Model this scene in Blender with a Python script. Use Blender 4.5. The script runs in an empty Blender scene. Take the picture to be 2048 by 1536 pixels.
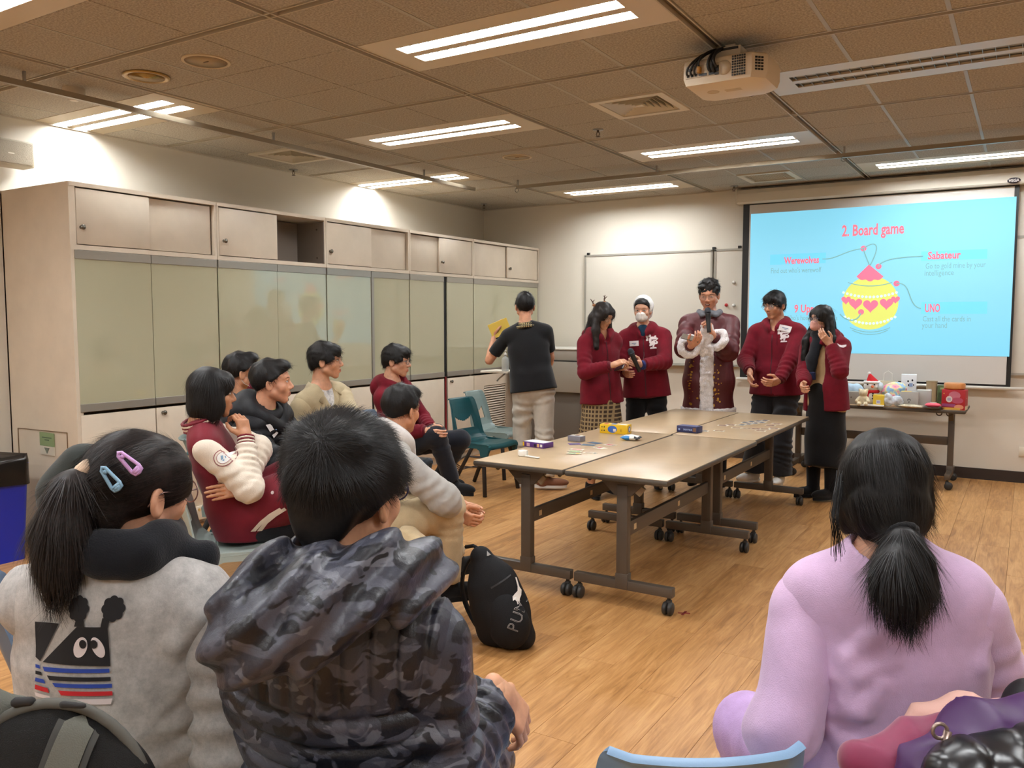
import bpy, bmesh, math, random
import numpy as np
from mathutils import Vector, Matrix
from mathutils.bvhtree import BVHTree
from mathutils.geometry import delaunay_2d_cdt
random.seed(7); np.random.seed(7)
SC = bpy.context.scene
COL = SC.collection
PI = math.pi
# ------------------------------------------------------------------ camera
CAM = np.array([0.0, 0.0, 1.5]); FPX = 1664.4
YAW = math.radians(31.808); PITCH = math.radians(-4.456)
cam_data = bpy.data.cameras.new('camera')
cam_data.sensor_fit = 'HORIZONTAL'; cam_data.sensor_width = 36.0
cam_data.lens = 36.0 * FPX / 2048.0
cam_data.clip_start = 0.05; cam_data.clip_end = 60
cam = bpy.data.objects.new('camera', cam_data); COL.objects.link(cam)
cam.location = CAM; cam.rotation_euler = (PI/2 + PITCH, 0, YAW)
SC.camera = cam
cam['kind'] = 'helper'
# ------------------------------------------------------------------ world, colour, exposure
W = bpy.data.worlds.new('world'); SC.world = W; W.use_nodes = True
W.node_tree.nodes['Background'].inputs[0].default_value = (0.9, 0.85, 0.78, 1)
W.node_tree.nodes['Background'].inputs[1].default_value = 0.02
SC.view_settings.view_transform = 'Standard'; SC.view_settings.look = 'None'
SC.view_settings.gamma = 1.0; SC.view_settings.use_curve_mapping = False
SC.view_settings.exposure = 0.0
SC.cycles.use_denoising = True
SC.cycles.max_bounces = 8; SC.cycles.diffuse_bounces = 4; SC.cycles.glossy_bounces = 4
SC.cycles.transmission_bounces = 6; SC.cycles.caustics_reflective = False; SC.cycles.caustics_refractive = False
SC.cycles.sample_clamp_indirect = 4.0
LAMP_STRENGTH = 80.0          # luminance of the ceiling tubes
# ------------------------------------------------------------------ room dimensions (metres)
YB, XL, XR, YF, ZC = 8.886, -5.928, 2.7, -2.3, 2.872   # back wall, left wall, right wall, wall behind, ceiling
ZT = 0.71                                               # table top height
def A(*v): return np.array(v, float)
def nrm(v): v = np.asarray(v, float); return v/np.linalg.norm(v)
_f = A(-math.sin(YAW)*math.cos(PITCH), math.cos(YAW)*math.cos(PITCH), math.sin(PITCH))
_r = A(math.cos(YAW), math.sin(YAW), 0); _u = np.cross(_r, _f)
def sight(u, v): return _f + _r*(u-1024)/FPX - _u*(v-768)/FPX
def P(u, v, d): return CAM + sight(u, v)*d
def onz(u, v, z): d = sight(u, v); return CAM + d*(z-CAM[2])/d[2]
def ony(u, v, y): d = sight(u, v); return CAM + d*y/d[1]
def onx(u, v, x): d = sight(u, v); return CAM + d*x/d[0]
# ------------------------------------------------------------------ materials
def lin(c):
    return tuple(((x/255)/12.92 if x/255 <= .04045 else ((x/255+.055)/1.055)**2.4) for x in c) + (1,)
MATS = {}
class NT:
    def __init__(s, name):
        s.m = bpy.data.materials.new(name); s.m.use_nodes = True; s.t = s.m.node_tree
        s.b = s.t.nodes['Principled BSDF']
    def n(s, typ, **kw):
        nd = s.t.nodes.new(typ)
        for k, v in kw.items():
            if k.startswith('i_'):
                key = k[2:]; key = int(key) if key.isdigit() else key.replace('_', ' ')
                nd.inputs[key].default_value = v
            else: setattr(nd, k, v)
        return nd
    def l(s, a, b): s.t.links.new(a, b)
    def coord(s, kind='Object', scale=(1, 1, 1), rot=(0, 0, 0)):
        c = s.n('ShaderNodeTexCoord'); m = s.n('ShaderNodeMapping')
        m.inputs['Scale'].default_value = scale; m.inputs['Rotation'].default_value = rot
        s.l(c.outputs[kind], m.inputs[0]); return m.outputs[0]
    def ramp(s, fac, stops, interp='LINEAR'):
        r = s.n('ShaderNodeValToRGB'); r.color_ramp.interpolation = interp
        e = r.color_ramp.elements
        while len(e) < len(stops): e.new(0.5)
        for i, (p, c) in enumerate(stops): e[i].position = p; e[i].color = lin(c) if max(c) > 1 else tuple(c)+(1,)
        s.l(fac, r.inputs[0]); return r.outputs[0]
    def noise(s, vec, scale, detail=3, rough=.5, dist=0):
        x = s.n('ShaderNodeTexNoise'); x.inputs['Scale'].default_value = scale; x.inputs['Detail'].default_value = detail
        x.inputs['Roughness'].default_value = rough; x.inputs['Distortion'].default_value = dist
        s.l(vec, x.inputs['Vector']); return x.outputs['Fac']
    def bump(s, h, strength=.2, dist=.01):
        b = s.n('ShaderNodeBump'); b.inputs['Strength'].default_value = strength; b.inputs['Distance'].default_value = dist
        s.l(h, b.inputs['Height']); s.l(b.outputs[0], s.b.inputs['Normal'])
def mat(name, c, rough=.6, metal=0, spec=.5, grain=0, gscale=60, vary=0, vscale=8, coat=0, coat_r=.1, sheen=0, emit=0, alpha=1, trans=0):
    if name in MATS: return MATS[name]
    t = NT(name); b = t.b
    b.inputs['Base Color'].default_value = lin(c); b.inputs['Roughness'].default_value = rough
    b.inputs['Metallic'].default_value = metal; b.inputs['Specular IOR Level'].default_value = spec
    b.inputs['Coat Weight'].default_value = coat; b.inputs['Coat Roughness'].default_value = coat_r
    b.inputs['Sheen Weight'].default_value = sheen
    if emit: b.inputs['Emission Color'].default_value = lin(c); b.inputs['Emission Strength'].default_value = emit
    b.inputs['Alpha'].default_value = alpha; b.inputs['Transmission Weight'].default_value = trans
    v = t.coord('Object')
    if vary:
        f = t.noise(v, vscale, 4, .6)
        lo = tuple(max(0, x*(1-vary)) for x in c); hi = tuple(min(255, x*(1+vary)) for x in c)
        t.l(t.ramp(f, [(.3, tuple(x+1.01 for x in lo)), (.7, tuple(x+1.01 if x < 250 else x for x in hi))]), b.inputs['Base Color'])
    if grain: t.bump(t.noise(v, gscale, 3), grain)
    MATS[name] = t.m; return t.m
# ------------------------------------------------------------------ scene graph helpers
ROOT = {}
def rootloc(o):
    while o.parent: o = o.parent
    return np.array(o.location)
def raw_mesh(name, V, Fq, m=None, smooth=True, nf=None):
    me = bpy.data.meshes.new(name)
    V = np.asarray(V, np.float32)
    if isinstance(Fq, np.ndarray) and Fq.ndim == 2:
        n = Fq.shape[1]; me.vertices.add(len(V)); me.vertices.foreach_set('co', V.ravel())
        me.loops.add(Fq.size); me.loops.foreach_set('vertex_index', Fq.ravel().astype(np.int32))
        me.polygons.add(len(Fq)); me.polygons.foreach_set('loop_start', np.arange(0, Fq.size, n, dtype=np.int32))
        me.polygons.foreach_set('loop_total', np.full(len(Fq), n, np.int32))
        me.update(calc_edges=True); me.validate()
    else:
        me.from_pydata([tuple(map(float, v)) for v in V], [], [tuple(int(i) for i in f) for f in Fq]); me.update()
    if m:
        for x in (m if isinstance(m, (list, tuple)) else [m]): me.materials.append(x)
    me.polygons.foreach_set('use_smooth', np.full(len(me.polygons), bool(smooth)))
    me.update()
    return me
def obj(name, V, Fq, m, parent=None, smooth=True):
    V = np.asarray(V, float)
    if parent is not None: V = V - rootloc(parent)
    o = bpy.data.objects.new(name, raw_mesh(name, V, Fq, m, smooth)); COL.objects.link(o)
    if parent is not None: o.parent = parent
    return o
def tag(o, label=None, cat=None, group=None, kind=None):
    if label: o['label'] = label
    if cat: o['category'] = cat
    if group: o['group'] = group
    if kind: o['kind'] = kind
    return o
def thing(name, label, cat, loc=(0, 0, 0), rz=0, group=None):
    o = bpy.data.objects.new(name, None); COL.objects.link(o); o.empty_display_size = .1
    o.location = loc; o.rotation_euler = (0, 0, rz)
    return tag(o, label, cat, group)
def copy_tree(o, parent=None):
    c = o.copy(); COL.objects.link(c)
    if parent is not None: c.parent = parent
    for ch in list(o.children): copy_tree(ch, c)
    return c
def place(o, loc, rz, label, group=None):
    o.location = loc; o.rotation_euler = (0, 0, rz); o['label'] = label
    if group: o['group'] = group
    return o
def rotm(axis, ang):
    return np.array(Matrix.Rotation(ang, 3, Vector(axis)))
def frame(z, x=(1, 0, 0)):
    z = nrm(z); x = np.asarray(x, float); x = x - z*(x@z)
    if np.linalg.norm(x) < 1e-6: x = A(0, 1, 0) - z*z[1]
    x = nrm(x); y = np.cross(z, x)
    return np.stack([x, y, z], 1)      # columns
class MB:
    def __init__(s): s.V = []; s.F = []; s.M = []
    def add(s, V, F, mi=0):
        o = len(s.V); s.V += [tuple(map(float, v)) for v in V]; s.F += [tuple(i+o for i in f) for f in F]; s.M += [mi]*len(F); return s
    def box(s, c, d, R=None, mi=0, bev=0):
        c = np.asarray(c, float); h = np.asarray(d, float)/2
        if bev: return s.rbox(c, d, bev, R, mi)
        pts = np.array([(x, y, z) for x in (-1, 1) for y in (-1, 1) for z in (-1, 1)], float)*h
        if R is not None: pts = pts @ np.asarray(R).T
        return s.add(pts+c, [(0, 1, 3, 2), (4, 6, 7, 5), (0, 4, 5, 1), (2, 3, 7, 6), (0, 2, 6, 4), (1, 5, 7, 3)], mi)
    def rbox(s, c, d, b, R=None, mi=0):
        bm = bmesh.new(); bmesh.ops.create_cube(bm, size=1)
        for v in bm.verts: v.co = Vector((v.co.x*d[0], v.co.y*d[1], v.co.z*d[2]))
        bmesh.ops.bevel(bm, geom=bm.edges[:], offset=min(b, min(d)*.49), segments=2, affect='EDGES', profile=.5)
        bm.verts.index_update()
        pts = np.array([v.co[:] for v in bm.verts]); fs = [tuple(v.index for v in f.verts) for f in bm.faces]; bm.free()
        if R is not None: pts = pts @ np.asarray(R).T
        return s.add(pts+np.asarray(c, float), fs, mi)
    def bar(s, a, b, w, d, x=(1, 0, 0), mi=0, bev=0):
        a = np.asarray(a, float); b = np.asarray(b, float)
        return s.box((a+b)/2, (w, d, np.linalg.norm(b-a)), frame(b-a, x), mi, bev)
    def tube(s, pts, r, n=8, mi=0, closed=False, cap=True):
        pts = [np.asarray(p, float) for p in pts]; k = len(pts)
        rs = r if hasattr(r, '__len__') else [r]*k
        V = []; ref = None
        for i in range(k):
            if closed: t = pts[(i+1) % k]-pts[i-1]
            else: t = pts[min(i+1, k-1)]-pts[max(i-1, 0)]
            if np.linalg.norm(t) < 1e-9: t = A(0, 0, 1)
            t = nrm(t)
            if ref is None: ref = A(0, 0, 1) if abs(t[2]) < .9 else A(1, 0, 0)
            a = ref - t*(ref@t); a = nrm(a) if np.linalg.norm(a) > 1e-6 else frame(t)[:, 0]; b = np.cross(t, a); ref = a
            for j in range(n):
                q = 2*PI*j/n; V.append(pts[i] + (a*math.cos(q)+b*math.sin(q))*rs[i])
        F = []
        for i in range(k if closed else k-1):
            i2 = (i+1) % k
            for j in range(n): F.append((i*n+j, i*n+(j+1) % n, i2*n+(j+1) % n, i2*n+j))
        if cap and not closed: F.append(tuple(range(n-1, -1, -1))); F.append(tuple((k-1)*n+j for j in range(n)))
        return s.add(V, F, mi)
    def lathe(s, prof, c=(0, 0, 0), R=None, n=24, mi=0, sx=1, sy=1):
        V = []; k = len(prof)
        for (r, z) in prof:
            for j in range(n):
                q = 2*PI*j/n; V.append((r*math.cos(q)*sx, r*math.sin(q)*sy, z))
        V = np.array(V)
        if R is not None: V = V @ np.asarray(R).T
        V = V+np.asarray(c, float); F = []
        for i in range(k-1):
            for j in range(n): F.append((i*n+j, i*n+(j+1) % n, (i+1)*n+(j+1) % n, (i+1)*n+j))
        if prof[0][0] > 1e-6: F.append(tuple(range(n-1, -1, -1)))
        if prof[-1][0] > 1e-6: F.append(tuple((k-1)*n+j for j in range(n)))
        return s.add(V, F, mi)
    def prism(s, poly, R, c, depth, mi=0):
        """poly: 2d points in the frame's x,y; extruded along +z by depth"""
        n = len(poly); c = np.asarray(c, float); R = np.asarray(R)
        V = [c+R@A(x, y, 0) for x, y in poly]+[c+R@A(x, y, depth) for x, y in poly]
        F = [tuple(range(n-1, -1, -1)), tuple(range(n, 2*n))]+[(i, (i+1) % n, n+(i+1) % n, n+i) for i in range(n)]
        return s.add(V, F, mi)
    def sheet(s, grid, th, mi=0):
        """a curved sheet of thickness th from a grid of points [i][j]"""
        G = np.array(grid, float); ni, nj = G.shape[:2]
        du = np.gradient(G, axis=0); dv = np.gradient(G, axis=1); N = np.cross(du, dv)
        N /= (np.linalg.norm(N, axis=2, keepdims=True)+1e-12)
        V = list((G+N*th/2).reshape(-1, 3))+list((G-N*th/2).reshape(-1, 3)); o = ni*nj; F = []
        I = lambda i, j: i*nj+j
        for i in range(ni-1):
            for j in range(nj-1):
                F.append((I(i, j), I(i+1, j), I(i+1, j+1), I(i, j+1))); F.append((o+I(i, j), o+I(i, j+1), o+I(i+1, j+1), o+I(i+1, j)))
        for i in range(ni-1):
            F.append((I(i, 0), o+I(i, 0), o+I(i+1, 0), I(i+1, 0))); F.append((I(i, nj-1), I(i+1, nj-1), o+I(i+1, nj-1), o+I(i, nj-1)))
        for j in range(nj-1):
            F.append((I(0, j), I(0, j+1), o+I(0, j+1), o+I(0, j))); F.append((I(ni-1, j), o+I(ni-1, j), o+I(ni-1, j+1), I(ni-1, j+1)))
        return s.add(V, F, mi)
    def build(s, name, m, parent=None, smooth=False):
        o = obj(name, s.V, s.F, m, parent, smooth)
        if any(s.M): o.data.polygons.foreach_set('material_index', np.array(s.M, np.int32))
        if smooth == 'auto':
            try: o.data.set_sharp_from_angle(angle=math.radians(38))
            except Exception: pass
        return o
def solo(name, label, cat, mb, m, group=None, smooth=False):
    """a thing that is one mesh, its origin at the middle of its base"""
    V = np.array(mb.V); c = A((V[:, 0].min()+V[:, 0].max())/2, (V[:, 1].min()+V[:, 1].max())/2, V[:, 2].min())
    mb.V = [tuple(v-c) for v in V]
    o = mb.build(name, m, None, smooth); o.location = c
    return tag(o, label, cat, group)
def arc(c, r, a0, a1, n, ax=(1, 0, 0), ay=(0, 1, 0)):
    return [np.asarray(c, float)+np.asarray(ax)*r*math.cos(a0+(a1-a0)*i/(n-1))+np.asarray(ay)*r*math.sin(a0+(a1-a0)*i/(n-1)) for i in range(n)]
# ------------------------------------------------------------------ flat print: shapes and lettering
def text_mesh(txt, size, bold=0.0, shear=0, res=2, spacing=1.0):
    cu = bpy.data.curves.new('lettering', 'FONT'); cu.body = txt; cu.size = size; cu.offset = bold; cu.shear = shear
    cu.align_x = 'CENTER'; cu.align_y = 'CENTER'; cu.resolution_u = res; cu.space_character = spacing
    o = bpy.data.objects.new('lettering', cu); COL.objects.link(o)
    bpy.context.view_layer.update()
    me = o.evaluated_get(bpy.context.evaluated_depsgraph_get()).to_mesh()
    V = [v.co[:] for v in me.vertices]; F = [tuple(p.vertices) for p in me.polygons]
    o.to_mesh_clear(); bpy.data.objects.remove(o); bpy.data.curves.remove(cu)
    return V, F
def flat_text(mb, txt, size, c, right, up, bold=0.0, shear=0, mi=0, spacing=1.0, width=None):
    V, F = text_mesh(txt, size, bold, shear, spacing=spacing)
    if not V: return
    right = np.asarray(right, float); up = np.asarray(up, float)
    k = 1.0
    if width:
        xs = [v[0] for v in V]; k = width/(max(xs)-min(xs))
    mb.add([np.asarray(c, float)+right*v[0]*k+up*v[1] for v in V], F, mi)
def tri_poly(poly, step):
    """triangulate a closed outline with inner points so it can lie on a curved surface"""
    pts = []; n = len(poly)
    for i in range(n):
        a = np.array(poly[i], float); b = np.array(poly[(i+1) % n], float); k = max(1, int(np.linalg.norm(b-a)/step))
        pts += [a+(b-a)*j/k for j in range(k)]
    ed = [(i, (i+1) % len(pts)) for i in range(len(pts))]
    pp = np.array(pts); lo = pp.min(0); hi = pp.max(0)
    inner = [(x, y) for x in np.arange(lo[0]+step/2, hi[0], step) for y in np.arange(lo[1]+step/2, hi[1], step)]
    r = delaunay_2d_cdt([Vector(p) for p in pts]+[Vector(p) for p in inner], ed, [], 1, 1e-6)
    return [tuple(v) for v in r[0]], [tuple(f) for f in r[2]]
def bvh_of(objs):
    V = []; F = []
    for o in objs:
        off = len(V); L = rootloc(o)
        V += [tuple(np.array(v.co)+L) for v in o.data.vertices]; F += [tuple(i+off for i in p.vertices) for p in o.data.polygons]
    return BVHTree.FromPolygons(V, F)
def decal(mb, bvh, V2, F2, c, right, up, lift=.002, reach=.25, mi=0, max_d=None):
    """lay a flat 2d print on a surface: each point is dropped along the print's normal on to it"""
    c = np.asarray(c, float); right = nrm(right); up = nrm(np.asarray(up, float)-right*(np.asarray(up, float)@right)); n = np.cross(right, up)
    out = []; ok = []
    for x, y in V2:
        p = c+right*x+up*y
        h = bvh.ray_cast(Vector(p+n*reach), Vector(-n), reach*2)
        if h[0] is None: out.append(p); ok.append(False)
        else: out.append(np.array(h[0])+n*lift); ok.append(True)
    mb.add(out, [f for f in F2 if all(ok[i] for i in f)], mi)
def decal_poly(mb, bvh, poly, c, right, up, step=.01, **kw):
    V2, F2 = tri_poly(poly, step); decal(mb, bvh, V2, F2, c, right, up, **kw)
def circle(r, n=16, cx=0, cy=0, sy=1, a0=0): return [(cx+r*math.cos(a0+2*PI*i/n), cy+r*sy*math.sin(a0+2*PI*i/n)) for i in range(n)]
def rect(w, h, cx=0, cy=0): return [(cx-w/2, cy-h/2), (cx+w/2, cy-h/2), (cx+w/2, cy+h/2), (cx-w/2, cy+h/2)]
# ------------------------------------------------------------------ smooth solid surfaces from distance fields
def cap(a, b, ra, rb=None, sq=None, fa=False, fb=False, fold=None, k=None):
    a = np.asarray(a, float); b = np.asarray(b, float); rb = ra if rb is None else rb
    return dict(t='cap', a=a, b=b, ra=ra, rb=rb, sq=sq, fa=fa, fb=fb, fold=fold, k=k)
def ell(c, r, R=None, k=None):
    return dict(t='ell', c=np.asarray(c, float), r=np.asarray(r if hasattr(r, '__len__') else (r, r, r), float), R=np.eye(3) if R is None else np.asarray(R), k=k)
def rbx(c, h, r, R=None, k=None):
    return dict(t='rbx', c=np.asarray(c, float), h=np.asarray(h, float), r=r, R=np.eye(3) if R is None else np.asarray(R), k=k)
def pbounds(p):
    if p['t'] == 'cap':
        m = max(p['ra'], p['rb'])*max(1, p['sq'][1] if p['sq'] else 1)
        return np.minimum(p['a'], p['b'])-m, np.maximum(p['a'], p['b'])+m
    if p['t'] == 'ell': e = np.sqrt((p['R']**2)@(p['r']**2)); return p['c']-e, p['c']+e
    e = np.abs(p['R'])@(p['h']+p['r']); return p['c']-e, p['c']+e
def pdist(p, X, Y, Z):
    if p['t'] == 'cap':
        a, b = p['a'], p['b']; d = b-a; L2 = d@d+1e-12; L = math.sqrt(L2)
        vx, vy, vz = X-a[0], Y-a[1], Z-a[2]
        tt = (vx*d[0]+vy*d[1]+vz*d[2])/L2; t = np.clip(tt, 0, 1)
        wx, wy, wz = vx-t*d[0], vy-t*d[1], vz-t*d[2]
        if p['sq']:
            s, sc = p['sq']; s = nrm(s); q = (wx*s[0]+wy*s[1]+wz*s[2])*(1/sc-1)
            wx, wy, wz = wx+s[0]*q, wy+s[1]*q, wz+s[2]*q
        D = np.sqrt(wx*wx+wy*wy+wz*wz)-(p['ra']+(p['rb']-p['ra'])*t)
        if p['fold']:
            amp, lam, ph = p['fold']
            m_ = np.clip(.35+.9*np.sin(7*vx+ph*3)*np.sin(8*vy+ph)+.8*np.sin(12*vz+ph*2), 0, 1)
            D = D+amp*m_*np.sin(2*PI*(tt*L/lam)*(1+.25*np.sin(ph*7))+2.6*np.sin(11*vx+ph)+2.4*np.sin(13*vy+2*ph)+1.5*np.sin(19*(vx+vz)+ph))
        if p['fa']: D = np.maximum(D, -tt*L)
        if p['fb']: D = np.maximum(D, (tt-1)*L)
        return D
    c = p['c']; R = p['R']; vx, vy, vz = X-c[0], Y-c[1], Z-c[2]
    lx = vx*R[0, 0]+vy*R[1, 0]+vz*R[2, 0]; ly = vx*R[0, 1]+vy*R[1, 1]+vz*R[2, 1]; lz = vx*R[0, 2]+vy*R[1, 2]+vz*R[2, 2]
    if p['t'] == 'ell':
        r = p['r']; k0 = np.sqrt((lx/r[0])**2+(ly/r[1])**2+(lz/r[2])**2); k1 = np.sqrt((lx/r[0]**2)**2+(ly/r[1]**2)**2+(lz/r[2]**2)**2)
        return k0*(k0-1)/(k1+1e-9)
    h = p['h']; qx, qy, qz = np.abs(lx)-h[0], np.abs(ly)-h[1], np.abs(lz)-h[2]
    return np.sqrt(np.maximum(qx, 0)**2+np.maximum(qy, 0)**2+np.maximum(qz, 0)**2)+np.minimum(np.maximum(qx, np.maximum(qy, qz)), 0)-p['r']
def smin(a, b, k):
    if k <= 0: return np.minimum(a, b)
    h = np.maximum(k-np.abs(a-b), 0)/k
    return np.minimum(a, b)-h*h*k*.25
def solid(prims, h, k=.02, cuts=(), sub=(), subk=.008, disp=None, inter=None):
    """union of rounded prims -> (verts, quads). cuts: (point, outward normal); disp(x,y,z) is added near the skin"""
    los, his = zip(*[pbounds(p) for p in prims]); pad = 3*h+(.02 if disp else .006)
    lo = np.min(los, 0)-pad; hi = np.max(his, 0)+pad
    n = np.ceil((hi-lo)/h).astype(int)+1
    ax = [(lo[i]+h*np.arange(n[i])).astype(np.float32) for i in range(3)]
    F = np.full(n, .15, np.float32)
    def block(l, u):
        i0 = np.maximum(np.floor((l-lo)/h).astype(int), 0); i1 = np.minimum(np.ceil((u-lo)/h).astype(int)+1, n)
        if np.any(i1 <= i0): return None
        sl = tuple(slice(i0[i], i1[i]) for i in range(3))
        return sl, ax[0][sl[0]][:, None, None], ax[1][sl[1]][None, :, None], ax[2][sl[2]][None, None, :]
    for p in prims:
        l, u = pbounds(p); kk = k if p['k'] is None else p['k']; m = kk+2*h+.02
        bl = block(l-m, u+m)
        if bl is None: continue
        F[bl[0]] = smin(F[bl[0]], pdist(p, bl[1], bl[2], bl[3]).astype(np.float32), kk)
    for p in sub:
        l, u = pbounds(p); m = 2*h+.01; bl = block(l-m, u+m)
        if bl is None: continue
        F[bl[0]] = -smin(-F[bl[0]], pdist(p, bl[1], bl[2], bl[3]).astype(np.float32), subk)
    for (pt, nn) in cuts:
        nn = nrm(nn); F = np.maximum(F, ((ax[0]-pt[0])*nn[0])[:, None, None]+((ax[1]-pt[1])*nn[1])[None, :, None]+((ax[2]-pt[2])*nn[2])[None, None, :]).astype(np.float32)
    if disp is not None:
        I = np.argwhere(np.abs(F) < .045)
        F[I[:, 0], I[:, 1], I[:, 2]] += disp(ax[0][I[:, 0]], ax[1][I[:, 1]], ax[2][I[:, 2]]).astype(np.float32)
    F[0] = F[-1] = .1; F[:, 0] = F[:, -1] = .1; F[:, :, 0] = F[:, :, -1] = .1
    return nets(F, lo, h)
_CO = np.array([(i, j, k) for i in (0, 1) for j in (0, 1) for k in (0, 1)])
_ED = [(a, b) for a in range(8) for b in range(a+1, 8) if np.abs(_CO[a]-_CO[b]).sum() == 1]
def nets(F, lo, h):
    ins = F < 0; s = np.zeros(tuple(d-1 for d in F.shape), np.int8)
    for (i, j, k) in _CO: s += ins[i:ins.shape[0]-1+i, j:ins.shape[1]-1+j, k:ins.shape[2]-1+k]
    C = np.argwhere((s > 0) & (s < 8))
    if not len(C): return np.zeros((0, 3)), np.zeros((0, 4), int)
    idx = np.full(s.shape, -1, np.int32); idx[C[:, 0], C[:, 1], C[:, 2]] = np.arange(len(C))
    val = np.stack([F[C[:, 0]+o[0], C[:, 1]+o[1], C[:, 2]+o[2]] for o in _CO], 1)
    acc = np.zeros((len(C), 3)); cnt = np.zeros(len(C))
    for a, b in _ED:
        va, vb = val[:, a], val[:, b]; m = (va < 0) != (vb < 0)
        t = va[m]/(va[m]-vb[m]); acc[m] += _CO[a]+(_CO[b]-_CO[a])*t[:, None]; cnt[m] += 1
    V = (C+acc/cnt[:, None])*h+lo
    Q = []
    for axis in range(3):
        a0 = [slice(None)]*3; a1 = [slice(None)]*3; a0[axis] = slice(0, -1); a1[axis] = slice(1, None)
        i0 = ins[tuple(a0)]; i1 = ins[tuple(a1)]; E = np.argwhere(i0 != i1)
        b, c = [(1, 2), (2, 0), (0, 1)][axis]
        E = E[(E[:, b] > 0) & (E[:, c] > 0) & (E[:, b] < F.shape[b]-1) & (E[:, c] < F.shape[c]-1)]
        flip = i0[E[:, 0], E[:, 1], E[:, 2]]
        def g(db, dc):
            q = E.copy(); q[:, b] -= db; q[:, c] -= dc; return idx[q[:, 0], q[:, 1], q[:, 2]]
        q = np.stack([g(1, 1), g(0, 1), g(0, 0), g(1, 0)], 1)
        q[~flip] = q[~flip][:, ::-1]; Q.append(q)
    return V, np.concatenate(Q)
def joinm(parts):
    V = []; F = []; o = 0
    for v, f in parts: V.append(v); F.append(f+o); o += len(v)
    return np.concatenate(V), np.concatenate(F)
def smooth_mesh(V, Q, it=2):
    E = np.concatenate([Q[:, [0, 1]], Q[:, [1, 2]], Q[:, [2, 3]], Q[:, [3, 0]]])
    for _ in range(it):
        S = np.zeros_like(V); c = np.zeros(len(V))
        np.add.at(S, E[:, 0], V[E[:, 1]]); np.add.at(c, E[:, 0], 1)
        V = V*.5+.5*S/np.maximum(c, 1)[:, None]
    return V, Q
def vnormals(V, Q):
    n = np.cross(V[Q[:, 2]]-V[Q[:, 0]], V[Q[:, 3]]-V[Q[:, 1]]); N = np.zeros_like(V)
    for i in range(4): np.add.at(N, Q[:, i], n)
    return N/(np.linalg.norm(N, axis=1, keepdims=True)+1e-12)
def wrinkles(seed, amp, freq):
    r = np.random.RandomState(seed); K = r.normal(size=(5, 3)); K /= np.linalg.norm(K, axis=1)[:, None]; K *= freq*r.uniform(.6, 1.7, (5, 1)); ph = r.uniform(0, 6, 5)
    W2 = r.normal(size=(3, 3))*freq*.35
    def f(x, y, z):
        w = [1.3*np.sin(x*W2[i, 0]+y*W2[i, 1]+z*W2[i, 2]+i) for i in range(3)]
        s = 0
        for i in range(5): s = s+np.sin(x*K[i, 0]+y*K[i, 1]+z*K[i, 2]+ph[i]+w[i % 3]+w[(i+1) % 3])
        return amp*s/3
    return f
# ================================================================== setting
def struct(o): o['kind'] = 'structure'; return o
def seen(p, m=120):
    q = np.asarray(p, float)-CAM; z = q@_f
    if z < .25: return False
    u = 1024+FPX*(q@_r)/z; v = 768-FPX*(q@_u)/z
    return -m < u < 2048+m and -m < v < 1536+m
# ---- materials of the shell
t = NT('wood floor'); v = t.coord('Object'); oi = t.n('ShaderNodeObjectInfo')
add = t.n('ShaderNodeVectorMath', operation='ADD'); sep = t.n('ShaderNodeVectorMath', operation='SCALE'); sep.inputs['Scale'].default_value = 37.0
cmb = t.n('ShaderNodeCombineXYZ')
for i in range(3): t.l(oi.outputs['Random'], cmb.inputs[i])
t.l(cmb.outputs[0], sep.inputs[0]); t.l(v, add.inputs[0]); t.l(sep.outputs[0], add.inputs[1])
mp = t.n('ShaderNodeMapping'); mp.inputs['Scale'].default_value = (9, 1.1, 1); t.l(add.outputs[0], mp.inputs[0])
g1 = t.noise(mp.outputs[0], 2.2, 6, .62, 1.2)
mp2 = t.n('ShaderNodeMapping'); mp2.inputs['Scale'].default_value = (60, 2.5, 1); t.l(add.outputs[0], mp2.inputs[0])
g2 = t.noise(mp2.outputs[0], 2.0, 4, .6)
mx = t.n('ShaderNodeMix', data_type='FLOAT'); mx.inputs[0].default_value = .35; t.l(g1, mx.inputs[2]); t.l(g2, mx.inputs[3])
m2 = t.n('ShaderNodeMath', operation='MULTIPLY_ADD'); m2.inputs[1].default_value = .12; t.l(oi.outputs['Random'], m2.inputs[0]); t.l(mx.outputs[0], m2.inputs[2])
t.l(t.ramp(m2.outputs[0], [(.34, (132, 88, 48)), (.5, (174, 124, 72)), (.62, (194, 144, 90)), (.75, (208, 162, 106))]), t.b.inputs['Base Color'])
t.b.inputs['Roughness'].default_value = .36; t.b.inputs['Specular IOR Level'].default_value = .42
t.bump(g2, .06, .002); M_FLOOR = t.m
t = NT('ceiling tile'); v = t.coord('Object'); f = t.noise(v, 95, 3, .7)
t.l(t.ramp(f, [(.35, (142, 133, 119)), (.65, (190, 180, 163))]), t.b.inputs['Base Color']); t.b.inputs['Roughness'].default_value = .95
t.bump(f, .35, .003); M_TILE = t.m
M_WALL = mat('wall paint', (222, 214, 199), .75, grain=.02, gscale=140)
M_RAIL = mat('rail dark', (104, 92, 76), .6); M_LIP = mat('rail lip', (186, 174, 152), .5); M_BARM = mat('grid bar', (170, 165, 152), .5)
M_WHITEP = mat('white plastic', (226, 222, 212), .4); M_BLACK = mat('black', (16, 15, 15), .5); M_STEEL = mat('steel', (150, 148, 142), .32, metal=.9)
M_ALU = mat('aluminium', (168, 166, 160), .35, metal=.7)
M_BASE = mat('baseboard brown', (44, 32, 26), .5)
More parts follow.
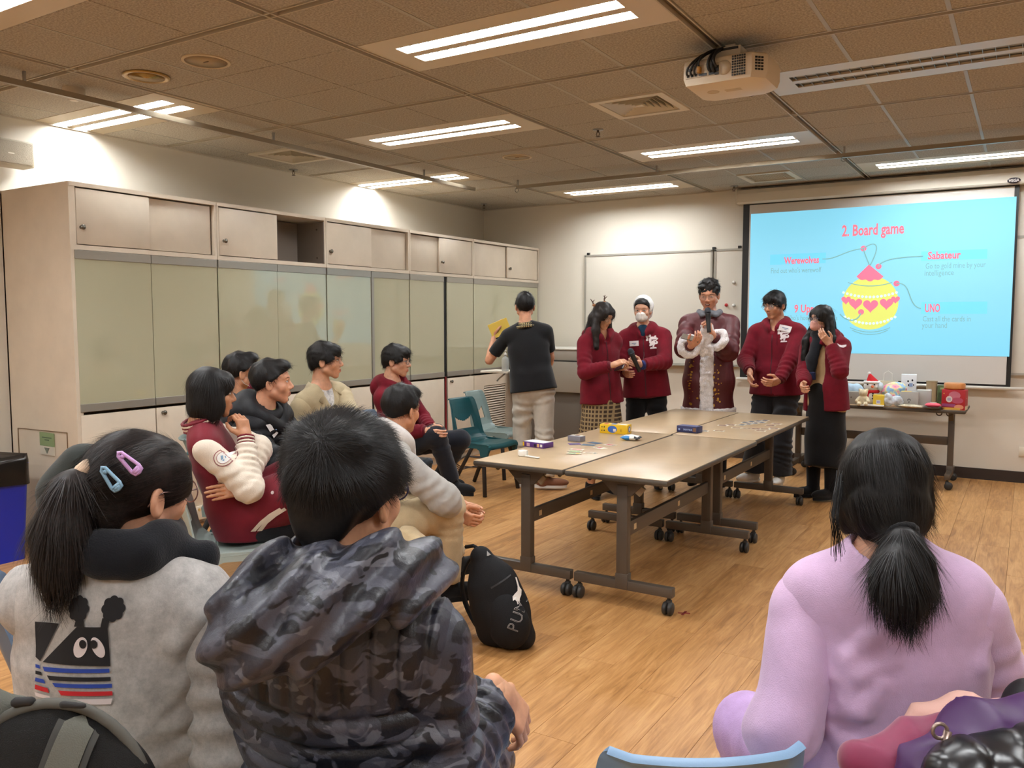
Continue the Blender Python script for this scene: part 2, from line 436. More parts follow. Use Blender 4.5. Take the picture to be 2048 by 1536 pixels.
# ---- floor of planks
m = MB(); m.box(((XL+XR)/2, (YF+YB)/2, -.07), (XR-XL+.3, YB-YF+.3, .1))
floor = struct(m.build('floor', M_FLOOR))
PW, PL = .178, 1.23
m = MB(); m.rbox((0, 0, -.0095), (PW-.0012, PL-.0012, .019), .0008)
plank_me = raw_mesh('floor_plank', np.array(m.V), [tuple(q) for q in m.F], M_FLOOR, False)
np_ = 0; spare = MB()
for ix in range(int((XR-XL)/PW)+1):
    off = (ix*0.437 % 1)*PL
    for iy in range(-1, int((YB-YF)/PL)+1):
        x = XL+(ix+.5)*PW; y = YF+off+(iy+.5)*PL
        if x > XR or y-PL/2 > YB or y+PL/2 < YF: continue
        hid = x < -5.15 and y > 3.1
        s_ = any(seen((x+a*PW/2, y+b*PL/2, 0), 0) for a in (-1, 0, 1) for b in (-1, -.5, 0, .5, 1))
        if s_ and not hid and y+PL/2 < YB+.6 and np_ < 299:
            o = bpy.data.objects.new('floor_plank', plank_me); COL.objects.link(o); o.parent = floor; o.location = (x, y, 0); np_ += 1
        else: spare.box((x, y, -.0095), (PW-.0012, PL-.0012, .019))
o = spare.build('plank_field', M_FLOOR, floor); o['kind'] = 'stuff'
# ---- ceiling
m = MB(); m.box(((XL+XR)/2, (YF+YB)/2, ZC+.16), (XR-XL+.3, YB-YF+.3, .1))
ceiling = struct(m.build('ceiling', mat('ceiling void', (60, 52, 44), .9)))
GS, GX, GY = 1.575, -1.40, 2.725
RW = .055; TS = (GS-RW)/3
kx = range(-3, 3); ky = range(-4, 5)
m = MB(); m.rbox((0, 0, .012), (TS-.006, TS-.006, .024), .003)
tile_me = raw_mesh('ceiling_tile', np.array(m.V), [tuple(q) for q in m.F], M_TILE, False)
LIGHTS = {(i, j) for i in kx for j in ky if (i+j) % 2 != 0}     # chequer of light fittings, middle row of a module
far_tiles = MB(); n_tiles = 0
GRILLES = {(-1, 1, 1, 1), (-1, 3, 1, 1), (-3, 1, 1, 1)}
def modx(i): return GX+GS*i+RW/2
def mody(j): return GY+GS*j+RW/2
for i in kx:
    for j in ky:
        for a in range(3):
            for b in range(3):
                if b == 1 and (i, j) in LIGHTS: continue
                if (i, j, a, b) in GRILLES: continue
                x0 = modx(i)+a*TS; y0 = mody(j)+b*TS; x1, y1 = x0+TS, y0+TS
                cx0, cx1, cy0, cy1 = max(x0, XL), min(x1, XR), max(y0, YF), min(y1, YB)
                if cx1-cx0 < .02 or cy1-cy0 < .02: continue
                x, y = (x0+x1)/2, (y0+y1)/2
                vis = any(seen((x+p*TS/2, y+q*TS/2, ZC), 5) for p in (-1, 0, 1) for q in (-1, 0, 1)) and n_tiles < 299
                full = (cx0, cx1, cy0, cy1) == (x0, x1, y0, y1)
                if vis and full:
                    o = bpy.data.objects.new('ceiling_tile', tile_me); COL.objects.link(o); o.parent = ceiling; o.location = (x, y, ZC); n_tiles += 1
                elif vis:
                    q = MB(); q.rbox(((cx0+cx1)/2, (cy0+cy1)/2, ZC+.012), (cx1-cx0-.006, cy1-cy0-.006, .024), .003); q.build('ceiling_tile', M_TILE, ceiling); n_tiles += 1
                else: far_tiles.box(((cx0+cx1)/2, (cy0+cy1)/2, ZC+.012), (cx1-cx0-.006, cy1-cy0-.006, .024))
o = far_tiles.build('tile_field', M_TILE, ceiling); o['kind'] = 'stuff'
def rail(a, b, along):
    q = MB(); L = b-a; c = (a+b)/2
    def bx(off, w, z, h, mi): q.box((off, c, z) if along == 'y' else (c, off, z), (w, L, h) if along == 'y' else (L, w, h), mi=mi)
    return q, bx
M_RAILS = [M_RAIL, M_LIP]
for i in kx:
    x = GX+GS*i
    if x > XR or x < XL: continue
    q, bx = rail(YF, YB, 'y'); bx(x, RW-.016, ZC+.028, .02, 0)
    for s in (-1, 1): bx(x+s*(RW/2-.005), .008, ZC+.012, .034, 1)
    q.build('ceiling_rail', M_RAILS, ceiling)
for j in ky:
    y = GY+GS*j
    if y > YB or y < YF: continue
    q, bx = rail(XL, XR, 'x'); bx(y, RW-.016, ZC+.03, .02, 0)
    for s in (-1, 1): bx(y+s*(RW/2-.005), .008, ZC+.014, .034, 1)
    q.build('ceiling_rail', M_RAILS, ceiling)
for i in kx:
    for a in (1, 2):
        x = modx(i)+a*TS
        if XL < x < XR:
            for j in ky:
                segs = [(mody(j), mody(j)+TS), (mody(j)+2*TS, mody(j)+3*TS)] if (i, j) in LIGHTS else [(mody(j), mody(j)+3*TS)]
                for y0, y1 in segs:
                    y1 = min(y1, YB)
                    if y1-y0 > .05 and y1 > YF and (i > -2 or a == 1):
                        q = MB(); q.box((x, (y0+y1)/2, ZC+.004), (.02 if i >= -1 else .012, y1-y0, .012)); q.build('ceiling_bar', M_BARM, ceiling)
# ---- walls
def wall(name, c, d):
    q = MB(); q.box(c, d); return struct(q.build(name, M_WALL))
HW = ZC+.2
wall('wall_left', (XL-.06, (YF+YB)/2, HW/2), (.12, YB-YF+.24, HW))
wall('wall_right', (XR+.06, (YF+YB)/2, HW/2), (.12, YB-YF+.24, HW))
wall('wall_back', ((XL+XR)/2, YB+.06, HW/2), (XR-XL, .12, HW))
wall('wall_front', ((XL+XR)/2, YF-.06, HW/2), (XR-XL, .12, HW))
q = MB(); q.box(((-4.4+XR)/2, YB-.006, .052), (XR+4.4, .014, .104)); struct(q.build('baseboard_back', M_BASE))
q = MB(); q.box((XL+.006, (YF+3.0)/2, .052), (.014, 3.0-YF, .104)); struct(q.build('baseboard_left', M_BASE))
q = MB(); q.box((XR-.006, (YF+YB)/2, .052), (.014, YB-YF, .104)); struct(q.build('baseboard_right', M_BASE))
# perimeter angle where ceiling meets the walls
for n_, c, d in (('trim_1', (XL+.008, (YF+YB)/2, ZC-.004), (.02, YB-YF, .012)), ('trim_2', ((XL+XR)/2, YB-.008, ZC-.004), (XR-XL, .02, .012))):
    q = MB(); q.box(c, d); struct(q.build(n_, mat('angle', (196, 186, 168), .5)))
# ---- light fittings
M_PANEL = mat('fitting panel', (206, 190, 162), .35); M_LOUV = mat('louvre', (236, 238, 242), .25, metal=.0, spec=.8)
t = NT('lit tube'); t.b.inputs['Base Color'].default_value = (.8, .8, .8, 1); t.b.inputs['Emission Color'].default_value = (.95, .98, 1.0, 1); t.b.inputs['Emission Strength'].default_value = LAMP_STRENGTH
M_TUBE = t.m; M_TUBE_OFF = mat('unlit tube', (150, 150, 146), .4)
FL = GS-RW-.004; SLX, SLW, SLO = 1.225, .092, .075
def slot_geo(sg):
    """one trough: sides, ends, blades"""
    q = MB(); y = sg*SLO
    for s in (-1, 1): q.box((0, y+s*(SLW/2+.002), .04), (SLX, .003, .075)); q.box((s*(SLX/2+.001), y, .04), (.003, SLW, .075))
    n = 21
    for k in range(n): q.box((-SLX/2+SLX*(k+.5)/n, y, .0055), (.0016, SLW, .010))
    return q
def make_light(lit, left=FL/2):
    o = thing('ceiling_light', '', 'light')
    q = MB(); y_in = SLO-SLW/2; y_out = SLO+SLW/2; e = TS/2-.003
    xc, xl = (FL/2-left)/2, FL/2+left
    q.box((xc, 0, .006), (xl, 2*y_in, .012))
    for s in (-1, 1):
        q.box((xc, s*(y_out+e)/2, .006), (xl, e-y_out, .012))
        for s2, ee in ((-1, left), (1, FL/2)):
            if ee-SLX/2 > .008: q.box((s2*(SLX/2+ee)/2, s*SLO, .006), (ee-SLX/2, SLW, .012))
    q.build('panel', M_PANEL, o)
    for s in (-1, 1):
        slot_geo(s).build('louvre', M_LOUV if lit else M_ALU, o)
        q = MB(); q.box((0, s*SLO, .019), (SLX-.02, .056, .012)); q.build('tube', M_TUBE if lit else M_TUBE_OFF, o)
    return o
light_on = make_light(True); light_off = make_light(False); used_on = False
LL = {(-2, -1): 'long twin tube ceiling light at the frame corner over the cabinets', (-1, 0): 'brightest large twin tube ceiling light nearest overhead, in front of the projector',
      (-2, 1): 'lit twin tube ceiling light between the round ceiling disc and the front air diffuser', (-1, 2): 'lit twin tube ceiling light over the group, right behind the bare sprinkler',
      (-2, 3): 'lit slim ceiling light by the back wall left of the square return grille', (0, 3): 'lit slim ceiling light directly above the projection screen',
      (-3, 0): 'lit twin tube ceiling light by the cabinets beside the smoke detector', (-3, 2): 'lit twin tube ceiling light by the cabinets toward the room corner'}
for i in kx:
    for j in ky:
        if (i, j) not in LIGHTS: continue
        cx = GX+GS*(i+.5); cy = GY+GS*(j+.5)
        if i == -3: cx = XL+.618
        if (i > -3 and cx-FL/2 < XL) or cx+FL/2 > XR+.05 or cy > YB-.2 or cy < YF+.2: continue
        if (i, j) == (0, 1): place(light_off, (cx, cy, ZC), 0, 'unlit louvred ceiling light beside the projector', 'ceiling light fittings'); continue
        if i == -3:
            o = make_light(True, .615)
        else:
            o = light_on if not used_on else copy_tree(light_on); used_on = True
        place(o, (cx, cy, ZC), 0, LL.get((i, j), 'lit twin tube ceiling light behind the viewpoint'), 'ceiling light fittings' if (i, j) in LL else 'ceiling lights out of view')
# ---- ceiling air diffusers and grille
M_DARK = mat('vent dark', (30, 26, 22), .8); M_VENT = mat('vent enamel', (214, 202, 178), .45)
def diffuser():
    o = thing('air_diffuser', '', 'vent')
    q = MB(); e = TS/2-.004; w = .05
    for s in (-1, 1): q.box((0, s*(e-w/2), -.003), (2*e, w, .016)); q.box((s*(e-w/2), 0, -.003), (w, 2*e-2*w, .016))
    q.build('frame', M_VENT, o)
    q = MB(); q.box((0, 0, .05), (2*e, 2*e, .01)); q.build('duct', M_DARK, o)
    for k in range(6):
        r0 = .2-k*.032; r1 = r0-.022; z0, z1 = -.006, .03-.0
        V = []
        for r, z in ((r0, z0), (r1, z1), (r1, z1+.003), (r0, z0+.003)): V += [(-r, -r, z), (r, -r, z), (r, r, z), (-r, r, z)]
        F = []
        for a in range(4):
            for b in range(4): F.append((a*4+b, a*4+(b+1) % 4, ((a+1) % 4)*4+(b+1) % 4, ((a+1) % 4)*4+b))
        obj('vane', np.array(V), F, M_VENT, o, False)
    q = MB(); q.box((0, 0, .004), (.05, .05, .02)); q.build('centre_plate', M_VENT, o)
    return o
d0 = diffuser(); tc = lambda i, j, a=1, b=1: (modx(i)+(a+.5)*TS, mody(j)+(b+.5)*TS, ZC)
place(d0, tc(-1, 1), 0, 'square four-way air diffuser in the ceiling beside the projector', 'air diffusers')
place(copy_tree(d0), tc(-3, 1), 0, 'square four-way air diffuser in the ceiling next to the cabinet wall', 'air diffusers')
o = thing('return_grille', 'square eggcrate return air grille in the ceiling before the screen', 'vent', tc(-1, 3))
q = MB(); e = TS/2-.004
for s in (-1, 1): q.box((0, s*(e-.025), -.003), (2*e, .05, .016)); q.box((s*(e-.025), 0, -.003), (.05, 2*e-.1, .016))
q.V = [tuple(A(*v)+np.array(o.location)) for v in q.V]; q.build('frame', M_VENT, o)
q = MB()
for k in range(1, 18): x = -.2+.4*k/18; q.box((x, 0, .006), (.003, .4, .012)); q.box((0, x, .006), (.4, .003, .012))
q.box((0, 0, .03), (.42, .42, .006), mi=1)
q.V = [tuple(A(*v)+np.array(o.location)) for v in q.V]; q.build('eggcrate', [M_VENT, M_DARK], o)
# ---- round ceiling discs, downlight, smoke detector, sprinklers
def lathe_thing(name, label, cat, prof, loc, m, group=None, n=32, mi=None):
    q = MB(); q.lathe(prof, n=n); o = q.build(name, m, None, 'auto'); o.location = loc; return tag(o, label, cat, group)
for (u, v_, lab) in ((412, 122, 'round flush ceiling speaker disc near the downlight'), (1034, 314, 'round flush ceiling speaker disc farther back over the cabinets side')):
    c = onz(u, v_, ZC); o = thing('ceiling_speaker', lab, 'speaker', c, 0, 'flush ceiling speakers')
    q = MB(); q.lathe([(.125, 0), (.125, -.006), (.112, -.008), (.11, -.004)], c); q.build('rim', mat('spk rim', (205, 186, 152), .5), o, 'auto')
    q = MB(); q.lathe([(.11, -.004), (.0, -.0045)], c); q.box(c+A(0, 0, -.006), (.035, .008, .003), mi=1); q.build('mesh_cover', [mat('spk cover', (176, 154, 120), .7), mat('spk logo', (110, 92, 70), .5)], o, True)
c = onz(293, 152, ZC); o = thing('downlight', 'round brass coloured recessed downlight beside the ceiling rails', 'light', c)
q = MB(); q.lathe([(.125, 0), (.128, -.008), (.11, -.012), (.098, -.004)], c); q.build('ring', mat('brass ring', (176, 140, 78), .3, metal=.6), o, True)
for k, (r, z) in enumerate(((.098, -.003), (.075, -.005), (.052, -.007))):
    q = MB(); q.lathe([(r, z-.006), (r-.006, z-.004), (r-.02, z+.001)], c); q.build('baffle_ring', mat('gold baffle', (190, 150, 84), .25, metal=.8), o, True)
q = MB(); q.lathe([(.105, -.0015), (.04, -.002), (0, -.003)], c); q.build('lens', mat('lens', (216, 190, 140), .2), o, True)
c = onz(167, 172, ZC); c[0] = -4.905; o = thing('smoke_detector', 'beige smoke detector hanging under the ceiling by the hanging track', 'detector', c)
q = MB(); q.lathe([(.062, 0), (.064, -.02), (.058, -.045), (.03, -.05)], c); q.build('housing', mat('det', (206, 192, 170), .5), o, 'auto')
q = MB(); q.lathe([(.034, -.046), (.03, -.06), (.024, -.072), (0, -.074)], c); q.build('sensor', mat('det2', (232, 226, 214), .35), o, 'auto')
for k in range(6): a = k*PI/3; q = MB(); q.box(c+A(.034*math.cos(a), .034*math.sin(a), -.052), (.006, .012, .012), rotm((0, 0, 1), a)); q.build('vent_rib', M_STEEL, o)
for (u, v_, lab) in ((1196, 263, 'brass sprinkler head under the tile beside the four-way diffuser'), (587, 343, 'sprinkler head at the ceiling edge above the cabinets'), (968, 412, 'sprinkler head in the far room corner'), (1468, 376, 'sprinkler head by the back wall near the screen housing')):
    c = onz(u, v_-4, ZC); o = thing('sprinkler', lab, 'sprinkler', c, 0, 'ceiling sprinkler heads')
    q = MB(); q.lathe([(.04, 0), (.036, -.006), (.012, -.008)], c, n=20); q.build('rosette', M_STEEL, o, True)
    q = MB(); q.tube([c+A(0, 0, -.006), c+A(0, 0, -.022)], .009)
    for s in (-1, 1): q.tube([c+A(s*.008, 0, -.02), c+A(s*.014, 0, -.035), c+A(s*.004, 0, -.05)], .003, 6)
    q.build('frame', mat('sprk', (90, 74, 58), .4, metal=.6), o, True)
    q = MB(); q.lathe([(.016, -.05), (.018, -.053), (0, -.055)], c, n=12); q.build('deflector', mat('sprk', (90, 74, 58)), o, True)
# ---- hanging picture tracks under the ceiling
M_TRK = mat('track', (150, 138, 118), .35, metal=.4)
def track(label, a, b, hooks):
    a = A(*a); b = A(*b); o = thing('hanging_track', label, 'rail', (a+b)/2, 0, 'hanging tracks')
    q = MB(); q.bar(a, b, .032, .03, (0, 0, 1)); q.build('bar', M_TRK, o)
    for p in hooks:
        p = A(*p); q = MB(); q.box(p+A(0, 0, (ZC-p[2])/2), (.014, .014, ZC-p[2])); q.build('hanger', M_ALU, o)
    return o
ZTR = 2.80
track('long square hanging track running along under the ceiling by the cabinets', (-4.80, -1.0, ZTR), (-4.80, 7.02, ZTR), [(-4.80, y, ZTR) for y in (.5, 2.6, 4.4, 6.2)])
tr = track('square hanging track running across under the ceiling before the screen', (-4.37, 7.14, ZTR), (2.2, 7.14, ZTR), [(x, 7.14, ZTR) for x in (-4.36, -2.9, -1.31, .3)])
for x in (-4.36, -1.31):
    q = MB(); q.tube(arc((x, 7.12, ZTR-.03), .02, PI*.5, PI*2.1, 9, (1, 0, 0), (0, 0, 1)), .004, 6); q.build('hook', M_STEEL, tr, True)
# ---- wall speaker box
o = thing('wall_speaker', 'grey box loudspeaker mounted high on the wall above the cabinets', 'speaker', (XL+.08, 2.97, 2.6))
q = MB(); q.rbox((XL+.13, 2.92, 2.595), (.14, .46, .17), .012); q.build('cabinet', mat('spkbox', (176, 166, 146), .5), o, 'auto')
q = MB(); q.rbox((XL+.205, 2.92, 2.595), (.012, .43, .145), .005); q.build('grille', mat('spkgr', (160, 150, 132), .7, grain=.5, gscale=400), o, 'auto')
q = MB(); q.box((XL+.213, 2.99, 2.585), (.003, .04, .008)); q.build('badge', mat('badge', (226, 220, 206), .4), o)
q = MB(); q.box((XL+.03, 2.92, 2.68), (.07, .05, .03)); q.box((XL+.03, 2.92, 2.505), (.07, .05, .03)); q.build('bracket', M_ALU, o)
# ================================================================== cabinets along the wall
XC = -5.12; CT = 2.36
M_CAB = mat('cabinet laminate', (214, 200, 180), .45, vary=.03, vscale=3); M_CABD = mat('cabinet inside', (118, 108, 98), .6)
M_GLASS = mat('back painted glass', (180, 177, 150), .06, spec=.5, coat=1.0, coat_r=.02)
M_BAND = mat('brushed band', (158, 153, 143), .35, metal=.4); M_KNOB = mat('knob', (120, 116, 108), .25, metal=.9)
def knob(parent, x, y, z):
    q = MB(); q.lathe([(.012, 0), (.012, .006), (.008, .012), (.016, .02), (.017, .026), (.01, .03), (0, .031)], (x, y, z), frame((1, 0, 0)), 14); return q.build('knob', M_KNOB, parent, True)
bays = [  # y0, y1, label, sliding doors (y0, y1, front?, knob y), opening
 (3.012, 4.127, 'first bay of the beige wall cabinets, nearest the blue bin', [(3.061, 3.576, 1, 3.09), (3.56, 4.09, 0, None)], None),
 (4.127, 5.252, 'beige wall cabinet bay with one open dark upper compartment', [(4.150, 4.712, 1, 4.19)], (4.712, 5.235)),
 (5.252, 6.377, 'middle bay of the beige wall cabinets behind the seated people', [(5.262, 5.833, 1, 5.30), (5.82, 6.345, 0, None)], None),
 (6.377, 7.471, 'beige wall cabinet bay with a dark gap in its glass front', [(6.40, 6.88, 0, None), (6.863, 7.44, 1, 6.90)], None),
 (7.471, 8.880, 'last bay of the beige wall cabinets, with louvred lower doors', [(7.50, 8.16, 0, None), (8.158, 8.84, 1, 8.20)], None)]
panels = [[(3.035, 3.574), (3.578, 4.125)], [(4.129, 4.70), (4.704, 5.25)], [(5.254, 5.815), (5.85, 6.375)], [(6.379, 6.93), (6.99, 7.469)], [(7.473, 8.32), (8.324, 8.86)]]
for bi, (y0, y1, lab, doors, opening) in enumerate(bays):
    o = thing('wall_cabinet', lab, 'cabinet', ((XL+XC)/2, (y0+y1)/2, 0), 0, 'wall cabinets in a row')
    ym, L = (y0+y1)/2, y1-y0; D = XC-XL; xm = (XC+XL)/2+.001
    q = MB()
    q.box((xm, ym, CT-.014), (D-.004, L-.04, .027)); q.box((xm, ym, 1.953), (D-.006, L-.04, .03)); q.box((xm-.03, ym, .905), (D-.07, L-.05, .02)); q.box((xm-.02, ym, .045), (D-.05, L-.05, .09))
    q.box((XL+.012, ym, CT/2), (.02, L-.002, CT-.03))
    side0 = .045 if bi == 0 else .02
    q.box((xm-(0 if bi == 0 else .02), y0+side0/2, CT/2), (D-(.008 if bi == 0 else .05), side0-.002, CT-.002)); q.box((xm-.02, y1-.011, CT/2), (D-.05, .018, CT-.002))
    q.box((XC-.02, y1-.011, (CT+1.94)/2), (.035, .0178, CT-1.942)); 
    if bi: q.box((XC-.02, y0+.010, (CT+1.94)/2), (.035, .0178, CT-1.942))
    q.box((XC-.0185, ym, CT-.014), (.037, L-.007, .0262)); q.box((XC-.0185, ym, 1.953), (.035, L-.007, .0296))
    q.build('carcass', M_CAB, o)
    for (a, b, front, ky_) in doors:
        q = MB(); q.rbox((XC-(.014 if front else .036), (a+b)/2, 2.149), (.018, b-a, .35), .002); d = q.build('sliding_door', M_CAB, o, 'auto')
        if ky_: knob(d, XC-.005, ky_, 2.08)
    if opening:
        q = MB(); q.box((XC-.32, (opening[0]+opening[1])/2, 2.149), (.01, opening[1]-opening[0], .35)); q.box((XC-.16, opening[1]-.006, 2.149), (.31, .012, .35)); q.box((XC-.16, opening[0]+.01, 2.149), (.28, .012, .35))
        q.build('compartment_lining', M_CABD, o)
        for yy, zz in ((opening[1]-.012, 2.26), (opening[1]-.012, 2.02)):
            q = MB(); q.lathe([(.008, 0), (.006, .005), (0, .006)], (XC-.08, yy, zz), frame((0, -1, 0)), 8); q.build('shelf_pin', M_KNOB, o, True)
    for pi_, (a, b) in enumerate(panels[bi]):
        xs = XC-.006-.006*(pi_ % 2)
        q = MB(); q.box((xs, (a+b)/2, 1.4175), (.008, b-a-.004, .925)); g = q.build('glass_panel', M_GLASS, o)
        for z0, z1 in ((1.88, 1.936), (.905, .957)):
            q = MB(); q.rbox((xs+.002, (a+b)/2, (z0+z1)/2), (.014, b-a-.004, z1-z0), .002); q.build('metal_band', M_BAND, g)
    if bi == 2:
        q = MB(); q.box((XC-.002, 5.833, 1.42), (.016, .03, 1.03)); q.build('metal_stile', M_BAND, o)
    if bi == 3:
        q = MB(); q.box((XC-.02, 6.96, 1.42), (.004, .055, 1.03)); q.build('gap_shadow_board', M_BLACK, o)
        q = MB(); q.box((XC+.001, 6.95, .47), (.008, .02, .87)); q.build('maroon_strip', mat('maroon strip', (112, 16, 26), .45), o)
    for k, (a, b) in enumerate(panels[bi]):
        louv = bi == 4
        if not louv:
            q = MB(); q.rbox((XC-.010, (a+b)/2, .485), (.018, b-a-.006, .8), .002); d = q.build('lower_door', M_CAB, o, 'auto')
            if k: knob(d, XC-.001, a+.05, .85)
        else:
            va, vb = (7.67, 8.12) if k == 0 else (8.42, 8.80)
            q = MB()
            for (p0, p1, z0, z1) in ((a+.003, va, .085, .885), (vb, b-.003, .085, .885), (va, vb, .085, .22), (va, vb, .76, .885)):
                q.box((XC-.010, (p0+p1)/2, (z0+z1)/2), (.018, p1-p0, z1-z0))
            d = q.build('louvred_door', M_CAB, o)
            ns = 20
            for s in range(ns):
                q = MB(); z = .22+.54*(s+.5)/ns; q.box((XC-.012, (va+vb)/2, z), (.022, vb-va-.004, .004), rotm((0, 1, 0), .75)); q.build('slat', M_CAB, d)
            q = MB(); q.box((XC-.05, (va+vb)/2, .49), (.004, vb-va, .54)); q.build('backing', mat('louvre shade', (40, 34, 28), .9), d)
    if bi == 0:   # fittings in the end panel facing the bin
        q = MB()
        for (a, b) in (((XL+.1, .76), (XC-.12, .77)), ((XL+.1, .76), (XL+.1, .3)), ((XC-.12, .77), (XC-.12, .3))): q.bar((a[0], 3.0105, a[1]), (b[0], 3.0105, b[1]), .006, .004, (0, 1, 0))
        q.build('panel_groove', mat('groove', (120, 96, 70), .6), o)
    # skirting sockets in the near bays
o = thing('wall_notice', 'small green and white notice on the cabinet end beside the blue bin', 'sign', (-5.51, 3.0, .66))
q = MB(); q.box((-5.47, 3.007, .71), (.17, .004, .09)); q.build('green_card', mat('green card', (132, 152, 108), .6), o)
q = MB(); q.box((-5.47, 3.007, .635), (.17, .004, .058)); q.build('white_card', mat('white card', (214, 206, 190), .6), o)
q = MB(); q.prism([(-.03, .02), (.03, .02), (0, -.02)], frame((0, -1, 0), (1, 0, 0)), (-5.47, 3.004, .635), .002); q.build('arrow_mark', mat('notice grey', (120, 126, 112), .6), o)
q = MB()
for z, w in ((.722, .11), (.706, .05)): q.box((-5.47, 3.0045, z), (w, .001, .006))
q.build('text_line', mat('notice ink', (70, 90, 66), .6), o)
for k, (yy, lab) in enumerate(((3.90, 'white double wall socket low on the cabinet base near the pale chair'),)):
    o = thing('wall_socket', lab, 'socket', (XC+.012, yy, .05))
    q = MB(); q.rbox((XC+.006, yy, .085), (.02, .2, .1), .004); q.build('plate', mat('socket plate', (222, 212, 192), .4), o, 'auto')
    for s in (-1, 1):
        q = MB()
        for (dy, dz, w, h) in ((0, .018, .006, .014), (-.014, -.01, .012, .006), (.014, -.01, .012, .006)): q.box((XC+.0165, yy+s*.045+dy, .085+dz), (.002, w, h))
        q.build('pin_hole', M_BLACK, o)
        q = MB(); q.box((XC+.018, yy+s*.012, .112), (.006, .014, .018)); q.build('switch', mat('sw', (210, 176, 110), .4), o)
# socket at the right of the back wall
o = thing('wall_socket', 'white socket plate low on the back wall at the frame edge', 'socket', (.0, YB, .25))
q = MB(); q.rbox((.03, YB-.008, .29), (.13, .016, .085), .004); q.build('plate', mat('socket plate', (222, 212, 192)), o, 'auto')
# ================================================================== whiteboard
YW = YB-.03
o = thing('whiteboard', 'large wall whiteboard in two panels behind the standing group', 'whiteboard', (-2.9, YB-.02, 1.0))
M_WB = mat('whiteboard enamel', (212, 206, 193), .25, spec=.4); M_WBF = mat('whiteboard frame', (176, 172, 162), .35, metal=.5)
for (a, b) in ((-4.47, -2.955), (-2.905, .75)):
    q = MB(); q.box(((a+b)/2, YB-.018, 1.62), (b-a, .022, 1.24)); p = q.build('board_panel', M_WB, o)
    q = MB()
    for z in (1.0, 2.24): q.box(((a+b)/2, YB-.018, z), (b-a+.03, .034, .022))
    for x in (a-.005, b+.005): q.box((x, YB-.018, 1.62), (.022, .034, 1.25))
    q.build('frame', M_WBF, p)
q = MB(); q.box((-3.56, YB-.06, .992), (1.76, .08, .012)); q.build('pen_tray', M_WBF, o)
for x in (-4.44, -2.93, -2.65):
    q = MB(); q.box((x, YB-.02, 2.262), (.03, .03, .03)); q.build('clip', M_BLACK, o)
for (u, v_, c, lab) in ((1468, 565, (200, 198, 190), 'grey round magnet high on the whiteboard beside the screen'), (1453, 610, (176, 26, 34), 'red round magnet on the whiteboard'), (1468, 611, (214, 196, 120), 'yellow round magnet on the whiteboard beside the red one'), (1467, 637, (220, 180, 110), 'orange round magnet on the whiteboard below the yellow one')):
    p = ony(u, v_, YB-.03); q = MB(); q.lathe([(.017, 0), (.019, .008), (.015, .018), (.006, .023), (0, .024)], (0, 0, 0), frame((0, -1, 0)), 16)
    m_ = q.build('magnet', mat('magnet %d' % u, c, .35), None, True); m_.location = p; tag(m_, lab, 'magnet', 'magnets on the whiteboard')
# ================================================================== projection screen with the slide
YS = YB-.075
scr = thing('projection_screen', 'pull-down projection screen with a lit blue slide', 'projection screen', (-1.37, YS, .86))
M_CASE = mat('screen case', (220, 212, 196), .45)
q = MB(); x0, x1 = -2.655, .02
prof = [(-.06, 2.70), (-.075, 2.715), (-.075, 2.80), (-.055, 2.842), (.06, 2.842), (.06, 2.70)]
V = [(x, YS+y, z) for x in (x0, x1) for (y, z) in prof]; n = len(prof)
q.add(V, [tuple(range(n-1, -1, -1)), tuple(range(n, 2*n))]+[(i, (i+1) % n, n+(i+1) % n, n+i) for i in range(n)])
q.build('case', M_CASE, scr)
q = MB(); q.rbox((x0-.006, YS-.008, 2.775), (.014, .15, .155), .005); q.rbox((x1+.006, YS-.008, 2.775), (.014, .15, .155), .005); q.build('end_cap', M_CASE, scr, 'auto')
q = MB(); q.lathe([(.022, 0), (.026, .004), (.0, .005)], ony(2028, 361, YS-.077), frame((0, -1, 0)), 20, sx=2.0); q.build('badge', mat('badge dark', (70, 66, 78), .4), scr, True)
q = MB(); flat_text(q, 'VEGA', .034, ony(2028, 361, YS-.0835), (1, 0, 0), (0, 0, 1), .0012, width=.085); q.build('badge_lettering', mat('badge letters', (214, 210, 204), .4), scr)
q = MB(); q.box((-1.365, YS+.004, 1.78), (2.48, .003, 1.85)); q.build('black_border', M_BLACK, scr)
q = MB(); q.box((-1.35, YS, 1.795), (2.375, .003, 1.785)); q.build('fabric', mat('screen fabric', (208, 204, 198), .8), scr)
q = MB(); q.tube([(-2.64, YS, .868), (.0, YS, .868)], .016, 12); q.build('weight_bar', mat('bar white', (226, 222, 214), .4), scr, True)
# -- slide
def emat(name, c, k=1.0):
    if name in MATS: return MATS[name]
    t = NT(name); t.b.inputs['Base Color'].default_value = tuple(x*.35 for x in lin(c)[:3])+(1,); t.b.inputs['Roughness'].default_value = .9; t.b.inputs['Specular IOR Level'].default_value = 0
    t.b.inputs['Emission Color'].default_value = lin(c); t.b.inputs['Emission Strength'].default_value = k*SLIDE; MATS[name] = t.m; return t.m
SLIDE = 1.05
def on(u, v_, dy=0): return ony(u, v_, YS-.003-dy)
t = NT('slide blue'); cc = t.coord('Generated'); sx = t.n('ShaderNodeSeparateXYZ'); t.l(cc, sx.inputs[0])
col = t.ramp(sx.outputs[2], [(0, (124, 203, 230)), (.5, (142, 209, 231)), (1, (130, 205, 229))])
t.l(col, t.b.inputs['Emission Color']); t.b.inputs['Emission Strength'].default_value = SLIDE; t.b.inputs['Base Color'].default_value = (.08, .18, .24, 1); t.b.inputs['Roughness'].default_value = .9; t.b.inputs['Specular IOR Level'].default_value = 0
q = MB(); q.box((-1.333, YS-.003, 1.878), (2.378, .001, 1.435)); slide = q.build('slide_image', t.m, scr)
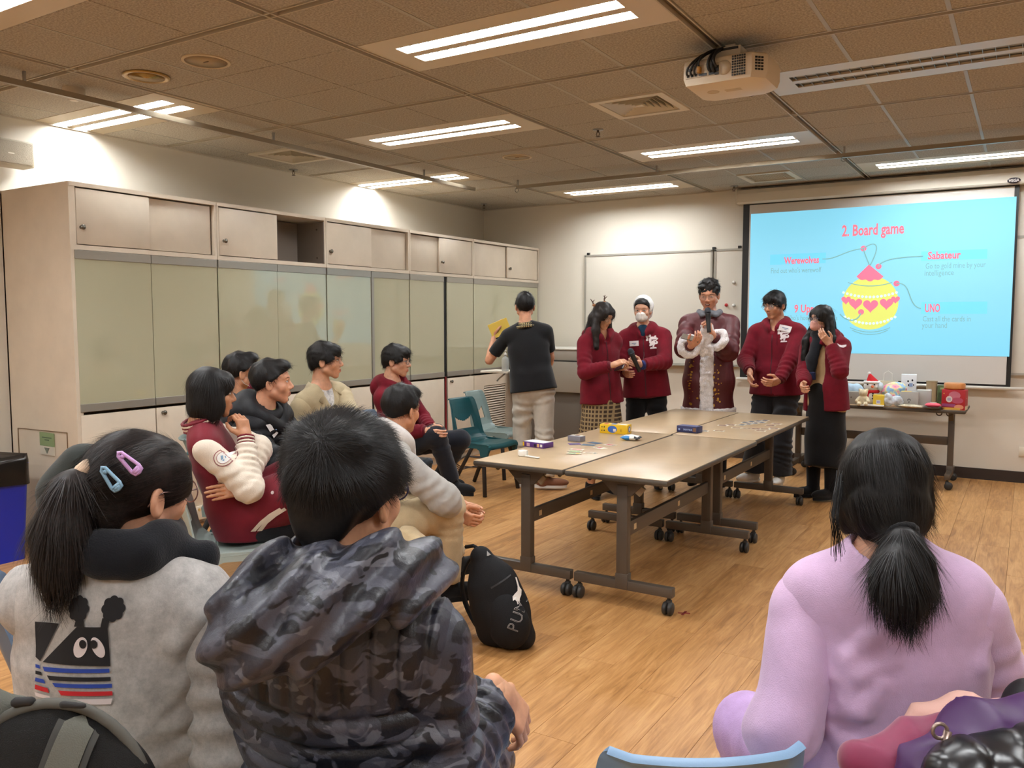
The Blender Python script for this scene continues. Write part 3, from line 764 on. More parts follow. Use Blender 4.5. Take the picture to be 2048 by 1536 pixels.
EP, EK, EG, EY, EW, EL = emat('slide pink', (238, 120, 146)), emat('slide coral', (240, 116, 132)), emat('slide grey', (124, 172, 172)), emat('slide lime', (214, 218, 112)), emat('slide white', (206, 240, 246)), emat('slide bar', (118, 206, 242))
SX, SU = (1, 0, 0), (0, 0, 1)
def bit(name, q, m): return q.build(name, m, slide)
def poly_on(q, pts, dy): c = on(1700, 600, dy); q.add([A(p[0], c[1], p[2]) for p in pts], [tuple(range(len(pts)))])
# pale bars behind headings
for (u0, v0, u1, v1) in ((1540, 505, 1652, 530), (1842, 498, 1975, 522), (1842, 603, 1975, 628)):
    q = MB(); a, b = on(u0, v1, .0006), on(u1, v0, .0006); q.box(((a[0]+b[0])/2, a[1], (a[2]+b[2])/2), (b[0]-a[0], .0004, b[2]-a[2])); bit('heading_bar', q, EL)
for txt, u, v_, wpx, sz, m_, b in (('2. Board game', 1745, 460, 124, .15, EK, .004), ('Werewolves', 1603, 521, 70, .098, EK, .003), ('Find out who\'s werewolf', 1591, 541, 100, .075, EG, 0), ('Sabateur', 1888, 511, 66, .098, EK, .003),
        ('Go to gold mine by your', 1910, 531, 120, .075, EG, 0), ('intelligence', 1878, 546, 58, .075, EG, 0), ('UNO', 1865, 617, 30, .11, EK, .003), ('Cast all the cards in', 1893, 638, 96, .075, EG, 0), ('your hand', 1869, 651, 50, .075, EG, 0),
        ('9 Uppper', 1620, 618, 64, .11, EK, .003), ('Who\'s honest and who\'s', 1622, 636, 104, .075, EG, 0), ('making it up', 1644, 650, 56, .075, EG, 0)):
    q = MB(); w = on(u+wpx/2, v_)[0]-on(u-wpx/2, v_)[0]; flat_text(q, txt, sz, on(u, v_, .002), SX, SU, b, width=w); bit('lettering', q, m_)
# bauble
bc = on(1740, 606, .001); br = (on(1796, 606)[0]-on(1684, 606)[0])/2
q = MB(); q.add([bc+A(br*math.cos(a), 0, br*1.02*math.sin(a)) for a in np.linspace(0, 2*PI, 48, endpoint=False)], [tuple(range(48))]); bit('bauble_ball', q, EY)
q = MB(); N = 14; pts = [on(1738, 529, .0015)]
for k in range(N+1):
    a = k/N; u = 1767-54*a; vv = 553+6*math.sin(a*PI)+4*abs(math.sin(a*PI*3)); pts.append(on(u, vv, .0015))
pts = pts[:1]+pts[1:]; q.add(pts, [tuple(range(len(pts)))]); bit('bauble_cap', q, EP)
def row_y(k, u): return 0
for vv, amp in ((585, 9), (640, 13)):
    for k in range(15):
        f_ = (k-7)/7.0; u = 1740+f_*54*(.98 if vv < 600 else .93); q = MB(); c = on(u, vv+amp*(1-f_*f_)-(0 if vv < 600 else 6), .002)
        q.add([c+A(.013*math.cos(a), 0, .013*math.sin(a)) for a in np.linspace(0, 2*PI, 10, endpoint=False)], [tuple(range(10))]); bit('white_dot', q, EW)
def heart(c, s): return [c+A(s*16*math.sin(a)**3/16, 0, s*(13*math.cos(a)-5*math.cos(2*a)-2*math.cos(3*a)-math.cos(4*a))/16) for a in np.linspace(0, 2*PI, 24, endpoint=False)]
for u, vv, s in ((1692, 600, .045), (1711, 607, .062), (1741, 611, .07), (1773, 607, .062), (1791, 599, .04)):
    q = MB(); q.add(heart(on(u, vv, .0022), s), [tuple(range(24))]); bit('heart', q, EP)
for vv, amp, w in ((565, 7, 44), (655, 9, 40), (660, 9, 36)):
    q = MB(); q.tube([on(1740+w*f_, vv+amp*(1-f_*f_), .0015) for f_ in np.linspace(-1, 1, 14)], .004, 5); bit('stripe', q, EG)
def bez(p, n=16):
    p = [np.array(x, float) for x in p]; return [(1-t_)**3*p[0]+3*(1-t_)**2*t_*p[1]+3*(1-t_)*t_*t_*p[2]+t_**3*p[3] for t_ in np.linspace(0, 1, n)]
for cv in ([(1645, 518), (1672, 520), (1690, 500), (1727, 497)], [(1727, 497), (1745, 483), (1768, 480), (1740, 531)], [(1727, 497), (1729, 508), (1734, 518), (1739, 530)], [(1757, 534), (1760, 516), (1810, 514), (1846, 512)], [(1793, 567), (1826, 562), (1812, 612), (1842, 617)], [(1680, 628), (1692, 644), (1715, 646), (1722, 626)]):
    q = MB(); q.tube([on(c[0], c[1], .0015) for c in bez(cv)], .006, 5); bit('leader_line', q, EG)
for u, vv in ((1727, 497), (1757, 533), (1793, 567), (1722, 624)):
    q = MB(); c = on(u, vv, .003); q.add([c+A(.028*math.cos(a), 0, .028*math.sin(a)) for a in np.linspace(0, 2*PI, 14, endpoint=False)], [tuple(range(14))]); bit('leader_dot', q, EP)
# ================================================================== ceiling projector
pc = P(1462, 152, 4.2); pj = thing('projector', 'white video projector hanging under the ceiling with black cables', 'projector', (pc[0], pc[1], ZC))
M_PJ = mat('projector shell', (222, 208, 184), .45)
q = MB(); b0 = [(-.19, -.16), (.15, -.16), (.21, -.10), (.21, .13), (.16, .18), (-.16, .18), (-.20, .14)]
def ring(sc, z): return [pc+A(x*sc, y*sc, z) for x, y in b0]
rings = [ring(.80, -.075), ring(.95, -.062), ring(1.0, -.03), ring(1.0, .03), ring(.98, .05), ring(.93, .058)]
V = sum(rings, []); n = len(b0); F = [tuple(range(n-1, -1, -1)), tuple((len(rings)-1)*n+i for i in range(n))]
for k in range(len(rings)-1): F += [(k*n+i, k*n+(i+1) % n, (k+1)*n+(i+1) % n, (k+1)*n+i) for i in range(n)]
q.add(V, F); q.build('shell', M_PJ, pj, 'auto')
yb = pc[1]-.1605
q = MB(); q.rbox((pc[0]-.085, yb, pc[2]), (.19, .006, .06), .003); q.build('port_plate', mat('port plate', (190, 176, 152), .5), pj, 'auto')
for dx, dz, w, h, c in ((-.165, -.018, .012, .012, 0), (-.145, -.018, .012, .012, 0), (-.125, -.018, .012, .012, 0), (-.105, -.018, .01, .01, 0), (-.085, -.02, .03, .012, 0), (-.045, -.02, .03, .012, 0), (-.16, .012, .03, .014, 0), (-.02, .0, .02, .03, 0), (-.02, -.024, .02, .012, 0)):
    q = MB(); q.box((pc[0]+dx, yb-.004, pc[2]+dz), (w, .004, h)); q.build('port', M_BLACK, pj)
q = MB(); q.rbox((pc[0]-.105, yb-.014, pc[2]+.002), (.016, .03, .03), .003); q.build('yellow_plug', mat('amber plug', (176, 128, 50), .5), pj, 'auto')
for k in range(8):
    for l in range(6):
        if l in (): continue
        q = MB(); q.box((pc[0]+.058+.0115*l, yb-.001, pc[2]+.045-.0125*k), (.008, .004, .008)); q.build('vent_slot', M_BLACK, pj)
Rm = rotm((0, 0, 1), math.atan2(.06, .06)); cs = pc+A(.18, -.13, 0)
q = MB()
for k in range(5):
    for l in range(3): q.box(cs+Rm@A(-.02+.016*l, -.002, .03-.014*k), (.011, .004, .008), Rm)
q.build('side_vent', M_BLACK, pj)
q = MB(); q.lathe([(.035, .0), (.035, .002), (0, .0025)], pc+A(.0, -.161, .0)+A(.015, 0, 0), frame((0, -1, 0)), 20); q.build('round_cover', mat('pj cover', (200, 186, 160), .6), pj, True)
q = MB(); q.lathe([(.06, 0), (.065, .02), (.06, .04), (.045, .045), (.04, .035), (0, .03)], pc+A(.05, .17, 0), frame((0, 1, 0)), 24); q.build('lens', mat('pj lens', (40, 40, 46), .15), pj, True)
q = MB(); q.box((pc[0]+.0, pc[1]-.02, pc[2]+.085), (.15, .16, .06)); q.box((pc[0], pc[1]-.0, (pc[2]+.11+ZC)/2), (.05, .05, ZC-pc[2]-.11)); q.build('mount', mat('mount', (206, 196, 178), .45), pj)
q = MB(); q.box((pc[0], pc[1]-.101, pc[2]+.105), (.13, .002, .012)); q.build('mount_slot', M_BLACK, pj)
for k, (dx, dz) in enumerate(((-.165, -.018), (-.145, -.018), (-.125, -.018), (-.103, .012), (-.05, -.01), (-.03, -.015), (-.02, .005))):
    a = A(pc[0]+dx, yb-.006, pc[2]+dz); b = A(pc[0]-.03+.006*k, pc[1]-.02, ZC-.03)
    q = MB(); q.tube([a+t_*t_*(3-2*t_)*(b-a)+A(-.02*math.sin(t_*PI), -.06*math.sin(t_*PI), .02*math.sin(t_*PI)) for t_ in np.linspace(0, 1, 14)], .005 if k < 4 else .008, 6); q.build('cable', M_BLACK, pj, True)
q = MB(); q.lathe([(.03, 0), (.03, -.0015), (.026, -.0015), (.026, -.001)], pc+A(-.08, -.03, -.075), n=20); q.box(pc+A(.02, -.02, -.0755), (.08, .04, .001)); q.build('underside_sticker', mat('sticker', (198, 176, 134), .5), pj)
# ================================================================== equipment console by the back corner
M_CON = mat('console grey', (150, 142, 130), .45); M_CON2 = mat('console dark grey', (104, 98, 90), .5)
o = thing('equipment_console', 'grey metal equipment console standing in the corner by the whiteboard', 'console', (-4.62, 8.48, 0))
q = MB(); q.rbox((-4.60, 8.48, .36), (.86, .52, .72), .006); q.build('base_cabinet', M_CON2, o, 'auto')
q = MB(); q.rbox((-4.60, 8.44, .86), (.95, .62, .34), .008); q.build('upper_body', M_CON, o, 'auto')
q = MB(); q.rbox((-4.60, 8.45, 1.10), (.95, .6, .12), .01); q.build('lid', mat('console lid', (162, 155, 144), .45), o, 'auto')
q = MB(); q.box((-4.60, 8.44, 1.036), (.93, .6, .012)); q.build('shadow_gap', M_BLACK, o)
q = MB(); q.rbox((-4.60, 8.44, 1.168), (.97, .62, .016), .005); q.build('top_edge', mat('console edge', (204, 200, 190), .4), o, 'auto')
q = MB(); q.box((-4.155, 8.20, .36), (.03, .03, .72)); q.build('wooden_edge', mat('wooden edge', (170, 120, 50), .5), o)
o = thing('flap_shelf', 'small white flap shelf beside the standing man in a black shirt', 'shelf', (-5.0, 7.5, .9))
sc_ = P(1003, 741, 7.7)
q = MB(); q.rbox(sc_+A(0, 0, -.008), (.30, .26, .018), .004); q.build('board', mat('shelf white', (226, 218, 204), .4), o, 'auto')
q = MB(); q.tube([sc_+A(.05, .0, -.02), sc_+A(-.02, 0, -.07), sc_+A(-.05, 0, -.10)], .008, 6); q.bar(sc_+A(.1, .1, -.02), A(sc_[0]+.1, sc_[1]+.1, .0), .03, .03); q.build('bracket', M_ALU, o, True)
sb = sc_+A(.06, -.03, .001)
o = thing('sanitiser_bottle', 'clear pump bottle standing on the white flap shelf', 'bottle', sb)
q = MB(); q.lathe([(.032, 0), (.034, .01), (.034, .10), (.028, .12), (.012, .13), (.012, .14)], sb, n=18); q.build('bottle', mat('clear plastic', (222, 226, 222), .12, alpha=.45), o, True)
q = MB(); q.lathe([(.015, .138), (.015, .158), (.006, .16), (.006, .18), (.012, .182), (.012, .19), (0, .192)], sb, n=14); q.tube([sb+A(0, 0, .186), sb+A(-.04, 0, .184), sb+A(-.045, 0, .174)], .005, 6); q.build('pump', M_WHITEP, o, True)
# ================================================================== flip-top tables
M_LAM = mat('table laminate', (184, 158, 124), .28, spec=.4, vary=.03, vscale=5); M_EDGE = mat('table edge', (74, 66, 56), .5); M_LEG = mat('table steel brown', (84, 74, 64), .42, spec=.5); M_CAST = mat('caster', (44, 42, 40), .5)
TL, TW = 1.585, .575
def make_table():
    o = thing('folding_table', '', 'table')
    q = MB(); q.rbox((0, 0, ZT-.016), (TW, TL, .032), .012); q.build('edge_band', M_EDGE, o, 'auto')
    q = MB(); q.rbox((0, 0, ZT-.0015), (TW-.012, TL-.012, .004), .0015); q.build('tabletop', M_LAM, o, 'auto')
    for s in (-1, 1):
        y = s*(TL/2-.125)
        q = MB(); q.rbox((0, y, .38), (.062, .05, .53), .006); q.build('leg', M_LEG, o, 'auto')
        q = MB(); q.rbox((0, y, .135), (.07, .056, .085), .006); q.build('leg_socket', M_LEG, o, 'auto')
        q = MB(); q.rbox((0, y, .115), (.56, .045, .05), .005); q.build('foot', M_LEG, o, 'auto')
        q = MB(); q.prism([(-.14, 0), (.14, 0), (.045, -.09), (-.045, -.09)], frame((0, 1, 0), (1, 0, 0)) @ np.diag([1, -1, 1]), (0, y-.02, ZT-.032), .04); q.build('hinge_plate', M_LEG, o)
        q = MB(); q.bar((.05, y-s*.0, ZT-.06), (.105, y-.0, ZT-.10), .02, .05, (0, 1, 0)); q.build('release_lever', mat('lever', (150, 134, 110), .5), o)
        for e in (-1, 1):
            x = e*.255
            q = MB(); q.tube([(x, y, .10), (x, y, .07)], .01, 8); q.rbox((x, y, .062), (.03, .03, .03), .008)
            c = q.build('caster', M_CAST, o, 'auto')
            for d in (-1, 1):
                q = MB(); q.lathe([(.012, -.011), (.03, -.01), (.034, -.004), (.034, .004), (.03, .01), (.012, .011)], (x+d*.014, y-.012, .0342), frame((1, 0, 0)), 18); q.build('wheel', M_CAST, c, True)
    q = MB(); q.rbox((0, 0, .40), (.028, TL-.30, .075), .004); q.build('crossbar', M_LEG, o, 'auto')
    q = MB()
    for (y, s) in ((-.55, .03), (.1, .03)): q.box((.015, y, .40), (.002, s, s))
    q.build('sticker', mat('paper sticker', (206, 180, 140), .6), o)
    for s in (-1, 1):
        q = MB()
        for k in (-1, 1): q.tube(arc((s*.20, k*.04-.62, ZT-.04), .022, PI, 2*PI, 8, (0, 1, 0), (0, 0, 1)), .006, 6)
        q.build('bag_hook', M_LEG, o, True)
    return o
tb = make_table(); TAG = 'tables pushed together in the middle'
for k, (x, y, lab) in enumerate(((-1.757, 4.605, 'brown topped folding table nearest the viewer, its top bare'), (-2.34, 4.607, 'brown topped folding table with the white tube, purple box and playing cards'),
        (-1.775, 6.20, 'brown topped folding table carrying the navy box and rows of path cards'), (-2.352, 6.20, 'brown topped folding table nearest the girls in maroon, its top bare'))):
    place(tb if k == 0 else copy_tree(tb), (x, y, 0), 0, lab, TAG)
BT = A(-1.228, 8.43, 0)
place(copy_tree(tb), BT, PI/2, 'folding table against the back wall loaded with gifts')['group'] = 'folding tables'
# ================================================================== moulded chairs
def cmat(n, c): return mat('chair '+n, c, .38, spec=.45, grain=.04, gscale=300)
CH = {'teal': cmat('teal', (9, 68, 74)), 'pale': cmat('pale', (160, 172, 166)), 'sky': cmat('sky', (132, 164, 196)), 'slate': cmat('slate', (92, 112, 136)), 'greygreen': cmat('greygreen', (116, 132, 129))}
M_CHLEG = mat('chair leg black', (26, 20, 19), .45)
def make_chair():
    o = thing('moulded_chair', '', 'chair')
    # profile: seat front lip -> seat -> curve -> back top  (local +y is the front)
    prof = [(.225, .405), (.222, .43), (.20, .447), (.12, .447), (.02, .437), (-.08, .434), (-.14, .444), (-.172, .472), (-.186, .51), (-.196, .56), (-.206, .61), (-.218, .66), (-.234, .72), (-.25, .765), (-.262, .79), (-.275, .80), (-.283, .792)]
    pf = np.array(prof); d = np.r_[0, np.cumsum(np.linalg.norm(np.diff(pf, axis=0), axis=1))]
    NU, NV = 112, 48; uu = np.linspace(0, d[-1], NU); py = np.interp(uu, d, pf[:, 0]); pz = np.interp(uu, d, pf[:, 1])
    G = np.zeros((NU, NV, 3)); mask = np.ones((NU-1, NV-1), bool)
    for i in range(NU):
        z = pz[i]; seat = i < 52
        hw = .205 if seat else .205-.035*min(1, max(0, (z-.47)/.33))
        if z > .77: hw -= .02*((z-.77)/.03)**2*.6
        for j in range(NV):
            s = -1+2*j/(NV-1); x = hw*s; dip = .018*(1-s*s) if seat else 0
            edge = (.012*max(0, abs(s)-.8)/.2)
            yy = py[i]-(0 if seat else .03*(1-s*s)*min(1, (z-.46)/.2 if z > .46 else 0))
            G[i, j] = (x, yy+(edge*1.4 if not seat else 0), z-dip*(1 if 0 < i < 48 else .3)-(edge if seat else 0))
    for i in range(NU-1):
        for j in range(NV-1):
            zc = (pz[i]+pz[i+1])/2; s = -1+2*(j+.5)/(NV-1)
            if i > 52 and abs(s) < .60 and .535 < zc < .60+.028*(abs(s)/.6)**2*1.6 - .0: mask[i, j] = False
    th = .008; du = np.gradient(G, axis=0); dv = np.gradient(G, axis=1); N = np.cross(du, dv); N /= np.linalg.norm(N, axis=2, keepdims=True)
    V = list((G+N*th/2).reshape(-1, 3))+list((G-N*th/2).reshape(-1, 3)); off = NU*NV; F = []
    I = lambda i, j: i*NV+j
    from collections import Counter
    ec = Counter()
    for i in range(NU-1):
        for j in range(NV-1):
            if not mask[i, j]: continue
            f = (I(i, j), I(i+1, j), I(i+1, j+1), I(i, j+1)); F.append(f); F.append(tuple(off+k for k in f[::-1]))
            for a in range(4): ec[(f[a], f[(a+1) % 4])] += 1
    for (a, b) in list(ec):
        if (b, a) not in ec: F.append((b, a, off+a, off+b))
    q = MB(); q.add(V, F)
    shell = q.build('seat_shell', CH['teal'], o, 'auto')
    for s in (-1, 1):
        q = MB()   # moulded side skirt with an arch between the leg sockets
        pts = [(.215, .435), (-.15, .445), (-.175, .40), (-.17, .345), (-.10, .345), (-.085, .385), (-.05, .40), (.09, .40), (.125, .385), (.14, .335), (.205, .335), (.222, .40)]
        V = [A(s*.203, y, z) for y, z in pts]+[A(s*(.203+.004)-s*.03, y, z) for y, z in pts]; n = len(pts)
        F = [tuple(range(n)), tuple(range(2*n-1, n-1, -1))]+[(i, n+i, n+(i+1) % n, (i+1) % n) for i in range(n)]
        V = [v+A(s*.012*(.44-v[2])/.1, 0, 0) for v in V]
        q.add(V, F); q.build('side_skirt', CH['teal'], shell, 'auto')
    for s in (-1, 1):
        for (a, b) in (((s*.195, .16, .38), (s*.235, .205, 0)), ((s*.195, -.10, .39), (s*.235, -.30, 0))):
            q = MB(); q.bar(a, b, .022, .034, (1, 0, 0), bev=.006); q.build('leg', M_CHLEG, o, 'auto')
    q = MB()
    for y in (.14, -.09): q.bar((-.195, y, .385), (.195, y, .385), .018, .02, (0, 1, 0))
    q.build('under_rail', M_CHLEG, o)
    return o
ch0 = make_chair(); _first = [True]
def recolour(o, m):
    for c in o.children:
        if c.name.startswith('seat_shell') :
            for x in [c]+list(c.children):
                x.material_slots[0].link = 'OBJECT'; x.material_slots[0].material = m
def chair(x, y, face, col, label, z=0, tilt=None):
    """face: heading of the chair's front, degrees anticlockwise from +x"""
    o = ch0 if _first[0] else copy_tree(ch0); _first[0] = False
    place(o, (x, y, z), math.radians(face-90), label, 'moulded plastic chairs'); recolour(o, CH[col]); return o
# ================================================================== recycling bin
bx = A(-5.50, 2.62, 0)
o = thing('recycling_bin', 'blue bin with black liner by the cabinet end', 'bin', bx)
q = MB(); bb = [(-.20, -.14), (.20, -.14), (.20, .14), (-.20, .14)]
def rr(hx, hy, z, r=.03, n=4):
    out = []
    for sx_, sy_, a0 in ((1, 1, 0), (-1, 1, PI/2), (-1, -1, PI), (1, -1, 1.5*PI)):
        for k in range(n): a = a0+PI/2*k/(n-1); out.append(bx+A(sx_*(hx-r)+r*math.cos(a), sy_*(hy-r)+r*math.sin(a), z))
    return out
rings = [rr(.20, .135, 0), rr(.20, .135, .02), rr(.235, .16, .60), rr(.24, .165, .61), rr(.225, .15, .61), rr(.19, .125, .03)]
V = sum(rings, []); n = len(rings[0]); F = [tuple(range(n-1, -1, -1)), tuple(5*n+i for i in range(n))]
for k in range(5): F += [(k*n+i, k*n+(i+1) % n, (k+1)*n+(i+1) % n, (k+1)*n+i) for i in range(n)]
q.add(V, F); q.build('tub', mat('bin blue', (20, 42, 168), .45, grain=.05, gscale=300), o, 'auto')
q = MB(); N = 48; rng = random.Random(3)
prof = [(1.02, .49), (1.03, .56), (1.05, .625), (1.0, .655), (.9, .60), (.85, .45)]; V = []
for k, (s_, z) in enumerate(prof):
    base = rr(.235, .16, 0, .04, 12)
    for p in base:
        w = 1+.018*math.sin(k*1.7+p[0]*60+p[1]*47)+rng.uniform(-.008, .008)
        V.append(bx+A((p[0]-bx[0])*s_*w, (p[1]-bx[1])*s_*w, z+.014*math.sin(p[0]*38+p[1]*31+k)))
N = 48; F = []
for k in range(len(prof)-1): F += [(k*N+i, k*N+(i+1) % N, (k+1)*N+(i+1) % N, (k+1)*N+i) for i in range(N)]
q.add(V, F); q.build('liner_bag', mat('liner', (26, 22, 20), .25, spec=.6), o, True)
# ================================================================== games on the tables
def box_thing(name, label, cat, c, d, rz, m, faces=(), group=None, bev=.001):
    """a printed box; faces: (which, list of (shape builder))"""
    o = thing(name, label, cat, tuple(c), 0, group); R = rotm((0, 0, 1), rz); c = np.asarray(c, float)
    q = MB(); q.rbox(c+A(0, 0, d[2]/2), d, bev, R); q.build('carton', m, o, 'auto')
    return o, R, c
ZTT = ZT+.0012
def onbox(o, R, c, d, side, parts):
    """prints on a box side: list of (name, material, rect(u0,v0,u1,v1 in -1..1)) or ('text', m, txt, u, v, size, width)"""
    ax = {'-y': (A(1, 0, 0), A(0, 0, 1), A(0, -1, 0), d[0]/2, d[2]/2, d[1]/2), '+x': (A(0, 1, 0), A(0, 0, 1), A(1, 0, 0), d[1]/2, d[2]/2, d[0]/2), 'top': (A(1, 0, 0), A(0, 1, 0), A(0, 0, 1), d[0]/2, d[1]/2, d[2]/2), '-x': (A(0, -1, 0), A(0, 0, 1), A(-1, 0, 0), d[1]/2, d[2]/2, d[0]/2)}[side]
    rt, up_, nn, hu, hv, hn = ax; cc = c+A(0, 0, d[2]/2)
    for k, p in enumerate(parts):
        q = MB(); lift = hn+.0006+.0004*k
        if p[0] == 'text': flat_text(q, p[2], p[5], cc+R@(nn*lift+rt*hu*p[3]+up_*hv*p[4]), R@rt, R@up_, .0006, width=p[6] if len(p) > 6 else None); q.build('lettering', p[1], o)
        elif p[0] == 'ell': q.add([cc+R@(nn*lift+rt*(hu*p[2]+hu*p[4]*math.cos(a))+up_*(hv*p[3]+hv*p[5]*math.sin(a))) for a in np.linspace(0, 2*PI, 20, endpoint=False)], [tuple(range(20))]); q.build('print', p[1], o)
        else: q.add([cc+R@(nn*lift+rt*hu*u+up_*hv*v_) for u, v_ in ((p[2], p[3]), (p[4], p[3]), (p[4], p[5]), (p[2], p[5]))], [(0, 1, 2, 3)]); q.build('print', p[1], o)
C_ = lambda n, c, r=.5: mat(n, c, r)
YEL, BLU, WHI, NAVY, PURP, REDP, INK = C_('card yellow', (226, 184, 26)), C_('card blue', (58, 104, 186)), C_('card white', (228, 224, 216)), C_('card navy', (44, 48, 92)), C_('card purple', (84, 44, 120)), C_('card red', (178, 40, 44)), C_('card ink', (28, 26, 30))
p = onz(1231, 866, ZTT); d = (.20, .09, .062)
o, R, c = box_thing('game_box', 'yellow card game box with blue picture on the middle of the tables', 'box', p, d, .1, YEL)
onbox(o, R, c, d, '-y', [('ell', BLU, -.08, 0, .34, .8), ('rect', WHI, -.02, -.5, .18, .1), ('rect', INK, -.86, .3, -.8, .6), ('rect', INK, -.7, .3, -.62, .6), ('rect', INK, -.86, -.5, -.8, -.2), ('rect', INK, -.7, -.5, -.62, -.2), ('rect', C_('amber', (196, 150, 30)), .5, -.5, .6, .1)])
onbox(o, R, c, d, '+x', [('ell', BLU, 0, 0, .5, .7), ('rect', WHI, -.2, -.3, .2, .3)])
onbox(o, R, c, d, 'top', [('rect', REDP, -.8, -.5, -.5, .5), ('rect', BLU, -.3, -.6, .1, .6), ('rect', WHI, .3, -.6, .8, .5)])
p = onz(1076, 893, ZTT); d = (.165, .10, .032)
o, R, c = box_thing('game_box', 'flat purple card box with a white lid near the white tube', 'box', p, d, -.15, PURP)
onbox(o, R, c, d, 'top', [('rect', WHI, -.94, -.9, .94, .9)])
onbox(o, R, c, d, '-y', [('rect', YEL, -.98, -.8, -.84, .8), ('rect', C_('mauve', (196, 160, 170)), -.6, -.7, -.3, .6), ('rect', INK, .1, -.6, .3, .4), ('rect', C_('tan', (214, 170, 110)), .4, -.7, .6, .6), ('rect', WHI, .7, -.5, .9, .5)])
p = onz(1379, 864, ZTT); d = (.155, .085, .045)
o, R, c = box_thing('game_box', 'navy blue card box at the joint of the far tables', 'box', p, d, -.12, NAVY)
onbox(o, R, c, d, '-y', [('ell', C_('pale blue', (150, 170, 210)), -.75, -.1, .1, .3), ('text', C_('pale blue', (150, 170, 210)), 'SABOTEUR', .1, -.1, .016, .07), ('rect', C_('brownish', (120, 84, 60)), .6, -.6, .9, .6)])
onbox(o, R, c, d, 'top', [('rect', C_('navy light', (70, 76, 124)), -.9, -.8, .9, .8)])
# loose cards on the near table
def card(u, v_, w, h, rz, m, label, spots=(), z=0, group='loose game cards on the tables', name='playing_card', th=.0012):
    p = onz(u, v_, ZTT+z); R = rotm((0, 0, 1), rz); q = MB(); q.box(A(0, 0, th/2), (w, h, th), R)
    mats = [m]
    for (mm, u0, v0, u1, v1) in spots:
        mats.append(mm); q.add([R@A(w/2*a, h/2*b, th+.0003) for a, b in ((u0, v0), (u1, v0), (u1, v1), (u0, v1))], [(0, 1, 2, 3)], len(mats)-1)
    o = q.build(name, mats, None); o.location = p
    return tag(o, label, 'card', group)
GRN = C_('card green', (120, 170, 90)); SLT = C_('card slate', (70, 80, 100)); TL_ = C_('card teal', (50, 90, 110)); CRM = C_('card cream', (226, 218, 200)); MRN = C_('card maroon', (110, 50, 50)); BRN = C_('card brown', (140, 100, 66))
card(1149, 888, .075, .062, .7, PURP, 'purple playing card lying before the grey card stack', [(SLT, -.5, -.5, .5, .5)])
card(1177, 890, .085, .06, .15, TL_, 'teal playing card between the purple and the dark blue one', [(SLT, -.7, -.6, .4, .5)])
card(1190, 886, .085, .06, -.2, C_('card dkblue', (40, 60, 96)), 'dark blue playing card behind the teal one', [(TL_, -.6, -.5, .6, .5)])
card(1200, 896, .08, .055, -.35, CRM, 'cream playing card with a red round picture', [(REDP, -.35, -.6, .3, .6), (INK, -.9, -.6, -.6, .6)])
card(1220, 890, .08, .058, -.25, CRM, 'playing card with red picture at the end of the card group', [(REDP, -.7, -.5, .5, .6), (INK, .6, -.6, .85, .6)])
card(1154, 899, .085, .045, .1, CRM, 'pink and cream playing card at the rear of the small pile', [(C_('card pink', (222, 130, 130)), -.7, -.6, .7, .6)])
card(1150, 903, .085, .045, .12, CRM, 'green edged playing card in the middle of the small pile', [(GRN, -.8, -.6, .8, .4)], z=.0014)
card(1148, 907, .085, .045, .1, CRM, 'green and yellow playing card at the front of the small pile', [(GRN, -.8, -.6, .2, .5), (YEL, .3, -.6, .85, .5)], z=.0028)
card(1180, 906, .085, .04, .1, CRM, 'narrow playing card with black and orange ends beside the small pile', [(INK, .55, -.6, .9, .6), (BRN, -.7, -.5, .4, .5)])
p = onz(1153, 882, ZTT)
q = MB(); R = rotm((0, 0, 1), -.1); q.rbox(A(0, 0, .0175), (.095, .066, .035), .002, R); q.add([R@A(x*.046, y*.031, .0354) for x, y in ((-1, -.2), (1, -.2), (1, 1), (-1, 1))], [(0, 1, 2, 3)], 1); q.add([R@A(x*.046, y*.031, .0358) for x, y in ((-.4, .1), (.3, .1), (.3, .9), (-.4, .9))], [(0, 1, 2, 3)], 2)
o = q.build('card_stack', [C_('stack grey', (120, 118, 128)), CRM, MRN], None, 'auto'); o.location = p; tag(o, 'grey stack of face-down cards on the table', 'cards')
p = onz(1262, 880, ZTT); o = thing('snack_packet', 'small blue and white packet on the table near the yellow box', 'packet', p)
def pillow(c, R, L, Wd, T, n=12, m_=8):
    top = []; bot = []
    for i in range(n+1):
        for j in range(m_+1):
            u = -1+2*i/n; w = -1+2*j/m_; h = T*(1-u**4)*(1-w**4)**.7*.5+.002*math.sin(7*u+3*w)*(1-u*u)
            top.append(c+R@A(u*L/2, w*Wd/2, T*.5+max(h, .0008))); bot.append(c+R@A(u*L/2, w*Wd/2, T*.5-max(h, .0008)))
    V = top+bot; o_ = len(top); F = []; I = lambda i, j: i*(m_+1)+j
    for i in range(n):
        for j in range(m_): F.append((I(i, j), I(i+1, j), I(i+1, j+1), I(i, j+1))); F.append((o_+I(i, j), o_+I(i, j+1), o_+I(i+1, j+1), o_+I(i+1, j)))
    for i in range(n): F.append((I(i, 0), o_+I(i, 0), o_+I(i+1, 0), I(i+1, 0))); F.append((I(i, m_), I(i+1, m_), o_+I(i+1, m_), o_+I(i, m_)))
    for j in range(m_): F.append((I(0, j), I(0, j+1), o_+I(0, j+1), o_+I(0, j))); F.append((I(n, j), o_+I(n, j), o_+I(n, j+1), I(n, j+1)))
    return V, F
q = MB(); V, F = pillow(p, rotm((0, 0, 1), .1), .125, .085, .034); q.add(V, F)
for i, f in enumerate(F):
    cx = np.mean([V[k] for k in f], 0)-p
    q.M[i] = 1 if cx[0]+cx[1]*.5 < -.012 and cx[2] < .028 else (2 if cx[0] > .02 and .012 < cx[2] < .024 else 0)
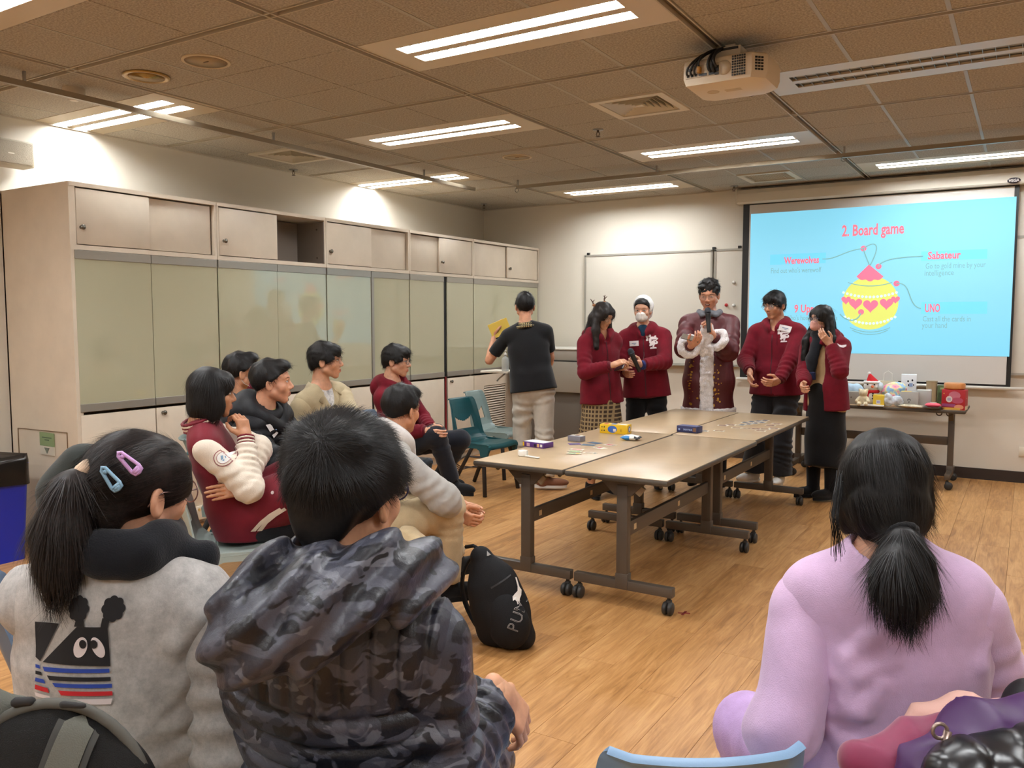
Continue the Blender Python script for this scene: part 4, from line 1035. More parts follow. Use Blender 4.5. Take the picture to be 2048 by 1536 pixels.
q.build('wrapper', [WHI, C_('packet blue', (58, 138, 206)), INK], o, True)
p = onz(1046, 912, ZTT); o = thing('white_tube', 'small white plastic clip light with a flat handle lying on the table corner', 'gadget', p)
q = MB(); R = rotm((0, 0, 1), -.25); q.lathe([(.026, 0), (.03, .004), (.03, .028), (.026, .034), (.012, .036), (0, .036)], p, R, 8); q.build('head', mat('gloss white', (236, 232, 222), .25), o, 'auto')
q = MB(); q.rbox(p+R@A(.078, -.004, .005), (.105, .022, .008), .003, R); q.build('handle', mat('gloss white', (236, 232, 222)), o, 'auto')
# path cards on the far table: a row of eight, then scattered ones
k = 0
for (u0, v0, u1, v1, n_, m_, lab) in ((1490, 845, 1530, 841, 4, SLT, 'slate path card in the line at the far end'), (1484, 850, 1524, 845, 4, SLT, 'slate path card in the nearer line')):
    for i in range(n_):
        a = i/(n_-1); card(u0+(u1-u0)*a, v0+(v1-v0)*a, .052, .075, -.06, CRM, ('first', 'second', 'third', 'last')[i]+' '+lab+', from the navy box', [(m_, -.75, -.8, .75, .8)], name='path_card'); k += 1
for i, (u, v_, rz, m_, lab) in enumerate(((1438, 862, .1, BRN, 'path card nearest the navy box, turned lengthwise'), (1446, 851, .05, MRN, 'maroon path card standing off behind the front row'), (1462, 850, 0, MRN, 'maroon path card next to the line of slate cards'), (1473, 856, .1, BRN, 'brown path card at the start of the front row'), (1494, 857, -.05, BRN, 'second brown path card of the front row'),
        (1512, 858, 0, MRN, 'maroon path card in the middle of the front row'), (1530, 858, .04, BRN, 'brown path card late in the front row'), (1548, 857, .1, MRN, 'maroon path card at the outer end of the front row'), (1541, 851, 0, MRN, 'maroon path card behind the outer end of the front row'), (1553, 848, -.1, MRN, 'outermost maroon path card close to the table end'), (1521, 862, .02, BRN, 'brown path card closest to the table joint'), (1407, 862, 0.1, SLT, 'grey card tucked beside the navy box'))):
    card(u, v_, .075, .052, rz, CRM, lab, [(m_, -.8, -.7, .7, .7), (CRM, -.3, -.2, .2, .25)], name='path_card')
# ================================================================== gifts on the back table
def bt(u, y): p = ony(u, 760, y); return A(p[0], y, ZTT)
o = thing('snowman_figure', 'snowman figure with red hat and scarf among the gifts', 'figure', bt(1745, 8.35)); c = np.array(o.location)
q = MB(); V, F = solid([ell(c+A(0, 0, .07), (.062, .055, .07)), ell(c+A(-.005, 0, .165), (.07, .062, .058))], .006, .015); q = obj('body', V, F, mat('plush white', (238, 236, 234), .9, grain=.2, gscale=200), o)
V, F = solid([cap(c+A(-.005, 0, .205), c+A(-.025, 0, .275), .055, .012, k=.01)], .006, .01, cuts=[(c+A(0, 0, .205), (0.1, 0, -1))]); obj('hat', V, F, mat('felt red', (196, 26, 34), .9), o)
V, F = solid([cap(c+A(.062*math.cos(a)-.005, .055*math.sin(a), .203), c+A(.062*math.cos(a+.5)-.005, .055*math.sin(a+.5), .203), .012) for a in np.arange(0, 2*PI, .5)]+[ell(c+A(-.03, 0, .285), .015)], .005, .01); obj('hat_trim', V, F, mat('plush white', (238, 236, 234)), o)
V, F = solid([cap(c+A(.05*math.cos(a), .045*math.sin(a), .118), c+A(.05*math.cos(a+.5), .045*math.sin(a+.5), .118), .014) for a in np.arange(0, 2*PI, .5)]+[cap(c+A(-.035, -.05, .11), c+A(-.05, -.062, .035), .02, .022, sq=((0, 1, 0), .4))], .005, .01); obj('scarf', V, F, mat('felt red', (196, 26, 34)), o)
q = MB(); q.lathe([(.014, 0), (.008, .03), (0, .06)], c+A(.01, -.058, .165), frame((.3, -1, -.1)), 10); q.build('carrot_nose', mat('carrot', (224, 110, 60), .6), o, True)
for dx, dz in ((-.03, .185), (.03, .185)): q = MB(); q.lathe([(.008, 0), (.006, .006), (0, .008)], c+A(dx-.003, -.057, dz), frame((0, -1, 0)), 10); q.build('eye', M_BLACK, o, True)
for dz in (.055, .08, .1): q = MB(); q.lathe([(.009, 0), (.007, .006), (0, .008)], c+A(.015, -.052, dz), frame((0, -1, 0)), 10); q.build('button', M_BLACK, o, True)
V, F = solid([ell(c+A(.075, -.02, .165), (.024, .035, .042))], .006); obj('earmuff', V, F, mat('pale plush', (214, 226, 236), .9), o)
def soft(name, label, cat, prims, m, base, disp=None, h=.008, k=.02, group=None):
    V, F = solid(prims, h, k, disp=disp); base = np.asarray(base, float); o = bpy.data.objects.new(name, raw_mesh(name, V-base, F, m)); COL.objects.link(o); o.location = base; return tag(o, label, cat, group)
c = bt(1707, 8.43)
soft('plush_toy', 'pale blue and cream plush toy left of the snowman', 'toy', [ell(c+A(.03, 0, .09), (.07, .06, .09)), ell(c+A(-.03, -.02, .12), (.055, .05, .06)), ell(c+A(-.06, 0, .06), (.05, .05, .06))], mat('pale blue plush', (186, 212, 232), .9, vary=.12, vscale=9), c)
c = bt(1708, 8.28)
o, R, c2 = box_thing('gift_box', 'grey carton box at the end of the gift table next to the girl', 'box', c, (.10, .09, .115), .05, C_('grey carton', (150, 142, 134)))
onbox(o, R, c2, (.10, .09, .115), '-y', [('ell', C_('carton mark', (90, 60, 56)), -.3, .1, .12, .1)])
c = bt(1728, 8.16)
q = soft('teddy_bear', 'small cream teddy toy in front of the snowman', 'toy', [ell(c+A(0, 0, .05), (.045, .04, .052)), ell(c+A(0, -.01, .115), (.038, .035, .034)), ell(c+A(-.03, -.005, .142), .013), ell(c+A(.03, -.005, .142), .013), cap(c+A(-.035, -.02, .065), c+A(-.05, -.045, .04), .016), cap(c+A(.035, -.02, .065), c+A(.05, -.045, .04), .016), cap(c+A(-.02, -.02, .02), c+A(-.03, -.06, .016), .017), cap(c+A(.02, -.02, .02), c+A(.03, -.06, .016), .017)], mat('cream plush', (216, 202, 168), .95, vary=.1, vscale=40), c, h=.006, k=.01)
c = bt(1760, 8.20); d = (.095, .07, .10)
o, R, c2 = box_thing('gift_box', 'bright yellow gift box beside the snowman', 'box', c, d, -.05, C_('gift yellow', (232, 196, 60)))
onbox(o, R, c2, d, '-y', [('rect', WHI, -.4, -.6, .35, .1), ('rect', C_('lilac', (180, 170, 200)), -.3, -.45, .25, -.05)])
c = bt(1787, 8.43)
t = NT('pastel fur'); f = t.noise(t.coord('Object', (14, 14, 14)), 1.4, 2)
t.l(t.ramp(f, [(.3, (170, 160, 220)), (.42, (150, 200, 230)), (.5, (244, 226, 150)), (.58, (244, 170, 190)), (.7, (236, 120, 150))]), t.b.inputs['Base Color']); t.b.inputs['Roughness'].default_value = .9
soft('plush_toy', 'round pastel rainbow plush in clear wrap', 'toy', [ell(c+A(0, 0, .10), (.105, .085, .10)), ell(c+A(.06, 0, .15), (.055, .05, .055))], t.m, c, wrinkles(5, .006, 60))
c = bt(1779, 8.19)+A(0, 0, .008)
soft('clear_bag', 'crumpled clear plastic bag holding blue and white bits', 'bag', [ell(c+A(0, 0, .05), (.055, .04, .055)), ell(c+A(.07, .01, .04), (.06, .045, .045)), ell(c+A(-.02, 0, .085), (.03, .025, .02))], mat('crumpled bag', (206, 212, 220), .18, vary=.16, vscale=30, alpha=.8), c, wrinkles(8, .008, 90))
def carton(u, y, d, rz, m, label, name='gift_box', prints=()):
    c = bt(u, y); o, R, c2 = box_thing(name, label, 'box', c, d, rz, m)
    for side, pr in prints: onbox(o, R, c2, d, side, pr)
    return o
carton(1776, 8.64, (.17, .08, .20), 0, C_('kraft beige', (202, 190, 164)), 'plain kraft bag standing behind the pastel plush', 'paper_bag')
h = bt(1776, 8.64); q = MB(); q.tube([h+A(-.04, 0, .20), h+A(-.035, 0, .27), h+A(0, 0, .295), h+A(.035, 0, .27), h+A(.04, 0, .20)], .004, 6); solo('bag_handle', 'thin clear loop handle rising above the kraft bag', 'handle', q, mat('clear loop', (220, 216, 208), .3))
carton(1818, 8.62, (.13, .12, .27), .1, C_('white carton', (226, 228, 230)), 'tall white gift box with black dots behind the grey box', prints=[('-y', [('ell', INK, -.1, .55, .12, .07), ('ell', INK, .45, .62, .12, .07), ('ell', INK, .0, .28, .1, .08), ('rect', C_('pale blue', (150, 170, 210)), .05, .18, .5, .42), ('ell', INK, .62, .3, .06, .07)])])
carton(1821, 8.30, (.15, .11, .135), 0, C_('mid grey carton', (172, 168, 162)), 'grey gift box with a small black emblem under the yellow label', prints=[('-y', [('ell', INK, 0, -.1, .18, .18), ('ell', C_('mid grey carton', (172, 168, 162)), 0, -.12, .12, .12), ('ell', INK, 0, -.42, .06, .06)]), ('top', [('rect', YEL, -.9, -.9, .2, .3)])])
carton(1849, 8.34, (.12, .11, .15), .05, C_('silver carton', (176, 176, 172)), 'silver grey box between the emblem box and the paper tube', prints=[('top', [('rect', WHI, -.8, -.8, .8, .8)])])
c = bt(1864, 8.54); o = thing('paper_tube', 'tall tan paper tube with a pale label standing among the gifts', 'tube', c)
q = MB(); q.lathe([(.046, 0), (.046, .215), (.043, .215)], c, n=24); q.build('tube_wall', mat('tan tube', (172, 150, 116), .5), o, 'auto')
q = MB(); q.lathe([(.048, .212), (.048, .222), (0, .223)], c, n=24); q.build('lid', mat('tan tube lid', (158, 138, 106), .5), o, 'auto')
q = MB(); q.add([c+A(.0468*math.cos(a), .0468*math.sin(a), z) for z in (.10, .15) for a in np.linspace(-2.3, -1.5, 6)], [(i, i+1, 7+i, 6+i) for i in range(5)]); q.build('label', C_('label pale', (206, 200, 206)), o)
carton(1890, 8.55, (.11, .09, .185), 0, C_('green carton', (74, 92, 52)), 'dark green gift box behind the red one', prints=[('-y', [('rect', C_('green light', (150, 160, 110)), -.6, .6, .0, .8), ('rect', C_('green dark', (52, 66, 40)), -.8, -.6, .8, .3)])])
d = (.185, .12, .175)
carton(1911, 8.22, d, -.12, C_('gift red', (176, 30, 40)), 'large red patterned gift box at the end of the table', prints=[('-y', [('ell', C_('gift rose', (206, 120, 140)), .1, .45, .5, .4), ('ell', C_('gift rose2', (190, 84, 110)), .35, -.05, .5, .3), ('ell', WHI, -.35, .05, .27, .32), ('rect', C_('lilac', (180, 170, 200)), -.5, -.1, -.2, .2), ('rect', C_('gift plum', (150, 70, 120)), -.95, -.7, .2, -.4), ('ell', C_('gift peach', (226, 150, 120)), .5, -.7, .4, .25), ('rect', C_('gift gold', (224, 180, 80)), -.9, -.98, .6, -.78), ('ell', C_('gift gold', (224, 180, 80)), -.8, .6, .05, .06)]), ('+x', [('rect', C_('gift cream', (220, 200, 170)), -.98, -.98, .98, -.6), ('rect', C_('gift pinkish', (226, 150, 150)), -.2, .1, .3, .16)])])
c = bt(1910, 8.24)+A(0, 0, .1765); q = MB(); q.lathe([(.075, 0), (.085, .01), (.085, .045), (.078, .055), (0, .056)], c, n=24); solo('round_tin', 'orange brown round tin on the red gift box', 'tin', q, mat('orange tin', (206, 138, 80), .35), smooth='auto')
c = bt(1824, 8.17); o = thing('foil_tray', 'flat wrapped tray with tan packet lying at the front of the gift table', 'tray', c)
q = MB(); V, F = pillow(c, rotm((0, 0, 1), -.15), .19, .10, .03); q.add(V, F); q.build('wrap', mat('tan wrap', (196, 184, 158), .2, vary=.15, vscale=30), o, True)
c = bt(1868, 8.17); o = thing('pink_packet', 'pink packet on a dark dish between the tan packet and the red box', 'packet', c)
q = MB(); q.lathe([(.06, 0), (.088, .012), (.092, .016), (.08, .014), (.0, .006)], c, n=24); q.build('dish', mat('dark dish', (90, 86, 80), .25), o, True)
q = MB(); V, F = pillow(c+A(0, 0, .014), rotm((0, 0, 1), .1), .13, .08, .04); q.add(V, F); q.build('wrapper', mat('pink wrap', (226, 84, 104), .35), o, True)
q = MB(); q.box(c+A(0, -.005, .055), (.05, .03, .002)); q.build('label', WHI, o)
c = bt(1746, 8.15); q = MB(); q.rbox(c+A(0, 0, .006), (.2, .09, .012), .003, rotm((0, 0, 1), .05)); solo('paper_pad', 'white paper pad lying before the yellow gift box', 'paper', q, WHI)
# ================================================================== people
def skin(n, c):
    k = 'skin '+n
    if k in MATS: return MATS[k]
    t = NT(k); v = t.coord('Object'); f = t.noise(v, 30, 3, .6)
    t.l(t.ramp(f, [(.3, tuple(x*.93+1 for x in c)), (.7, tuple(min(254, x*1.04+1) for x in c))]), t.b.inputs['Base Color'])
    t.b.inputs['Roughness'].default_value = .48; t.b.inputs['Subsurface Weight'].default_value = .12; t.b.inputs['Subsurface Radius'].default_value = (.012, .005, .003); t.b.inputs['Subsurface Scale'].default_value = 1
    t.bump(t.noise(v, 500, 2), .03, .001); MATS[k] = t.m; return t.m
def cloth(n, c, rough=.9, bumpv=.25, sc=350, vary=.06, sheen=.15, vs=14):
    return mat('cloth '+n, c, rough, sheen=sheen, grain=bumpv, gscale=sc, vary=vary, vscale=vs, spec=.2)
def hairm(n, c):
    k = 'hair '+n
    if k in MATS: return MATS[k]
    t = NT(k); v = t.coord('Object'); f = t.noise(v, 160, 2, .6)
    t.l(t.ramp(f, [(.3, tuple(x*.6+1.01 for x in c)), (.7, tuple(x*1.3+1.01 for x in c))]), t.b.inputs['Base Color'])
    t.b.inputs['Roughness'].default_value = .5; t.b.inputs['Specular IOR Level'].default_value = .28; MATS[k] = t.m; return t.m
H_BLK = hairm('black', (17, 14, 13)); H_BRN = hairm('brown black', (30, 22, 19))
M_SCLERA = mat('sclera', (222, 214, 206), .3); M_IRIS = mat('iris', (34, 22, 17), .2); M_BROW = mat('brow hair', (30, 24, 21), .8)
M_LIP = mat('lip', (168, 98, 86), .45); M_LIPD = mat('mouth dark', (70, 34, 32), .5); M_GOLD = mat('spectacle gold', (150, 120, 90), .3, metal=.8); M_SPECB = mat('spectacle black', (24, 20, 22), .3)
t = NT('spectacle lens'); t.b.inputs['Base Color'].default_value = (1, 1, 1, 1); t.b.inputs['Roughness'].default_value = .03; t.b.inputs['Alpha'].default_value = .12; M_LENS = t.m
# ---- head, in its own frame: +x its right side, +y the face, +z up; height .225
def head_prims(fem):
    w = .94 if fem else 1.0; j = .9 if fem else 1.0
    p = [ell((0, -.012, .028), (.074*w, .094, .083)), ell((0, .03, .035), (.062*w, .056, .06)), ell((0, .028, -.03), (.061*w, .062, .07)),
         ell((0, .064, -.098), (.020*j, .017, .015)), ell((0, .064, -.062), (.032*w, .024, .028)), cap((0, -.026, -.05), (0, -.04, -.165), .050*j, .054*j)]
    for s in (-1, 1):
        p += [cap((s*.048*w, .004, -.055), (s*.012, .060, -.094), .024*j, .018), ell((s*.041*w, .048, -.026), (.026, .028, .026)), cap((s*.008, .082, .024), (s*.042*w, .068, .024), .010, .009),
              ell((s*.012, .094, -.034), .0085, k=.008), ell((s*.032*w, .070, .003), (.0155, .0145, .0125), k=.006),
              ell((s*.077*w, -.010, -.012), (.009, .020, .032), rotm((0, 0, 1), s*.35), k=.006)]
    p += [cap((0, .082, .014), (0, .104, -.027), .0075, .0115, k=.010),
          cap((-.018, .078, -.0575), (0, .0895, -.0565), .0055, .007, k=.006), cap((.018, .078, -.0575), (0, .0895, -.0565), .0055, .007, k=.006),
          cap((-.016, .078, -.0675), (0, .0885, -.0685), .0055, .008, k=.006), cap((.016, .078, -.0675), (0, .0885, -.0685), .0055, .008, k=.006)]
    sub = [ell((s*.034*w, .099, .0035), (.018, .019, .0105)) for s in (-1, 1)]+[ell((s*.087*w, -.006, -.012), (.007, .011, .020)) for s in (-1, 1)]
    sub2 = []
    return p, sub
_HEAD = {}
def head_mesh(fem, h):
    if (fem, h) not in _HEAD:
        p, sub = head_prims(fem); sock = sub[:2]; ears = sub[2:]
        eyes = [q for q in p if q['t'] == 'ell' and abs(abs(q['c'][0])-.032*(.94 if fem else 1)) < 1e-4 and q['r'][1] == .0145]
        main = [q for q in p if not any(q is e for e in eyes)]
        # sockets first, then the lids
        V, Q = solid(main+eyes, h, .016, sub=ears, subk=.006)
        _HEAD[(fem, h)] = (V, Q, BVHTree.FromPolygons([tuple(v) for v in V], [tuple(int(i) for i in f) for f in Q]))
    return _HEAD[(fem, h)]
def almond(w, h, lift=0): return [(w*math.cos(a)*1.0, h*math.sin(a)*(1-.25*math.cos(a))+lift*math.cos(a)) for a in np.linspace(0, 2*PI, 20, endpoint=False)]
def decal_l(bvh, poly, cx, cz, rot, step, lift, y=.2):
    V2, F2 = tri_poly(poly, step); out = []; ok = []; c, s = math.cos(rot), math.sin(rot)
    for x, z in V2:
        X, Z = cx+x*c-z*s, cz+x*s+z*c; hh = bvh.ray_cast(Vector((X, y, Z)), Vector((0, -1, 0)), .4)
        ok.append(hh[0] is not None); out.append((X, (hh[0].y if hh[0] is not None else 0)+lift, Z))
    return out, [f for f in F2 if all(ok[i] for i in f)]
EARS = [ell((q*.092, -.006, -.026), (.028, .026, .036)) for q in (-1, 1)]
EARS2 = [ell((q*.098, .004, -.045), (.036, .046, .050)) for q in (-1, 1)]
def hair_shape(style, h):
    """(prims, kwargs) of the hair mass in the head's frame"""
    C0 = (0, -.014, .032)
    n_low = lambda y0, z0, y1, z1: ((0, y0, z0), (0, -(z1-z0), (y1-y0)) if (y1-y0) < 0 else (0, (z1-z0), -(y1-y0)))
    face = [ell((0, .115, -.02), (.066, .062, .085)), ell((0, .09, -.07), (.09, .075, .09))]
    if style == 'short':
        return [ell(C0, (.084, .103, .096)), ell((0, .05, .085), (.062, .05, .035)), cap((-.075, .012, .02), (-.075, .012, -.012), .010), cap((.075, .012, .02), (.075, .012, -.012), .010)], dict(k=.02, cuts=[n_low(.09, .072, -.10, -.075)], sub=[ell((0, .118, .005), (.058, .055, .05))]+EARS, disp=wrinkles(3, .0032, 95))
    if style == 'fringe':   # mop with a fringe to the brows, sides over the ear tops
        return [ell(C0, (.087, .106, .097)), ell((0, .058, .062), (.066, .045, .042)), ell((-.07, .02, .01), (.018, .04, .04)), ell((.07, .02, .01), (.018, .04, .04)), ell((0, -.075, -.02), (.06, .035, .055))], dict(k=.02, cuts=[n_low(.10, .022, -.10, -.072)], sub=[ell((0, .125, -.03), (.066, .06, .058))]+EARS, disp=wrinkles(4, .0034, 85))
    if style == 'fluffy':
        return [ell((0, -.016, .036), (.092, .108, .100)), ell((0, -.03, .085), (.078, .086, .046)), ell((-.070, -.01, .035), (.022, .06, .045)), ell((.070, -.01, .035), (.022, .06, .045)), ell((0, -.07, -.03), (.052, .032, .055))], dict(k=.025, cuts=[n_low(.09, .055, -.10, -.092)], sub=[ell((0, .12, -.02), (.07, .055, .08))]+EARS2, disp=wrinkles(6, .0032, 70))
    if style == 'curly':
        r = random.Random(5); bl = []
        for i in range(90):
            a = r.uniform(0, 2*PI); e = r.uniform(-.15, 1.0); c = (math.cos(a)*math.cos(e*1.5)*.080, -.012+math.sin(a)*math.cos(e*1.5)*.094, .042+math.sin(e*1.5)*.084)
            if c[2] > .04 or c[1] < .03: bl.append(ell(c, r.uniform(.013, .022), k=.008))
        return [ell((0, -.012, .036), (.084, .100, .094))]+bl, dict(k=.012, cuts=[n_low(.10, .05, -.10, -.07)], sub=[ell((0, .125, .0), (.062, .060, .062))]+EARS, disp=wrinkles(9, .004, 130))
    if style == 'bob':
        return [ell(C0, (.089, .108, .098)), ell((0, -.055, -.055), (.084, .06, .085)), ell((-.072, .0, -.05), (.028, .058, .085)), ell((.072, .0, -.05), (.028, .058, .085)), ell((0, .062, .06), (.064, .042, .045))], dict(k=.025, cuts=[((0, 0, -.135), (0, 0, -1))], sub=[ell((0, .13, -.05), (.062, .078, .088)), ell((0, .06, -.13), (.05, .07, .05))], disp=wrinkles(11, .003, 70))
    if style == 'long':
        return [ell(C0, (.086, .104, .096)), ell((0, -.06, -.06), (.085, .055, .09)), cap((-.065, -.01, -.02), (-.095, .125, -.21), .036, .028), cap((.068, .0, -.02), (.100, .06, -.12), .038, .036), cap((.100, .06, -.12), (.112, .140, -.25), .036, .026), cap((.03, -.07, -.05), (.06, -.04, -.20), .062, .058, sq=((0, 1, 0), .6)), ell((-.055, .052, .03), (.026, .03, .055)), ell((.055, .052, .03), (.026, .03, .055))], dict(k=.03, sub=[ell((0, .125, -.035), (.056, .072, .088)), ell((0, .055, -.16), (.045, .075, .07))], disp=wrinkles(12, .003, 80))
    if style == 'verylong':
        return [ell(C0, (.086, .104, .096)), ell((0, -.06, -.06), (.09, .058, .09)), cap((-.068, -.02, -.02), (-.125, .0, -.20), .038, .042), cap((-.125, .0, -.20), (-.150, .01, -.36), .042, .03), cap((.068, -.01, -.02), (.10, .09, -.20), .038, .036), cap((.10, .09, -.20), (.09, .135, -.36), .036, .026), cap((0, -.07, -.05), (-.02, -.17, -.40), .075, .085, sq=((0, 1, 0), .55)), ell((-.055, .052, .03), (.026, .03, .055)), ell((.055, .052, .03), (.026, .03, .055))], dict(k=.03, sub=[ell((0, .125, -.035), (.056, .072, .088)), ell((0, .055, -.16), (.045, .075, .07))], disp=wrinkles(13, .003, 80))
    if style == 'pulled':
        return [ell((0, -.014, .031), (.079, .099, .090)), ell((0, .03, .06), (.062, .055, .045))], dict(k=.02, cuts=[n_low(.08, .06, -.10, -.085)], sub=[ell((0, .12, -.02), (.064, .064, .092))], disp=wrinkles(14, .0012, 120))
    if style == 'pony_high':
        return [ell((0, -.014, .031), (.081, .102, .094)), ell((0, .04, .06), (.064, .056, .045)), ell((-.062, .045, .02), (.018, .03, .05)), ell((.062, .045, .02), (.018, .03, .05)), ell((0, -.078, -.03), (.055, .03, .055))], dict(k=.02, cuts=[n_low(.07, .0, -.10, -.095)], sub=[ell((0, .13, -.03), (.058, .066, .092)), ell((-.085, -.012, -.02), (.022, .022, .038)), ell((.085, -.012, -.02), (.022, .022, .038))], disp=wrinkles(15, .0018, 100))
    if style == 'pony_low':
        return [ell((0, -.014, .028), (.090, .108, .098)), ell((0, -.05, -.05), (.082, .06, .075)), ell((-.074, .01, -.04), (.024, .05, .07)), ell((.074, .01, -.04), (.024, .05, .07)), cap((0, -.07, -.04), (0.005, -.10, -.105), .06, .032)], dict(k=.03, sub=[ell((0, .125, -.05), (.062, .072, .10))], disp=wrinkles(16, .0022, 80))
def strands(V, Q, N, flow, length, lift, width, seed=1, droop=0, seg=3, jitter=.35, zmin=None):
    if zmin is not None: Q = Q[V[Q[:, 0]][:, 2] > zmin]
    r = np.random.RandomState(seed); n = vnormals(V, Q); ar = np.linalg.norm(np.cross(V[Q[:, 2]]-V[Q[:, 0]], V[Q[:, 3]]-V[Q[:, 1]]), axis=1)
    f = r.choice(len(Q), N, p=ar/ar.sum()); w = r.dirichlet((1, 1, 1, 1), N)
    p = (V[Q[f]]*w[:, :, None]).sum(1); nn = (n[Q[f]]*w[:, :, None]).sum(1); nn /= np.linalg.norm(nn, axis=1, keepdims=True)+1e-9
    d = flow(p, nn)+r.normal(size=(N, 3))*jitter*.5; d -= nn*(d*nn).sum(1, keepdims=True)*.9; d /= np.linalg.norm(d, axis=1, keepdims=True)+1e-9
    L = length*r.uniform(.55, 1.25, N); lf = lift*r.uniform(.2, 1.4, N)
    side = np.cross(d, nn); side /= np.linalg.norm(side, axis=1, keepdims=True)+1e-9
    ts = np.linspace(0, 1, seg+1); R1 = []
    for t_ in ts:
        c = p+d*(L*t_)[:, None]+nn*(lf*t_*(1-.35*t_)*L-.5*0)[:, None]; c[:, 2] -= droop*L*t_*t_
        wd = width*(1-.8*t_)/2; R1.append(c-side*wd); R1.append(c+side*wd)
    VV = np.stack(R1, 1).reshape(-1, 3); k = 2*(seg+1); base = (np.arange(N)*k)[:, None]
    F = np.concatenate([base+np.array([[2*i, 2*i+1, 2*i+3, 2*i+2]]) for i in range(seg)])
    return VV, F
def from_crown(c): return lambda p, n: (p-np.array(c))/(np.linalg.norm(p-np.array(c), axis=1, keepdims=True)+1e-9)
def ik(a, c, l1, l2, hint):
    a, c, hint = map(lambda x: np.asarray(x, float), (a, c, hint)); v = c-a; L = np.linalg.norm(v)
    if L > (l1+l2)*.995: c = a+v/L*(l1+l2)*.995; v = c-a; L = np.linalg.norm(v)
    x = (l1*l1-l2*l2+L*L)/(2*L); hgt = math.sqrt(max(l1*l1-x*x, 0)); e = v/L; hh = hint-a-e*((hint-a)@e)
    if np.linalg.norm(hh) < 1e-5: hh = A(0, 0, -1)-e*e[2]*-1
    return a+e*x+nrm(hh)*hgt, c
def hand_prims(w, d, palm, side, curl, s=1.0, spread=.0, thumb=.5):
    """w wrist; d direction of the hand; palm: normal out of the palm; side +1 when the thumb lies on the cross(d, palm) side"""
    d = nrm(d); palm = np.asarray(palm, float); palm = nrm(palm-d*(palm@d)); th = np.cross(d, palm)*side
    p = [cap(w-d*.02*s, w+d*.02*s, .026*s, .029*s, sq=(palm, .72), k=.012), rbx(w+d*.052*s, np.array([.024, .030, .004])*s, .010*s, np.stack([th, d, palm], 1), k=.012)]
    ln = [(.040, .026, .020), (.044, .029, .021), (.041, .027, .020), (.032, .020, .018)]; off = [.0285, .0095, -.0095, -.0275]
    cs = curl if hasattr(curl, '__len__') else [curl]*4
    for (l1, l2, l3), o, c in zip(ln, off, cs):
        b = w+d*(.090-.006*abs(o)/.03)*s+th*o*s; dirv = nrm(d+th*o*spread*20); a = c*1.15; q = b-dirv*.012*s
        r = .0088*s if o > -.02 else .0078*s
        for i, l in enumerate((l1, l2, l3)):
            ang = a*(i+1)*(.9 if i else .8); dd = dirv*math.cos(ang)+palm*math.sin(ang); e = (b if i == 0 else q)+dd*l*s
            p.append(cap(b if i == 0 else q, e, r*(1-.08*i), r*(.92-.1*i), k=.004)); q = e
    b = w+d*.022*s+th*.024*s+palm*.006*s; d1 = nrm(d*.65+th*.75+palm*.30*(1+thumb)); e = b+d1*.040*s; d2 = nrm(d*(1.0-.3*thumb)+th*.25*(1-thumb)+palm*thumb*1.1); g = e+d2*.030*s; d3 = nrm(d*.9+palm*thumb*1.2-th*.35*thumb)
    p += [cap(b, e, .0145*s, .0110*s, k=.010), cap(e, g, .0108*s, .0098*s, k=.004), cap(g, g+d3*.022*s, .0096*s, .0076*s, k=.004)]
    return p
class Person: pass
